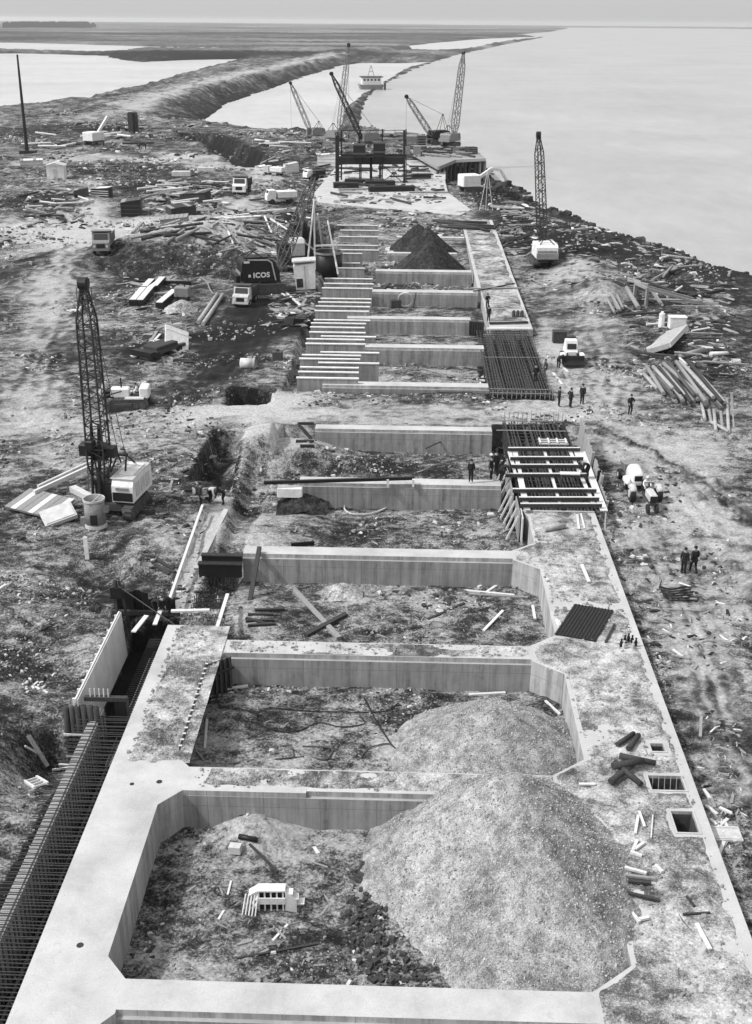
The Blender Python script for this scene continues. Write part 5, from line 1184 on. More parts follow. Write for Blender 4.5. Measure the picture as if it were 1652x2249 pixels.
for k, (x, lb_) in enumerate([(289, 'dark post on the landward spoil, landward one of the tall pair'), (299, 'dark post on the landward spoil, river-side one of the tall pair')]):
    o = MB().box(-.7, .7, -.7, .7, 0, 5.2).box(-.55, .55, -.55, .55, 5.202, 5.5).build('timber_post', 'dark_wood'); o.location = G(x, 290); tag(o, lb_, 'post', 'pair of tall dark posts')
# long steep-sided ditch near the inlet
# ------------------------------------------------------------------ people
def body_mesh(name, pose, mats):
    """one skinned figure; pose moves the joints, facing +Y, feet on z = 0"""
    J = {'pel': (0, 0, .95, .15, .125), 'bel': (0, .0, 1.10, .155, .125), 'che': (0, 0, 1.32, .18, .135), 'nec': (0, .01, 1.49, .06, .06), 'hea': (0, .03, 1.60, .085, .095), 'top': (0, .02, 1.72, .075, .085)}
    for s, q in ((-1, 'l'), (1, 'r')):
        J.update({q + 'sh': (s * .185, 0, 1.42, .085, .08), q + 'el': (s * .225, -.02, 1.14, .066, .064), q + 'wr': (s * .22, .06, .90, .046, .044), q + 'pa': (s * .26, .09, .82, .04, .026),
                  q + 'hi': (s * .085, 0, .88, .11, .11), q + 'kn': (s * .09, .03, .50, .082, .084), q + 'an': (s * .095, -.01, .09, .062, .066), q + 'to': (s * .125, .15, .04, .045, .035)})
        for k, (dx, dy, dz, ln) in enumerate([(.03, .02, -.07, 1), (.012, .03, -.09, 1), (-.008, .03, -.095, 1), (-.026, .02, -.08, 1)]):
            J[q + 'f%d' % k] = (s * (.26 + dx * .6), .09 + dy, .82 + dz, .011, .011)
        J[q + 'th'] = (s * .225, .125, .80, .012, .012)
    for k, v in pose.items(): J[k] = tuple(v) + J[k][3:]
    # fingers follow the palm when it was moved
    for s, q in ((-1, 'l'), (1, 'r')):
        d = Vector(J[q + 'pa'][:3]) - Vector((s * .26, .09, .82))
        for k in ['f0', 'f1', 'f2', 'f3', 'th']:
            v = J[q + k]; J[q + k] = (v[0] + d.x, v[1] + d.y, v[2] + d.z) + v[3:]
    E_ = [('pel', 'bel'), ('bel', 'che'), ('che', 'nec'), ('nec', 'hea'), ('hea', 'top')]
    for q in 'lr': E_ += [('che', q + 'sh'), (q + 'sh', q + 'el'), (q + 'el', q + 'wr'), (q + 'wr', q + 'pa'), ('pel', q + 'hi'), (q + 'hi', q + 'kn'), (q + 'kn', q + 'an'), (q + 'an', q + 'to')] + [(q + 'pa', q + k) for k in ('f0', 'f1', 'f2', 'f3', 'th')]
    ks = list(J); ix = {k: i for i, k in enumerate(ks)}
    me = bpy.data.meshes.new('skeleton'); me.from_pydata([J[k][:3] for k in ks], [(ix[a], ix[b]) for a, b in E_], [])
    o = bpy.data.objects.new('skeleton', me); COL.objects.link(o)
    o.modifiers.new('skin', 'SKIN'); sb = o.modifiers.new('sub', 'SUBSURF'); sb.levels = 1; sb.render_levels = 1
    for k in ks:
        sv = me.skin_vertices[0].data[ix[k]]; sv.radius = J[k][3:5]; sv.use_root = (k == 'pel')
    bpy.context.view_layer.update()
    r = bpy.data.meshes.new_from_object(o.evaluated_get(bpy.context.evaluated_depsgraph_get())); bpy.data.objects.remove(o)
    r.name = name; r.materials.clear()
    for m in mats: r.materials.append(M[m])
    hd = Vector(J['hea'][:3]); hips = Vector(J['pel'][:3])
    legs = [Vector(J[q + k][:3]) for q in 'lr' for k in ('kn', 'an', 'to', 'hi')]; arms = [Vector(J[q + 'pa'][:3]) for q in 'lr']
    feet = [Vector(J[q + k][:3]) for q in 'lr' for k in ('to',)]
    ups = [Vector(J[k][:3]) for k in ('che', 'bel', 'lsh', 'rsh', 'lel', 'rel', 'lwr', 'rwr')]
    for p in r.polygons:
        c = p.center; p.use_smooth = True
        if (c - hd).length < .16 and min((c - u).length for u in ups) > .1: p.material_index = 2
        elif min((c - a).length for a in arms) < .11: p.material_index = 2
        elif min((c - l).length for l in legs) < min((c - u).length for u in ups): p.material_index = 3 if min((c - f).length for f in feet) < .13 else 1
        else: p.material_index = 0
    return r, J
POSES = {
    'stand': {}, 
    'hips': {'lel': (-.36, -.08, 1.2), 'lwr': (-.2, .1, 1.05), 'lpa': (-.15, .13, 1.0), 'rel': (.26, .0, 1.14), 'rwr': (.2, .2, 1.0), 'rpa': (.17, .25, .97), 'lkn': (-.12, .08, .5)},
    'walk': {'lkn': (-.1, .2, .52), 'lan': (-.1, .22, .1), 'lto': (-.11, .38, .05), 'rkn': (.1, -.02, .5), 'ran': (.1, -.28, .13), 'rto': (.11, -.14, .04), 'lel': (-.25, -.14, 1.16), 'lwr': (-.24, -.1, .92), 'lpa': (-.24, -.08, .84), 'rwr': (.24, .2, .95), 'rpa': (.23, .26, .89)},
    'bend': {'bel': (0, .08, 1.04), 'che': (0, .36, 1.12), 'nec': (0, .52, 1.12), 'hea': (0, .62, 1.12), 'top': (0, .73, 1.14), 'lsh': (-.19, .44, 1.09), 'rsh': (.19, .44, 1.09), 'lel': (-.24, .52, .84), 'rel': (.24, .5, .84), 'lwr': (-.18, .6, .62), 'rwr': (.18, .62, .62), 'lpa': (-.16, .64, .55), 'rpa': (.16, .66, .55), 'pel': (0, -.08, .95), 'lhi': (-.1, -.07, .88), 'rhi': (.1, -.07, .88), 'lkn': (-.12, .06, .5), 'rkn': (.12, .1, .5)},
    'sit': {'pel': (0, 0, .52), 'bel': (0, .0, .68), 'che': (0, .03, .9), 'nec': (0, .05, 1.07), 'hea': (0, .09, 1.18), 'top': (0, .09, 1.3), 'lsh': (-.19, .03, 1.0), 'rsh': (.19, .03, 1.0), 'lel': (-.27, .1, .74), 'rel': (.27, .1, .74), 'lwr': (-.2, .34, .66), 'rwr': (.2, .34, .66), 'lpa': (-.18, .42, .64), 'rpa': (.18, .42, .64), 'lhi': (-.1, .03, .48), 'rhi': (.1, .03, .48), 'lkn': (-.14, .46, .5), 'rkn': (.14, .46, .5), 'lan': (-.14, .5, .1), 'ran': (.14, .5, .1), 'lto': (-.15, .66, .05), 'rto': (.15, .66, .05)},
}
_pc = {}
def person(loc, face, pose, label, top='cloth_dark', legs='cloth_dark', hat='cloth_dark', s=1.0, hard=False):
    """face: direction looked at, degrees from +Y (away from the camera) clockwise"""
    k = (pose, top, legs)
    if k not in _pc: _pc[k] = body_mesh('person_body', POSES[pose], [top, legs, 'skin', 'black'])
    me, J = _pc[k]
    t = thing('person', loc, label, 'person', rz=-math.radians(face)); t.scale = (s, s, s)
    link('body', me, t)
    h = Vector(J['hea'][:3]); tp = Vector(J['top'][:3]); d = (tp - h).normalized()
    b = MB().tube(tp - d * .06, tp + d * .05, .105, .09, 10).tube(tp + d * .05, tp + d * .085, .09, .04, 10)
    if hard: b.tube(tp - d * .07, tp - d * .055, .15, .15, 10)
    b.build('hat' if not hard else 'helmet', hat, t)
    if pose in ('stand', 'hips', 'walk'):
        MB().hexa([(-.17, -.12, .78), (.17, -.12, .78), (.17, .11, .78), (-.17, .11, .78), (-.15, -.115, 1.02), (.15, -.115, 1.02), (.15, .105, 1.02), (-.15, .105, 1.02)]).build('jacket_hem', top, t)
    return t
def at(x, y, z=None): return G(x, y) if z is None else P(x, y, z)
person(at(1227, 893), 80, 'stand', 'man in dark clothes, landward one of three standing by the reinforcement mat')
person(at(1252, 895), 60, 'hips', 'man in dark clothes, middle one of three standing by the reinforcement mat')
person(at(1278, 887), 200, 'stand', 'man in a dark suit with pale collar, river-side one of three by the reinforcement mat', s=1.03)
person(at(1383, 911), 170, 'hips', 'lone man in dark clothes standing on the river-side track before the pipe heap', s=1.02)
person(at(1500, 1260), 20, 'stand', 'landward one of two men in dark coats on the open ground at the river side', s=1.0)
person(at(1522, 1259), -10, 'walk', 'river-side one of two men in dark coats on the open ground, mid-stride', s=1.04)
person(at(1226, 808), 40, 'bend', 'man in dark clothes bending in front of the small white loader')
person(at(1176, 838, -.1), 190, 'stand', 'man in dark clothes standing on the river edge of the reinforcement mat', s=.95)
person(at(1197, 828), 250, 'hips', 'man in drab clothes beside the river edge of the reinforcement mat', 'cloth_mid')
person(at(1073, 706, .1), 180, 'stand', 'nearer man at the corner of the slabs above the mat')
person(at(1070, 678, .1), 160, 'hips', 'farther man at the corner of the slabs above the mat')
person(at(1034, 1058, .1), 180, 'stand', 'man in dark clothes alone on top of the cross wall beside the shuttering', s=.98)
person(at(1078, 1052, .15), 120, 'stand', 'landward one of three men crowded at the corner of the timber shuttering')
person(at(1089, 1040, .15), 150, 'stand', 'farthest of three men crowded at the corner of the timber shuttering')
person(at(1100, 1056, .15), 60, 'bend', 'bending man nearest the cage at the corner of the timber shuttering')
person(at(1290, 1048, .4), 250, 'bend', 'man in dark clothes bending over the river-side walkway board')
person(at(1313, 1074, -.5), 300, 'stand', 'man in dark clothes standing outside the river-side shutter panels')
person(at(442, 1112), 90, 'stand', 'man with dark trousers at the head of the ledge, landward one', 'cloth_mid', 'cloth_dark')
person(at(462, 1102), 120, 'bend', 'man in a pale shirt bending at the head of the ledge', 'cloth_white', 'cloth_dark')
person(at(492, 1108), 260, 'bend', 'man in dark clothes crouching at the head of the ledge, river-side one')
person(at(340, 1352, -.6), 110, 'bend', 'stooping man in dark clothes over the trench end, landward one')
person(at(374, 1348, -.6), 250, 'bend', 'stooping man in dark clothes over the trench end, beside the front beam')
dzp = Vector(bz.matrix_basis @ Vector((0, -.62, .78)))
person(dzp, -95, 'sit', 'driver in a white shirt sitting on the bulldozer', 'cloth_white', 'cloth_mid')
trp = Vector(tr_.matrix_basis @ Vector((0, -.75, .66)))
person(trp, 177, 'sit', 'driver in pale clothes sitting on the small tractor', 'cloth_white', 'cloth_mid', 'cloth_white')
person(at(1050, 462, .1), 90, 'stand', 'man in dark clothes standing at the end of the far slab by the bank')
person(at(320, 328), 120, 'stand', 'tiny figure in dark clothes on the far landward spoil, river-side one')
person(at(306, 330), 60, 'walk', 'tiny figure in dark clothes on the far landward spoil, landward one')
# ------------------------------------------------------------------ heaps
def heap(name, mat, x0, x1, y0, y1, step, fn, label, amp=.12, sc=.8):
    xs = np.arange(x0, x1, step); ys = np.arange(y0, y1, step); X, Y = np.meshgrid(xs, ys)
    Z = fn(X, Y) + amp * 2 * (fbm(X / sc, Y / sc, 4) - .5) + amp * .8 * (fbm(X / sc * 4, Y / sc * 4, 3) - .5)
    Gd = height(X.ravel(), Y.ravel()).reshape(X.shape)
    nx, ny = len(xs), len(ys); i = np.arange(nx * ny).reshape(ny, nx)
    f = np.stack([i[:-1, :-1], i[:-1, 1:], i[1:, 1:], i[1:, :-1]], -1).reshape(-1, 4)
    Z = np.maximum(Z, Gd - .25)
    keep = (Z - Gd).ravel()[f].max(1) > -.2
    f = f[keep]; used = np.unique(f); rm = np.full(nx * ny, -1); rm[used] = np.arange(len(used))
    c = np.array([X.mean(), Y.mean(), Gd.mean()])
    v = np.stack([X, Y, Z], -1).reshape(-1, 3)[used] - c
    me = bpy.data.meshes.new(name); me.from_pydata(v.tolist(), [], rm[f].tolist()); me.materials.append(M[mat])
    me.polygons.foreach_set('use_smooth', [True] * len(me.polygons))
    o = link(name, me); o.location = c; return tag(o, label, 'heap')
def cone(X, Y, cx, cy, top, sl, ex=1.0, soft=.5):
    d = np.sqrt(((X - cx) / ex) ** 2 + (Y - cy) ** 2 + soft ** 2) - soft
    w = 1 + .16 * (fbm(np.arctan2(Y - cy, X - cx) * 1.4 + 7, d * .2, 3) - .5)
    return top - sl * d * w
def ridge(X, Y):
    """tipped heap: sharp peak at the back, a shoulder running forward, straight slopes, runnels down them"""
    ax, ay, az, bx, by, bz_ = 4.63, 38.1, 2.5, 5.9, 33.9, 1.45
    ex, ey = bx - ax, by - ay; L = ex * ex + ey * ey
    t = np.clip(((X - ax) * ex + (Y - ay) * ey) / L, 0, 1)
    qx, qy = ax + ex * t, ay + ey * t; d = np.hypot(X - qx, Y - qy)
    an = np.arctan2(Y - qy, X - qx)
    sl = .74 - .24 * sstep(.0, 1.5, X - qx) * np.minimum(t * 1.6, 1)
    run = (fbm(an * 5 + t * 6 + 3, d * .25, 3) - .5) * .22 * np.minimum(d / 2, 1)
    return az + (bz_ - az) * t - sl * (np.sqrt(d * d + .12) - .35) + run
heap('gravel_heap', 'gravel', -3, 11, 26.5, 43.5, .11, lambda X, Y: ridge(X, Y), 'huge pale gravel heap filling the river side of the front bay', .10, .7)
heap('gravel_heap', 'gravel', -2, 10, 41.2, 51, .12, lambda X, Y: cone(X, Y, 4.5, 45.9, .5, .58, 1.1, .5), 'pale gravel heap in the second bay, spilling over the cross wall behind the huge one', .10, .7)
pa = PY(953, 527, 156.5); heap('spoil_heap', 'spoil_dark', pa.x - 7, pa.x + 7, 149, 163, .22, lambda X, Y: np.maximum(cone(X, Y, pa.x, 156.5, pa.z, .92, 1, .2), cone(X, Y, pa.x - .6, 159, pa.z - .2, .9, 1, .2)), 'nearer of two pointed black spoil heaps on the dock', .12, .8)
pa2 = PY(940, 499, 169.5); heap('spoil_heap', 'spoil_dark', pa2.x - 8, pa2.x + 8, 162, 177.5, .25, lambda X, Y: np.maximum(cone(X, Y, pa2.x, 169.5, pa2.z, .86, 1, .2), cone(X, Y, pa2.x - 1.4, 171.5, pa2.z + .2, .9, 1, .2)), 'farther of two pointed black spoil heaps on the dock', .12, .8)
pm = P(1330, 655, -.5); heap('spoil_heap', 'gravel', pm.x - 5, pm.x + 5, pm.y - 5, pm.y + 6, .2, lambda X, Y: cone(X, Y, pm.x, pm.y, 1.7, .6), 'small grey conical heap beside the stacked beams on the river side', .1, .8)
# ------------------------------------------------------------------ white step unit in the front bay
su = thing('timber_steps', G(602, 1982), 'white timber step unit with a slotted platform lying in the front bay', 'steps', rz=math.radians(2))
for k in range(5):
    x = -.55 + k * .24
    MB().box(x - .03, x + .03, -.5, -.42, .05, 1.0).build('post', 'white', su)
MB().box(-.6, .5, -.52, -.08, 1.0, 1.06).build('platform', 'white', su)
MB().box(-.6, .5, -.55, -.505, .42, .72).build('front_board', 'white', su)
MB().box(-.6, .5, -.41, -.38, .05, .98).build('gap_shade_board', 'black', su)  # black board added behind the posts, stands for shade in the gaps
MB().hexa([(.5, -.54, .1), (.95, -.54, .0), (.95, -.5, .0), (.5, -.5, .1), (.5, -.54, 1.04), (.95, -.54, .62), (.95, -.5, .62), (.5, -.5, 1.04)]).build('stringer', 'white', su)
MB().hexa([(.5, -.14, .1), (.95, -.14, .0), (.95, -.1, .0), (.5, -.1, .1), (.5, -.14, 1.04), (.95, -.14, .62), (.95, -.1, .62), (.5, -.1, 1.04)]).build('stringer', 'white', su)
for k in range(3): MB().box(.52 + k * .22, .80 + k * .22, -.5, -.15, .83 - k * .24, .89 - k * .24).build('tread', 'white', su)
MB().hexa([(-.95, -.5, .75), (-.58, -.5, 1.0), (-.58, -.1, 1.0), (-.95, -.1, .75), (-.95, -.5, .8), (-.58, -.5, 1.06), (-.58, -.1, 1.06), (-.95, -.1, .8)]).build('ramp_board', 'white', su)
for k in range(5): MB().beam((-1.2 + k * .13, -.75, .0), (-1.05 + k * .12, -.45, .85), .045, .06).build('slat', 'white', su)
# ------------------------------------------------------------------ timbers, pipes, boards one can pick out
def pl(a, b_, w, h, mat, label, **k): return plank(a, b_, w, h, mat, label, **k)
def log(a, b_, r, mat, label, name='pole', cat='pole', group=None, dz=0.0, za=None):
    pa = G(*a) if za is None else P(*a, za); pb = G(*b_) if za is None else P(*b_, za)
    pa.z += r + dz; pb.z += r + dz
    o = (pa + pb) / 2; t = MB().tube(pa - o, pb - o, r, r * .92, 9).build(name, mat, None, True); t.location = o
    t.data.polygons.foreach_set('use_smooth', [len(p.vertices) == 4 for p in t.data.polygons])
    return tag(t, label, cat, group)
# front bay
for k, (a, b_, w, m_) in enumerate([((600, 2065), (632, 2030), .10, 'pale_wood'), ((606, 2040), (628, 2062), .08, 'wood'), ((555, 1985), (570, 1965), .07, 'pale_wood'), ((455, 1975), (478, 1995), .08, 'wood'), ((500, 1965), (508, 1935), .08, 'pale_wood'), ((480, 2020), (492, 2000), .09, 'pale_wood'), ((520, 2075), (555, 2066), .1, 'wood'), ((690, 1860), (700, 1875), .14, 'pale_wood'), ((560, 2100), (590, 2085), .1, 'wood'), ((410, 1960), (430, 1945), .08, 'wood'), ((690, 1895), (720, 1905), .07, 'wood'), ((560, 1990), (572, 1975), .1, 'pale_wood')]):
    pl(a, b_, w, .05, m_, '%s timber offcut among the litter on the front bay floor' % ('pale' if m_ == 'pale_wood' else 'grey'), name='timber_offcut', cat='offcut', group='timber offcuts on the front bay floor')
log((525, 1842), (566, 1850), .12, 'black', 'black log lying at the foot of the first cross wall, front bay', 'log', 'log')
pl((548, 1855), (610, 1915), .1, .06, 'dark_wood', 'dark slender lath running towards the white step unit')
pl((505, 1870), (530, 1872), .35, .35, 'stone_light', 'white block lying in the front bay behind the white step unit', name='concrete_block', cat='block')
pl((520, 2105), (700, 2072), .09, .06, 'dark_wood', 'long thin dark lath along the near edge of the front bay floor')
# second bay
def cable(pts, r, mat, label, name='cable', cat='cable', dz=.03):
    v = [G(x, y, r + dz) for x, y in pts]; o = v[len(v) // 2].copy()
    # smooth
    q = []
    for i in range(len(v) - 1):
        p0, p1, p2, p3 = v[max(i - 1, 0)], v[i], v[i + 1], v[min(i + 2, len(v) - 1)]
        for t in (0, .25, .5, .75): q.append(.5 * ((2 * p1) + (p2 - p0) * t + (2 * p0 - 5 * p1 + 4 * p2 - p3) * t * t + (3 * p1 - p0 - 3 * p2 + p3) * t ** 3))
    q.append(v[-1])
    for p in q: p.z = max(p.z, gz(p.x, p.y) + r)
    b = MB().path([p - o for p in q], r, 5); t = b.build(name, mat); t.location = o; return tag(t, label, cat)
cable([(590, 1555), (660, 1562), (740, 1565), (800, 1566), (850, 1562), (875, 1545)], .03, 'black', 'long dark cable along the back of the second bay')
cable([(565, 1570), (570, 1592), (620, 1608), (660, 1605), (700, 1588), (750, 1598), (800, 1590), (790, 1575)], .028, 'black', 'looped dark cable in the middle of the second bay')
cable([(800, 1535), (830, 1590), (862, 1640), (880, 1650)], .04, 'black', 'dark cable running down towards the gravel heap in the second bay')
cable([(792, 1668), (810, 1645), (850, 1635), (865, 1642)], .035, 'rust', 'bent rod hooped on the second bay floor')
cable([(665, 1640), (728, 1645), (718, 1668), (695, 1667)], .035, 'rust', 'square-bent rod on the second bay floor')
cable([(615, 1640), (640, 1640), (645, 1662)], .03, 'rust', 'corner-bent rod on the second bay floor beside the pale ring')
pl((605, 1668), (668, 1662), .06, .05, 'dark_wood', 'straight dark bar on the second bay floor')
rn = MB().ring((0, 0, 0), (0, .12, .05), .16, .05, 12).build('pipe_collar', 'stone_light'); rn.location = G(598, 1658, .16); tag(rn, 'small pale pipe collar standing on the second bay floor', 'pipe collar')
pl((1030, 1527), (1110, 1522), .16, .1, 'pale_wood', 'pale beam lying at the foot of the second cross wall, river end')
pl((1000, 1512), (1045, 1510), .2, .1, 'wood', 'short grey beam at the foot of the second cross wall')
pl((490, 1515), (545, 1507), .2, .1, 'pale_wood', 'pale beam beside the dark shutter panel in the second bay')
pl((1198, 1540), (1230, 1570), .12, .08, 'pale_wood', 'pale board along the splayed river wall of the second bay')
pl((450, 1645), (455, 1580), .12, .06, 'pale_wood', 'pale board lying by the dark shutters in the second bay')
pl((432, 1650), (448, 1670), .1, .05, 'wood', 'short board by the near end of the dark shutters')
# third bay
pl((648, 1300), (745, 1405), .32, .2, 'wood', 'long heavy baulk lying diagonally in the third bay')
pl((672, 1398), (760, 1352), .3, .2, 'dark_wood', 'shorter dark baulk crossing the long one in the third bay')
pl((570, 1202), (545, 1342), .26, .2, 'dark_wood', 'dark baulk leaning over the third cross wall at its landward end', z0=.35, z1=-1.7)
for k, (a, b_) in enumerate([((545, 1352), (600, 1352)), ((540, 1366), (600, 1364)), ((545, 1376), (605, 1372)), ((560, 1342), (625, 1340)), ((540, 1360), (590, 1374))]):
    pl(a, b_, .18, .14, 'dark_wood', 'dark timber in the small stack of the third bay', name='timber_baulk', cat='timber', group='small dark timber stack in the third bay')
for k, (a, b_, m_) in enumerate([((1020, 1296), (1130, 1306), 'pale_wood'), ((1030, 1305), (1160, 1312), 'wood'), ((1050, 1290), (1078, 1274), 'pale_wood'), ((1070, 1300), (1100, 1280), 'pale_wood'), ((1062, 1386), (1105, 1342), 'pale_wood'), ((1075, 1340), (1100, 1358), 'wood'), ((985, 1330), (995, 1290), 'dark_wood'), ((940, 1360), (1020, 1325), 'dark_wood'), ((1170, 1330), (1175, 1360), 'pale_wood')]):
    pl(a, b_, .17, .08, m_, '%s board of the tangle at the river end of the third bay' % {'pale_wood': 'pale', 'wood': 'grey', 'dark_wood': 'dark'}[m_], name='board', cat='board', group='tangle of boards in the third bay')
o = heap('rubble_lump', 'spoil_light', *[v for c in [G(752, 1305)] for v in (c.x - 1.3, c.x + 1.3, c.y - 1, c.y + 1)], .08, lambda X, Y: cone(X, Y, G(752, 1305).x, G(752, 1305).y, -1.1, .9, 1.4, .3), 'white lump of spilt mortar below the third cross wall', .06, .3); o['category'] = 'lump'
pl((640, 1200), (690, 1196), .12, .25, 'black', 'toothed black steel comb lying on the far side of the third cross wall', name='steel_comb', cat='comb')
# fourth bay
cable([(760, 1108), (757, 1120), (772, 1130), (810, 1131), (840, 1122), (850, 1113), (800, 1110)], .07, 'offwhite', 'pale hose bent in a loop below the fourth cross wall', 'hose', 'hose', .05)
cable([(1040, 1112), (1080, 1118), (1120, 1130)], .04, 'black', 'dark cable at the river end of the fourth bay')
pl((580, 1060), (910, 1050), .22, .22, 'black', 'very long thin black pipe laid along the top of the fourth cross wall', z0=.5, name='pipe', cat='pipe')
for k, x in enumerate((852, 908)):
    o = MB().box(-.08, .08, -.2, .2, -.55, .0).build('pipe_prop', 'pale_wood'); p = P(x, 1052, .5); o.location = p; tag(o, 'small %s prop under the long black pipe' % ('landward' if k == 0 else 'river-side'), 'prop')
o = MB().bevel_box(-.9, .9, -.3, .3, -.4, .3, .05).build('crate_lid', 'white'); o.location = P(637, 1078, -.2); tag(o, 'white box lid at the landward end of the fourth cross wall', 'lid')
for k, (a, b_) in enumerate([((618, 1092), (655, 1090)), ((615, 1100), (655, 1098)), ((620, 1108), (650, 1107))]):
    pl(a, b_, .2, .16, 'dark_wood', 'dark packing timber under the fourth cross wall', name='timber_baulk', cat='timber', group='packing timbers under the fourth cross wall')
o = heap('tarpaulin_bundle', 'spoil_dark', *[v for c in [G(665, 1112)] for v in (c.x - 1.8, c.x + 1.8, c.y - 1.4, c.y + 1.4)], .09, lambda X, Y: cone(X, Y, G(665, 1112).x, G(665, 1112).y, -.5, .8, 1.4, .5), 'crumpled dark tarpaulin at the landward end of the fourth cross wall', .2, .35); o['category'] = 'tarpaulin'
for k, (a, b_) in enumerate([((655, 955), (690, 955)), ((655, 963), (692, 963)), ((650, 972), (690, 972)), ((660, 982), (690, 982))]):
    pl(a, b_, .2, .2, 'dark_wood', 'dark packing timber at the cross wall before the haul road', name='timber_baulk', cat='timber', group='packing timbers before the haul road')
pl((935, 985), (985, 962), .12, .06, 'dark_wood', 'dark lath leaning on the cross wall just before the haul road', z0=-.9)
o = MB().box(-1.6, 1.6, -.06, 0, 0, 1.3).build('leaning_board', 'darkgrey'); o.location = P(998, 892, -1.6); o.rotation_euler.x = -.2; tag(o, 'dark board leaning on the cross wall just beyond the haul road', 'board')
o = MB().box(-.85, .85, -.1, .0, 0, 1.6).build('sheet_piling', 'black'); o.location = P(1046, 738, -1.6); o.rotation_euler.z = -.4; tag(o, 'black sheet-pile panel at the river end of a far cross wall', 'panel')
for k in range(6):
    q = MB().box(-.8 + k * .29, -.68 + k * .29, -.16, -.11, 0, 1.65).build('rib', 'steel', o)
hr = thing('hose_reel', P(890, 676, -1.7), 'pale hose reel leaning on the long white-topped cross wall', 'reel')
MB().ring((0, 0, .95), (0, .22, 1.0), .95, .1, 20).build('rim', 'offwhite', hr); MB().box(-1.7, -.5, -.2, .5, 0, .9).build('hose_bundle', 'dark_wood', hr); MB().beam((1.0, 0, 0), (1.3, 0, 1.9), .12, .12).build('stand', 'dark_wood', hr)
pl((905, 800), (935, 790), .4, .15, 'wood', 'short thick plank on the heap beside the rib walls')
pl((1020, 808), (1060, 815), .25, .1, 'dark_wood', 'dark plank lying below a cross wall beside the mat')
for k, (a, b_) in enumerate([((950, 487), (1070, 492)), ((960, 490), (1085, 500)), ((985, 497), (1090, 505)), ((1000, 494), (1075, 510)), ((965, 500), (1060, 506))]):
    log(a, b_, .22, 'dark_wood', 'dark pole of the loose bundle lying beyond the two black spoil heaps', group='loose dark poles on the far dock', za=.1)
pl((1020, 634), (1140, 632), .3, .12, 'wood', 'long plank laid across the slabs by the bank', z0=.12)
pl((1040, 640), (1130, 622), .2, .1, 'dark_wood', 'dark plank slanting across the slabs by the bank', z0=.16)
pl((1070, 722), (1165, 722), .4, .15, 'pale_wood', 'pale beam edging the slabs above the mat', z0=.2)
pl((1075, 710), (1160, 708), .25, .2, 'dark_wood', 'dark beam edging the slabs above the mat', z0=.2)
for k, x in enumerate((1128, 1137, 1146)):
    o = MB().tube((0, 0, 0), (0, 0, .7), .22, .2, 10).tube((0, 0, .7), (0, 0, .8), .12, .1, 8).build('drum', 'darkgrey'); o.location = P(x, 697, .05); tag(o, '%s of three small dark drums on the slab above the mat' % ('landward one', 'middle one', 'river-side one')[k], 'drum', 'three small drums')
# deck litter
log((1195, 1168), (1240, 1160), .2, 'pipe', 'pale pipe length lying on the deck below the shuttering', 'pipe', 'pipe', za=.06)
pl((1278, 1240), (1294, 1278), .2, .07, 'pale_wood', 'pale board lying on the middle of the deck', z0=.12)
pl((1268, 1130), (1272, 1162), .14, .06, 'pale_wood', 'narrow pale board on the deck by the shuttering, landward one of two', z0=.1)
pl((1276, 1128), (1284, 1160), .12, .06, 'pale_wood', 'narrow pale board on the deck by the shuttering, river-side one of two', z0=.1)
pl((1330, 1410), (1350, 1370), .1, .08, 'dark_wood', 'dark bar beside the black mat', z0=.1)
for k, (a, b_, r, z) in enumerate([((1360, 1665), (1440, 1682), .14, .12), ((1345, 1690), (1412, 1678), .17, .3), ((1340, 1722), (1400, 1678), .14, .16), ((1350, 1680), (1408, 1728), .14, .2), ((1355, 1640), (1392, 1615), .12, .06), ((1380, 1650), (1402, 1620), .14, .06)]):
    log(a, b_, r, 'dark_wood', ['dark log lying apart beside the crossed logs on the deck', 'topmost of the crossed dark logs on the deck', 'dark log slanting down to the landward side of the crossed logs', 'dark log slanting down to the river side of the crossed logs', 'dark log behind the crossed logs, landward one of two', 'thicker dark log behind the crossed logs, river-side one of two'][k], 'log', 'log', 'dark logs on the deck', za=z)
pl((1272, 1722), (1308, 1722), .14, .06, 'pale_wood', 'pale board beside the crossed dark logs', z0=.12)
pl((1395, 1830), (1402, 1790), .12, .05, 'pale_wood', 'pale board on the deck by the open hatch, landward one of two', z0=.12)
pl((1404, 1782), (1416, 1815), .11, .05, 'pale_wood', 'pale board on the deck by the open hatch, river-side one of two', z0=.12)
pl((1430, 1840), (1434, 1790), .05, .05, 'pale_wood', 'thin lath on the deck by the open hatch', z0=.12)
pl((1560, 2085), (1530, 2028), .15, .07, 'pale_wood', 'pale board near the river-side corner of the deck', z0=.12)
pl((1500, 2008), (1560, 2004), .07, .06, 'dark_wood', 'dark lath on the near deck', z0=.1)
pl((1508, 1968), (1525, 1990), .08, .07, 'dark_wood', 'short dark bar on the near deck', z0=.1)
cable([(1426, 1985), (1450, 2040), (1480, 2100), (1510, 2140)], .05, 'rust', 'long bent rod snaking over the near deck', 'rod', 'rod', 1.9)
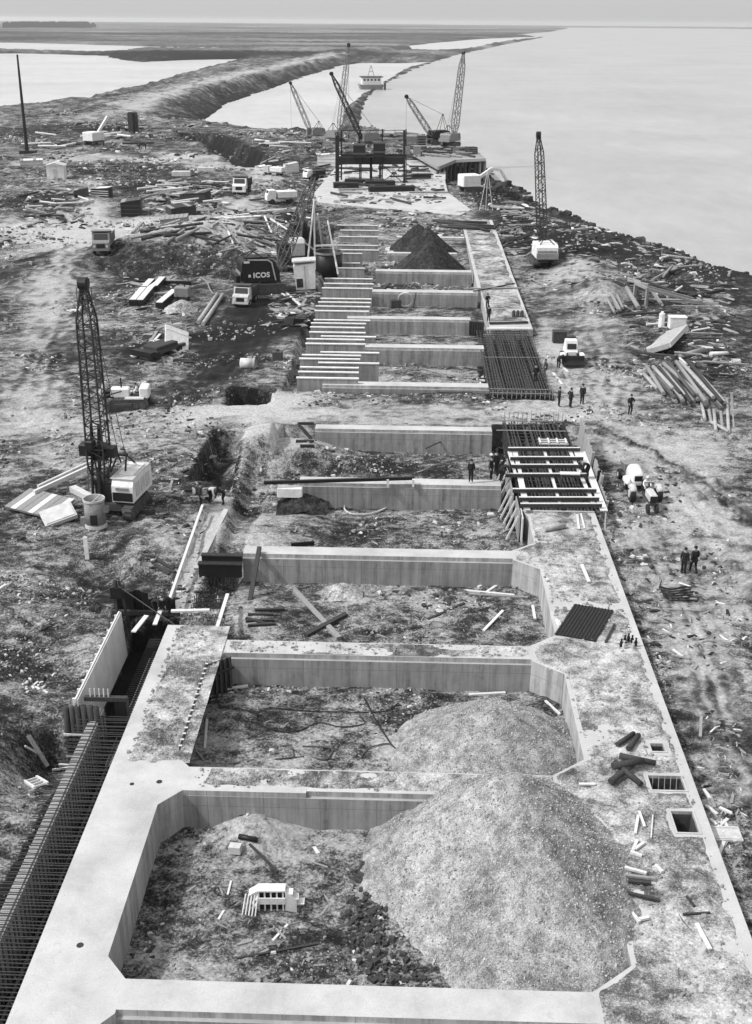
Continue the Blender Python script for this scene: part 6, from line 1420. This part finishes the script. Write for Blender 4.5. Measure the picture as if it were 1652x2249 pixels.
for k, (a, b_, m_) in enumerate([((1370, 1922), (1440, 1930), 'wood'), ((1380, 1935), (1430, 1940), 'dark_wood'), ((1372, 1905), (1420, 1918), 'pale_wood'), ((1385, 1870), (1410, 1880), 'pale_wood'), ((1395, 1865), (1415, 1850), 'pale_wood'), ((1375, 1990), (1405, 2025), 'pale_wood'), ((1400, 2020), (1425, 2015), 'pale_wood'), ((1375, 1960), (1450, 1978), 'dark_wood'), ((1400, 1845), (1390, 1868), 'pale_wood'), ((1440, 1900), (1455, 1915), 'pale_wood')]):
    pl(a, b_, .12, .1, m_, '%s timber scrap at the river-side foot of the huge gravel heap' % {'pale_wood': 'pale', 'wood': 'grey', 'dark_wood': 'dark'}[m_], z0=.12, name='timber_scrap', cat='scrap', group='timber scraps beside the gravel heap')
# deck openings: dark lining and floor added, their colour stands for the shade inside
for k, (x0, x1, y0, y1) in enumerate(HOLES):
    t = thing('deck_opening', (x0, y0, .004), ['small shallow opening in the deck', 'wide opening in the deck with dark bars in it', 'square opening in the deck at the river edge'][k], 'opening')
    w, d = x1 - x0, y1 - y0
    MB().box(.002, w - .002, .002, d - .002, -1.95, -1.75).build('shade_floor', 'steel', t)
    for nm_, bx in (('shade_lining', (.003, .03, .003, d - .003)), ('shade_lining', (w - .03, w - .003, .003, d - .003)), ('shade_lining', (.031, w - .031, d - .03, d - .003)), ('shade_lining', (.031, w - .031, .003, .03))): MB().box(*bx, -1.7, -.12).build(nm_, 'darkgrey', t)
    if k == 1:
        for j in range(6): MB().beam((.1 + j * .26, .1, -1.2), (.2 + j * .26, d - .1, .1), .03, .03).build('bar', 'rebar_light', t)
    if k == 2: MB().hexa([(w * .3, .02, -1.75), (w - .02, .02, -1.75), (w - .02, d * .6, -1.75), (w * .6, d * .3, -1.75), (w * .35, .02, -.9), (w - .02, .02, -.7), (w - .02, d * .5, -.9), (w * .6, d * .3, -1.1)]).build('spilt_mortar', 'stone_light', t)
# river side: pipes, beams, slabs
n_ = 26
for k in range(n_):
    u = k / (n_ - 1); lay = (k * 7) % 3
    a = (1414 + 98 * u, 824 - 14 * u); a = (a[0] + RND.uniform(-5, 5), a[1] + RND.uniform(-5, 4)); b_ = (1458 + 136 * u + RND.uniform(-16, 16), 868 + 34 * u ** .7 + RND.uniform(-9, 9))
    log(a, b_, .19, ('pipe', 'wood', 'rust', 'wood', 'dark_wood')[(k * 3) % 5], '%s long pipe of the big heap on the river side, counting from the track' % place_word(k), 'pipe', 'pipe', 'big heap of pipes on the river side', dz=.27 * lay)
for k, (a, b_) in enumerate([((1540, 885), (1548, 925)), ((1552, 880), (1562, 930)), ((1568, 905), (1572, 950)), ((1580, 880), (1588, 962)), ((1596, 880), (1600, 955)), ((1607, 870), (1612, 960)), ((1560, 930), (1600, 955))]):
    log(a, b_, .15, ('pipe', 'wood')[k % 2], '%s pipe of the smaller heap at the river-side edge, before the big heap' % place_word(k), 'pipe', 'pipe', 'smaller heap of pipes')
for k, (a, b_) in enumerate([((1326, 645), (1350, 690)), ((1338, 642), (1358, 686)), ((1348, 640), (1368, 684)), ((1334, 640), (1362, 690))]):
    log(a, b_, .17, 'wood', 'long beam of the four stacked beside the small grey heap', group='four stacked beams', dz=.1 * k)
log((1376, 638), (1402, 682), .3, 'wood', 'single thick beam lying apart from the four stacked beams')
tf = thing('timber_trestle', G(1455, 665), 'weathered timber trestle frame lying on the river side', 'trestle', rz=.3)
for a, b_ in [((-3, -1.5, 0), (-3, -1.5, 2.2)), ((-3, 1.5, 0), (-3, 1.5, 2.2)), ((-3, -1.5, 2.1), (4, -3.0, .2)), ((-3, 1.5, 2.1), (4.2, .2, .2)), ((-3, -1.6, 2.15), (-3, 1.6, 2.15)), ((-1, -2.0, 0), (-1, 1.2, 1.4)), ((0, -3, .2), (5, -4.5, .15)), ((1, 0, .2), (5.5, -3.4, .3))]: MB().beam(a, b_, .3, .3).build('timber', 'wood', tf)
log((1430, 634), (1560, 655), .2, 'dark_wood', 'long dark pole beyond the timber trestle')
log((1500, 655), (1590, 640), .18, 'dark_wood', 'dark pole slanting towards the bank beyond the trestle')
sb_ = thing('concrete_slab', G(1462, 752), 'tilted concrete slab with a pale edge lying on the river side', 'slab', rz=math.radians(-24), ry=math.radians(-24))
MB().box(-.9, 1.5, -4.2, 4.2, 0, .5).build('slab_body', 'pipe', sb_); MB().box(1.502, 1.62, -4.25, 4.25, .05, .52).build('slab_edge', 'stone_light', sb_)
o = MB().bevel_box(-.9, .9, -.6, .6, -.1, 1.1, .06).box(-.95, .95, -.65, .65, 1.102, 1.16).build('white_box', 'white'); o.location = G(1486, 718); tag(o, 'white box behind the tilted concrete slab', 'box')
o = MB().tube((0, 0, 0), (0, 0, 1.5), .35, .32, 10).tube((0, 0, 1.5), (0, 0, 1.7), .2, .15, 8).build('gas_cylinder', 'white'); o.location = G(1452, 718); tag(o, 'short white cylinder beside the white box', 'cylinder')
log((1545, 775), (1490, 790), .3, 'wood', 'thick pole on the river side beside a pale lump'); log((1560, 782), (1612, 780), .22, 'pale_wood', 'pale pole at the river-side edge')
o = MB().bevel_box(-.7, .7, -.6, .6, -.1, 1.1, .05).box(-.72, .72, -.62, .62, 1.102, 1.16).build('dark_bin', 'dark_wood'); o.location = G(1228, 750); tag(o, 'dark box standing on the bank side behind the small loader', 'box')
pl((1230, 742), (1262, 740), .8, .12, 'dark_wood', 'dark sheet lying beside the dark box behind the loader', name='sheet', cat='sheet')
pl((1215, 820), (1234, 845), .25, .1, 'pale_wood', 'pale plank lying by the three standing men'); pl((1235, 806), (1248, 818), .2, .1, 'pale_wood', 'short pale plank by the bending man')
pl((1160, 610), (1205, 632), .2, .1, 'wood', 'grey plank at the river edge of the slabs'); log((1460, 558), (1550, 575), .3, 'dark_wood', 'pole sticking out over the river from the bank')
bt = thing('punt', G(1115, 460), 'small pale punt drawn up on the dark bank', 'boat', rz=math.radians(75))
loft([(-3, .5, -.1, -.5, .8), (-2, .9, 0, -.5, .8), (1.5, .9, 0, -.5, .8), (3.2, .2, .15, -.3, .8)]).build('hull', 'offwhite', bt); MB().box(-.8, .8, -.4, -.1, .0, .08).box(-.8, .8, 1.0, 1.3, .0, .08).build('thwart', 'wood', bt)
bt.location.z += .5
tp_ = thing('survey_tripod', G(1068, 462), 'tall thin tripod on the bank near the far slab end', 'tripod')
for sx, sy in ((-1.2, 0), (1.2, .2), (0, 1.5)): MB().tube((sx, sy, -.2), (0, .3, 7.0), .05).build('leg', 'pale_wood', tp_)
for k, (a, b_, m_) in enumerate([((1570, 1900), (1590, 1850), 'pale_wood'), ((1575, 1820), (1598, 1800), 'pale_wood'), ((1560, 1800), (1590, 1830), 'pale_wood'), ((1580, 1775), (1612, 1790), 'pale_wood'), ((1590, 1860), (1612, 1820), 'wood'), ((1550, 1770), (1575, 1790), 'pale_wood'), ((1560, 1750), (1570, 1775), 'wood'), ((1545, 1735), (1560, 1755), 'pale_wood'), ((1590, 1805), (1615, 1850), 'pale_wood'), ((1540, 1575), (1538, 1620), 'wood'), ((1478, 1428), (1500, 1445), 'pale_wood'), ((1475, 1440), (1515, 1448), 'wood'), ((1430, 1338), (1540, 1342), 'wood'), ((1395, 1320), (1430, 1326), 'dark_wood'), ((1400, 1325), (1432, 1318), 'dark_wood')]):
    pl(a, b_, .14, .08, m_, '%s board littering the ground outside the deck edge' % {'pale_wood': 'pale', 'wood': 'grey', 'dark_wood': 'dark'}[m_], name='board', cat='board', group='boards littering the river-side ground')
o = MB().bevel_box(-.8, .8, -.45, .45, -.02, .08, .02).box(-.7, .7, -.4, -.3, .082, .11).box(-.7, .7, .3, .4, .082, .11).build('door_panel', 'offwhite'); o.location = G(1585, 1832); tag(o, 'white panel lying outside the deck at the river-side edge', 'panel')
for k in range(6):
    cable([(1448 + k * 2, 1290 + k * 4), (1475, 1296 + k * 5), (1515 + k * 2, 1290 + k * 6)], .045, 'black', 'dark bar of the bundle lying on the river-side ground', 'bar', 'bar')['group'] = 'bundle of dark bars'
# landward side
ws = thing('wrecked_lorry', G(352, 778), 'wrecked flat lorry with a big pale panel propped on it', 'lorry', rz=math.radians(150))
MB().box(-1.2, 1.2, -2.6, 2.6, .5, .8).build('bed', 'darkgrey', ws); MB().box(-1.3, 1.3, 2.0, 2.7, .3, .9).build('front_end', 'black', ws)
for x in (-1.1, 1.1):
    for y in (-1.6, 1.6): MB().wheel((x, y, .35), .4, .3, 12).build('wheel', 'rubber', ws)
MB().bevel_box(-1.1, .8, -1.6, 1.6, .8, 1.2, .08).build('load', 'dark_wood', ws)
o = MB().box(-1.3, 1.3, -.06, .06, 0, 3.0).box(-1.2, 1.2, -.1, -.062, .3, .42).box(-1.2, 1.2, -.1, -.062, 2.4, 2.52).build('shutter_sheet', 'white'); o.location = G(388, 775, .1); o.rotation_euler = (math.radians(-48), math.radians(25), math.radians(28)); tag(o, 'big white sheet propped against the wrecked lorry', 'sheet')
pl((318, 772), (345, 728), .3, .1, 'wood', 'grey plank leaning on the wrecked lorry'); pl((322, 768), (352, 735), .25, .12, 'pale_wood', 'pale plank beside the wrecked lorry')
stk = [((292, 672), (316, 645)), ((308, 672), (332, 645)), ((350, 678), (385, 650)), ((318, 642), (334, 626)), ((340, 640), (358, 622)), ((330, 646), (350, 630))]
for k, (a, b_) in enumerate(stk):
    pa_, pb_ = G(*a), G(*b_); o = (pa_ + pb_) / 2; d = pb_ - pa_; t = thing('timber_stack', o, '%s of the tarred box beams with pale tops stacked on the landward side' % ('nearest', 'second', 'separate long one', 'far one', 'farthest', 'middle one')[k], 'beam', rz=-math.atan2(d.x, d.y), group='tarred box beams')
    L_ = d.length / 2
    MB().box(-.42, .42, -L_, L_, -.1, .75).build('beam_side', 'black', t); MB().box(-.38, .38, -L_ + .05, L_ - .05, .752, .82).build('beam_top', 'pale_wood', t)
o = MB().box(-4, 4, -.2, .2, 0, .5).build('timber_baulk', 'black'); o.location = G(352, 625); tag(o, 'long black baulk behind the tarred box beams', 'timber')
gn = thing('generator', G(402, 660), 'grey generator on a stand beside the tarred box beams', 'generator'); MB().bevel_box(-.9, .9, -.7, .7, .6, 1.7, .1).build('body', 'grey', gn); MB().box(-.8, -.6, -.6, .6, 0, .6).box(.6, .8, -.6, .6, 0, .6).build('stand', 'dark_wood', gn); MB().tube((.3, 0, 1.7), (.3, 0, 2.2), .07).build('exhaust', 'black', gn)
cable([(418, 625), (440, 618), (455, 628), (462, 645), (470, 655)], .1, 'grey', 'thick grey hose curving from the generator', 'hose', 'hose', .4)
o = heap('sack_pile', 'spoil_light', *[v for c in [G(400, 682)] for v in (c.x - 2, c.x + 2, c.y - 2, c.y + 2)], .12, lambda X, Y: cone(X, Y, G(400, 682).x, G(400, 682).y, .5, .7, 1.1, .5), 'white heap of powder below the generator', .08, .5)
for k, (a, b_) in enumerate([((436, 712), (478, 650)), ((446, 716), (490, 652))]): log(a, b_, .25, 'pipe', '%s of two long parallel pipes beside the rutted track' % ('landward one', 'river-side one')[k], 'pipe', 'pipe', 'two parallel pipes')
pp = thing('pipe_section', G(545, 808, .5), 'short wide pipe section lying beside the pit', 'pipe', rz=math.radians(12)); MB().ring((-.7, 0, 0), (.55, -.35, 0), .52, .07, 20).build('barrel', 'offwhite', pp, True); MB().ring((.5, -.335, 0), (.7, -.39, 0), .6, .1, 20).build('socket', 'pipe', pp)
o = MB().bevel_box(-.5, .5, -.4, .4, 0, .9, .06).tube((0, 0, .9), (0, 0, 1.1), .2, .2, 8).build('pump', 'darkgrey'); o.location = G(610, 790); tag(o, 'small dark pump between the pipe section and the rib walls', 'pump')
for k, (a, b_, m_) in enumerate([((600, 655), (650, 648), 'wood'), ((612, 662), (690, 645), 'dark_wood'), ((625, 640), (660, 672), 'pale_wood'), ((605, 668), (640, 655), 'dark_wood'), ((630, 655), (690, 660), 'wood'), ((640, 640), (675, 650), 'dark_wood')]):
    pl(a, b_, .28, .12, m_, '%s plank of the loose pile below the grab cabin' % {'pale_wood': 'pale', 'wood': 'grey', 'dark_wood': 'dark'}[m_], group='loose plank pile below the grab cabin')
pl((635, 715), (680, 718), 1.2, .9, 'black', 'black box skip beside the rib walls', name='skip', cat='skip')
for k, (a, b_) in enumerate([((75, 1082), (205, 1022)), ((84, 1070), (205, 1013))]): pl(a, b_, .2, .3, 'pale_wood' if k == 0 else 'offwhite', '%s of two long pale rails propped beside the near crane' % ('nearer', 'farther')[k], name='rail', cat='rail', group='two long pale rails', z0=.2)
o = MB().box(-3, 2.2, -1.7, 1.7, 0, .12).build('plank_platform', 'wood'); o.location = G(98, 1122, .4); o.rotation_euler = (.1, .06, -.35); o.scale = (.72, .8, 1); tag(o, 'wide pale boarded platform lying before the near crane', 'platform', None)
for k in range(8):
    q = MB().box(-3.02 + k * .65, -2.42 + k * .65, -1.75, 1.75, .124, .17).build('board', ('wood', 'pale_wood', 'wood')[k % 3], o)
o = MB().box(-1.1, 1.1, -.8, .8, 0, .3).box(-1.0, 1.0, -.7, .7, .302, .36).build('concrete_block', 'stone_light'); o.location = G(130, 1140, .2); o.rotation_euler = (.3, -.2, .5); tag(o, 'pale broken slab at the edge of the boarded platform', 'slab')
pl((160, 1078), (200, 1100), .5, .4, 'stone_light', 'pale broken slab piece left of the drilling bucket', name='broken_slab', cat='slab')
o = MB().box(-.13, .13, -.05, .05, 0, 1.55).box(-.135, .135, -.056, -.052, .45, .5).box(-.135, .135, -.056, -.052, .9, .95).build('marker_post', 'white'); o.location = G(192, 1228); tag(o, 'white marker post standing on the landward ground', 'post')
ldr = thing('ladder', G(80, 1725, .3), 'short pale ladder lying on the slope beside the trench', 'ladder', rz=math.radians(35), rx=-.4)
for x in (-.3, .3): MB().box(x - .05, x + .05, -1.0, 1.0, 0, .12).build('rail', 'pale_wood', ldr)
for k in range(4): MB().box(-.25, .25, -.9 + k * .55, -.8 + k * .55, .02, .1).build('rung', 'pale_wood', ldr)
pl((62, 1618), (104, 1684), .22, .14, 'wood', 'grey beam leaning on the slope beside the trench')
pl((55, 1640), (95, 1648), .12, .08, 'pale_wood', 'pale board across the slope beside the trench'); pl((110, 1655), (145, 1650), .12, .08, 'pale_wood', 'pale board at the foot of the log wall'); pl((128, 1672), (160, 1660), .12, .08, 'pale_wood', 'lower pale board at the foot of the log wall')
pl((55, 1348), (100, 1380), .6, .25, 'spoil_light', 'pale slab half buried in the landward slope', name='broken_slab', cat='slab')
for k, (a, b_) in enumerate([((340, 1240), (372, 1262)), ((345, 1230), (378, 1250)), ((350, 1250), (385, 1258))]): pl(a, b_, .2, .12, 'dark_wood', 'dark timber of the small pile beside the long pale pole', name='timber_baulk', cat='timber', group='small dark timber pile on the slope')
for k in range(14):
    x, y = 55 + RND.random() * 45, 1492 + RND.random() * 32
    pl((x, y), (x + RND.uniform(-12, 12), y + RND.uniform(-7, 7)), .1, .08, 'pale_wood', 'pale offcut of the litter on the slope beside the trench', name='timber_offcut', cat='offcut', group='pale offcuts on the landward slope')
# tangled poles on the far landward debris and spoil
def tangle(n, x0, x1, y0, y1, l0, l1, r, label, group, mats, zf=None):
    for k in range(n):
        x, y = RND.uniform(x0, x1), RND.uniform(y0, y1); p = G(x, y) if zf is None else P(x, y, zf); an = RND.gauss(.3, .7); L_ = RND.uniform(l0, l1)
        d = Vector((math.cos(an) * L_ / 2, math.sin(an) * L_ / 2, 0)); a, b_ = p - d, p + d
        a.z = (gz(a.x, a.y) if zf is None else zf) + r + RND.uniform(0, .5 if zf is None else .15); b_.z = (gz(b_.x, b_.y) if zf is None else zf) + r + RND.uniform(0, .5 if zf is None else .15)
        m_ = RND.choice(mats); o = MB().tube(a - p, b_ - p, r, r * .8, 6).build('pole', m_); o.location = p
        tag(o, {'pale_wood': 'pale ', 'wood': 'grey ', 'dark_wood': 'dark ', 'rust': 'dark '}[m_] + label, 'pole', group)
tangle(34, 480, 660, 470, 560, 3, 8, .17, 'pole tangled on the spoil bank behind the lettered crane', 'poles tangled on the spoil bank', ['wood', 'dark_wood', 'pale_wood', 'wood'])
tangle(26, 330, 480, 405, 450, 3, 8, .22, 'pole scattered behind the black tarred shed', 'poles behind the black shed', ['pale_wood', 'wood', 'pale_wood', 'dark_wood'])
tangle(20, 60, 190, 430, 490, 2, 6, .2, 'pole in the litter landward of the narrow white track', 'poles in the landward litter', ['pale_wood', 'dark_wood', 'wood'])
tangle(14, 290, 430, 500, 530, 4, 9, .25, 'pole beside the pale road by the slatted bin', 'poles by the slatted bin', ['dark_wood', 'wood'])
tangle(30, 730, 960, 365, 450, 3, 9, .22, 'pole lying on the pale far apron', 'poles on the far apron', ['dark_wood', 'dark_wood', 'wood'], .13)
tangle(14, 560, 720, 310, 350, 4, 9, .28, 'pole in the litter by the inlet shore', 'poles by the inlet shore', ['pale_wood', 'wood', 'dark_wood'])
tangle(16, 60, 330, 285, 330, 4, 9, .3, 'pole in the far litter round the white excavator', 'poles round the white excavator', ['pale_wood', 'dark_wood'])
tangle(14, 1400, 1610, 560, 700, 3, 7, .18, 'drift pole on the dark river bank', 'drift poles on the bank', ['dark_wood', 'wood', 'pale_wood'])
for k, (x, y, L_, lb_) in enumerate([(790, 404, 6, 'dark pontoon section on the apron, landward one'), (835, 408, 6, 'dark pontoon section on the apron below the hoppers'), (760, 412, 5, 'dark ramp section at the landward side of the apron'), (860, 420, 9, 'long dark girder lying across the apron'), (925, 392, 4, 'dark gear lying at the river side of the apron')]):
    p = P(x, y, .12); o = MB().bevel_box(-L_ / 2, L_ / 2, -.8, .8, 0, 1.0, .1).box(-L_ / 2 + .3, L_ / 2 - .3, -.82, -.802, .3, .5).build('girder_section', 'black'); o.location = p; o.rotation_euler.z = RND.uniform(-.15, .25); tag(o, lb_, 'girder')
tangle(16, 700, 760, 330, 400, 3, 8, .22, 'pole in the litter at the landward foot of the hopper gantry', 'poles by the hopper gantry', ['dark_wood', 'wood', 'pale_wood'])
tangle(22, 885, 1030, 322, 346, 3, 9, .22, 'pole lying among the gear on the jetty head', 'poles on the jetty head', ['dark_wood', 'wood'], 1.52)
tangle(22, 560, 720, 440, 500, 3, 7, .16, 'pole scattered round the foot of the raised boom', 'poles under the raised boom', ['dark_wood', 'wood', 'pale_wood'])
tangle(18, 1440, 1612, 700, 830, 2, 5, .14, 'pole littering the rough ground above the pipe heap', 'poles above the pipe heap', ['dark_wood', 'wood', 'pale_wood'])
tangle(16, 1110, 1180, 470, 560, 2, 6, .15, 'drift timber on the dark bank beside the far slabs', 'drift timbers beside the far slabs', ['dark_wood', 'wood'])
# the dark treeline and the far works on the horizon
b = MB()
for k in range(420):
    u = RND.random(); p = P(30 + 160 * u, 62.0 - .7 * u, -2); p.y += RND.uniform(-150, 150)
    r = RND.uniform(6, 13); h = RND.uniform(10, 22)
    b.add([(p.x - r, p.y, -3), (p.x + r, p.y, -3), (p.x, p.y + r, -3), (p.x - r * .8, p.y, h * .6), (p.x + r * .8, p.y, h * .55), (p.x, p.y + r, h * .6), (p.x + RND.uniform(-3, 3), p.y, h)], [(0, 1, 4, 3), (1, 2, 5, 4), (2, 0, 3, 5), (3, 4, 6), (4, 5, 6), (5, 3, 6)])
tag(b.build('treeline', 'leaf'), 'dark belt of trees on the far plain at the landward horizon', None, kind='stuff')
# ------------------------------------------------------------------ rubble and litter too small to count
rs = np.random.RandomState(5)
CUBE = np.array([(-1, -1, -1), (1, -1, -1), (1, 1, -1), (-1, 1, -1), (-1, -1, 1), (1, -1, 1), (1, 1, 1), (-1, 1, 1)], float)
CF = np.array([(3, 2, 1, 0), (4, 5, 6, 7), (0, 1, 5, 4), (1, 2, 6, 5), (2, 3, 7, 6), (3, 0, 4, 7)])
def stones(name, mat, x, y, z, size, label, flat=.6, long_=1.0):
    n = len(x)
    v = CUBE[None] * (1 + rs.uniform(-.45, .45, (n, 8, 3))) * np.array([1, 1, flat]) * size[:, None, None] * .5
    v[:, :, 0] *= long_ * rs.uniform(.7, 1.3, (n, 1)); v[:, 4:, :2] *= .7
    a = rs.uniform(0, 6.28, n); c, s = np.cos(a)[:, None], np.sin(a)[:, None]
    X = v[:, :, 0] * c - v[:, :, 1] * s + x[:, None]; Y = v[:, :, 0] * s + v[:, :, 1] * c + y[:, None]; Z = v[:, :, 2] + z[:, None] + size[:, None] * flat * .3
    me = bpy.data.meshes.new(name); me.from_pydata(np.stack([X, Y, Z], -1).reshape(-1, 3).tolist(), [], (CF[None] + (np.arange(n) * 8)[:, None, None]).reshape(-1, 4).tolist())
    me.materials.append(M[mat]); return tag(link(name, me), label, None, kind='stuff')
def scatter(n, x0, x1, y0, y1, clump=.5, sc=3.0):
    x = rs.uniform(x0, x1, n * 3); y = rs.uniform(y0, y1, n * 3)
    k = fbm(x / sc + 50, y / sc, 3) > clump
    x, y = x[k][:n], y[k][:n]; return x, y, height(x, y)
def sizes(n, a, b_): return a * (b_ / a) ** (rs.rand(n) ** 2.2)
zones = [(8000, -30, 30, 26, 62, .03, .17), (8000, -45, 50, 60, 112, .05, .28), (7000, -85, 70, 110, 265, .12, .6), (2200, -220, 20, 260, 420, .3, 1.0)]
for nm, mt_, kf, lb_ in [('rubble', 'stone', 1.0, 'grey stones and clods scattered over the site'), ('pale_rubble', 'stone_light', .28, 'pale scraps of mortar and stone scattered over the site'), ('dark_debris', 'dark_wood', .5, 'dark scraps of timber and clinker scattered over the site')]:
    xs_, ys_, zs_, ss_ = [], [], [], []
    for (n, x0, x1, y0, y1, a, b_) in zones:
        x, y, z = scatter(int(n * kf), x0, x1, y0, y1, .52 if nm == 'rubble' else .6, 4 if y0 < 100 else 12)
        k = z > WZ + .1; xs_.append(x[k]); ys_.append(y[k]); zs_.append(z[k]); ss_.append(sizes(k.sum(), a, b_))
    stones(nm, mt_, np.concatenate(xs_), np.concatenate(ys_), np.concatenate(zs_), np.concatenate(ss_), lb_, .6, 1.0 if nm == 'rubble' else 1.9)
# small timber and scrap litter in the untidy corners of the site
def litter(nm, mat, spots, a, b_, label, long_):
    X, Y = [], []
    for (n, x0, x1, y0, y1) in spots:
        for _ in range(n):
            p = P(RND.uniform(x0, x1), RND.uniform(y0, y1), -.6); X.append(p.x); Y.append(p.y)
    X = np.array(X); Y = np.array(Y); z = height(X, Y); k = z > WZ + .1
    stones(nm, mat, X[k], Y[k], z[k], sizes(k.sum(), a, b_) * np.clip(Y[k] / 140, .3, 1.6) * (1 if nm != 'bay_litter' else 1.8), label, .5, long_)
corners = [(150, 60, 200, 420, 500), (260, 320, 500, 400, 470), (300, 460, 660, 460, 580), (120, 280, 440, 500, 560), (120, 270, 420, 610, 690), (160, 560, 740, 300, 420), (60, 700, 740, 350, 470), (80, 800, 1020, 465, 490), (200, 1130, 1500, 480, 640), (220, 1380, 1612, 620, 830), (120, 590, 700, 640, 720), (120, 60, 330, 270, 340), (100, 1100, 1180, 440, 560), (120, 1400, 1612, 1270, 1480), (110, 1540, 1640, 1560, 1900), (90, 340, 460, 980, 1180), (70, 300, 420, 700, 800)]
litter('timber_litter', 'wood', corners, .12, .5, 'grey splinters and short timbers littered over the untidy corners', 5.0)
litter('pale_litter', 'pale_wood', [(max(1, n // 4), *r) for n, *r in corners], .1, .35, 'pale splinters littered over the untidy corners', 5.0)
litter('dark_litter', 'black', [(n // 2, *r) for n, *r in corners], .15, .6, 'dark scrap littered over the untidy corners', 3.0)
litter('bay_litter', 'wood', [(60, 340, 800, 1850, 2100), (80, 420, 1220, 1530, 1670), (90, 540, 1190, 1300, 1390), (80, 540, 1120, 1130, 1190), (40, 600, 1060, 1000, 1045)], .05, .16, 'short sticks and bent bars littered on the bay floors', 6.0)
# scrap on the pale apron and the jetty head
def scrap_on(nm, quad, zf, n, mat, label):
    X, Y = [], []
    for _ in range(n):
        p = P(RND.uniform(quad[0], quad[1]), RND.uniform(quad[2], quad[3]), zf); X.append(p.x); Y.append(p.y)
    stones(nm, mat, np.array(X), np.array(Y), np.full(n, zf), sizes(n, .15, .9), label, .5, 2.5)
scrap_on('apron_scrap', (735, 975, 362, 448), .12, 170, 'dark_wood', 'dark scrap and timber ends on the pale apron')
scrap_on('apron_grit', (735, 975, 362, 448), .12, 200, 'stone', 'grey lumps on the pale apron')
scrap_on('jetty_scrap', (890, 1035, 324, 345), 1.5, 150, 'dark_wood', 'dark gear and timber ends on the jetty head')
# boulders of the river bank
x = rs.uniform(14, 60, 9000); y = rs.uniform(140, 300, 9000); d = poly_sd(x, y, RIVER); k = (d > -1.5) & (d < 7 * rs.rand(9000) + .5)
x, y = x[k], y[k]; stones('bank_stones', 'dark_wood', x, y, height(x, y), sizes(len(x), .3, 1.6), 'dark tumbled stones along the river bank')
# litter on the deck and beams
x = np.concatenate([rs.uniform(8.4, 12.6, 1500), rs.uniform(-12.3, -10.4, 500), rs.uniform(-9, 6.5, 260), rs.uniform(-9, 6.5, 200)]); y = np.concatenate([rs.uniform(26, 71, 1500), rs.uniform(42.5, 54.2, 500), rs.uniform(40.3, 41.5, 260), rs.uniform(51.8, 52.9, 200)])
k = np.ones(len(x), bool)
for h in HOLES: k &= ~((x > h[0] - .25) & (x < h[1] + .25) & (y > h[2] - .25) & (y < h[3] + .25))
x, y = x[k], y[k]
stones('deck_grit', 'stone', x, y, np.full(len(x), .02), sizes(len(x), .04, .2), 'grit and small stones on the concrete deck', .5)
# loose stones lying on the gravel heaps
def heap_stones(cx, cy, top, sl, ex, rad, n, nm, mt_, a, b_):
    t = rs.uniform(0, 6.283, n); r = rad * np.sqrt(rs.rand(n)); x = cx + r * np.cos(t) * ex; y = cy + r * np.sin(t)
    return x, y
x = np.concatenate([4.8 + 5.6 * (rs.rand(16000) * 2 - 1), 4.5 + 4.2 * (rs.rand(6000) * 2 - 1)]); y = np.concatenate([rs.uniform(28.5, 41.5, 16000), rs.uniform(42.5, 50.5, 6000)])
z1 = ridge(x, y); z2 = cone(x, y, 4.5, 45.9, .5, .58, 1.1, .5)
z = np.where(y < 42, z1, z2) + .20 * (fbm(x / .7, y / .7, 4) - .5) + .08 * (fbm(x / .7 * 4, y / .7 * 4, 3) - .5)
k = (z > -1.8) & ~((x > 8.2) & (z < .03)); x, y, z = x[k], y[k], z[k]; q = rs.rand(len(x))
stones('gravel_stones', 'gravel_pale', x[q < .6], y[q < .6], z[q < .6] - .01, sizes((q < .6).sum(), .02, .08), 'pale loose stones on the gravel heaps', .8, 1.2)
stones('gravel_clods', 'stone', x[q >= .6], y[q >= .6], z[q >= .6] - .01, sizes((q >= .6).sum(), .025, .09), 'grey loose clods on the gravel heaps', .8, 1.2)
# clinker round the foot of the gravel heap
a = rs.uniform(1.9, 4.9, 900); r = rs.uniform(5.0, 6.6, 900); x = 4.9 + r * np.cos(a) * 1.05; y = 35.2 + r * np.sin(a); k = (y > 29.8) & (y < 39.8) & (x > -9) & (x < 8)
stones('clinker', 'dark_wood', x[k], y[k], height(x[k], y[k]), sizes(k.sum(), .08, .3), 'dark clods lying round the foot of the huge gravel heap')
# ------------------------------------------------------------------ thin sea haze over the whole site
hm = bpy.data.materials.new('sea_haze'); hm.use_nodes = True
hn = hm.node_tree.nodes; hn.clear()
hv = hn.new('ShaderNodeVolumePrincipled'); hv.inputs['Color'].default_value = gv(.95); hv.inputs['Density'].default_value = .00008; hv.inputs['Anisotropy'].default_value = .2
ho = hn.new('ShaderNodeOutputMaterial'); hm.node_tree.links.new(hv.outputs[0], ho.inputs['Volume'])
hb = MB().box(-15000, 15000, -300, 31000, -12.0, 42.0); ob = hb.build('haze', hm); tag(ob, 'thin even sea haze over the whole site', None, kind='stuff')
# ------------------------------------------------------------------ look-alikes are told apart by their order in the view
bpy.context.view_layer.update()
same = {}
for o in COL.objects:
    if o.parent is None and o.get('label') and o.get('category'): same.setdefault(o['label'], []).append(o)
for lab, os_ in same.items():
    if len(os_) < 2 or len(os_) > 36: continue
    def across(o):
        v = o.matrix_world.translation - Vector((0, 0, CAMZ)); return v.dot(RT) / v.dot(FW)
    os_.sort(key=across)
    for k, o in enumerate(os_):
        w = 'leftmost' if k == 0 else 'rightmost' if k == len(os_) - 1 else place_word(k) + ' from the left'
        if len((lab + ' ' + w).replace(',', ' ').split()) > 16: w = w.replace(' from the left', ' from left')
        if len((lab + ' ' + w).replace(',', ' ').split()) > 16: continue
        o['label'] = lab + ', ' + w
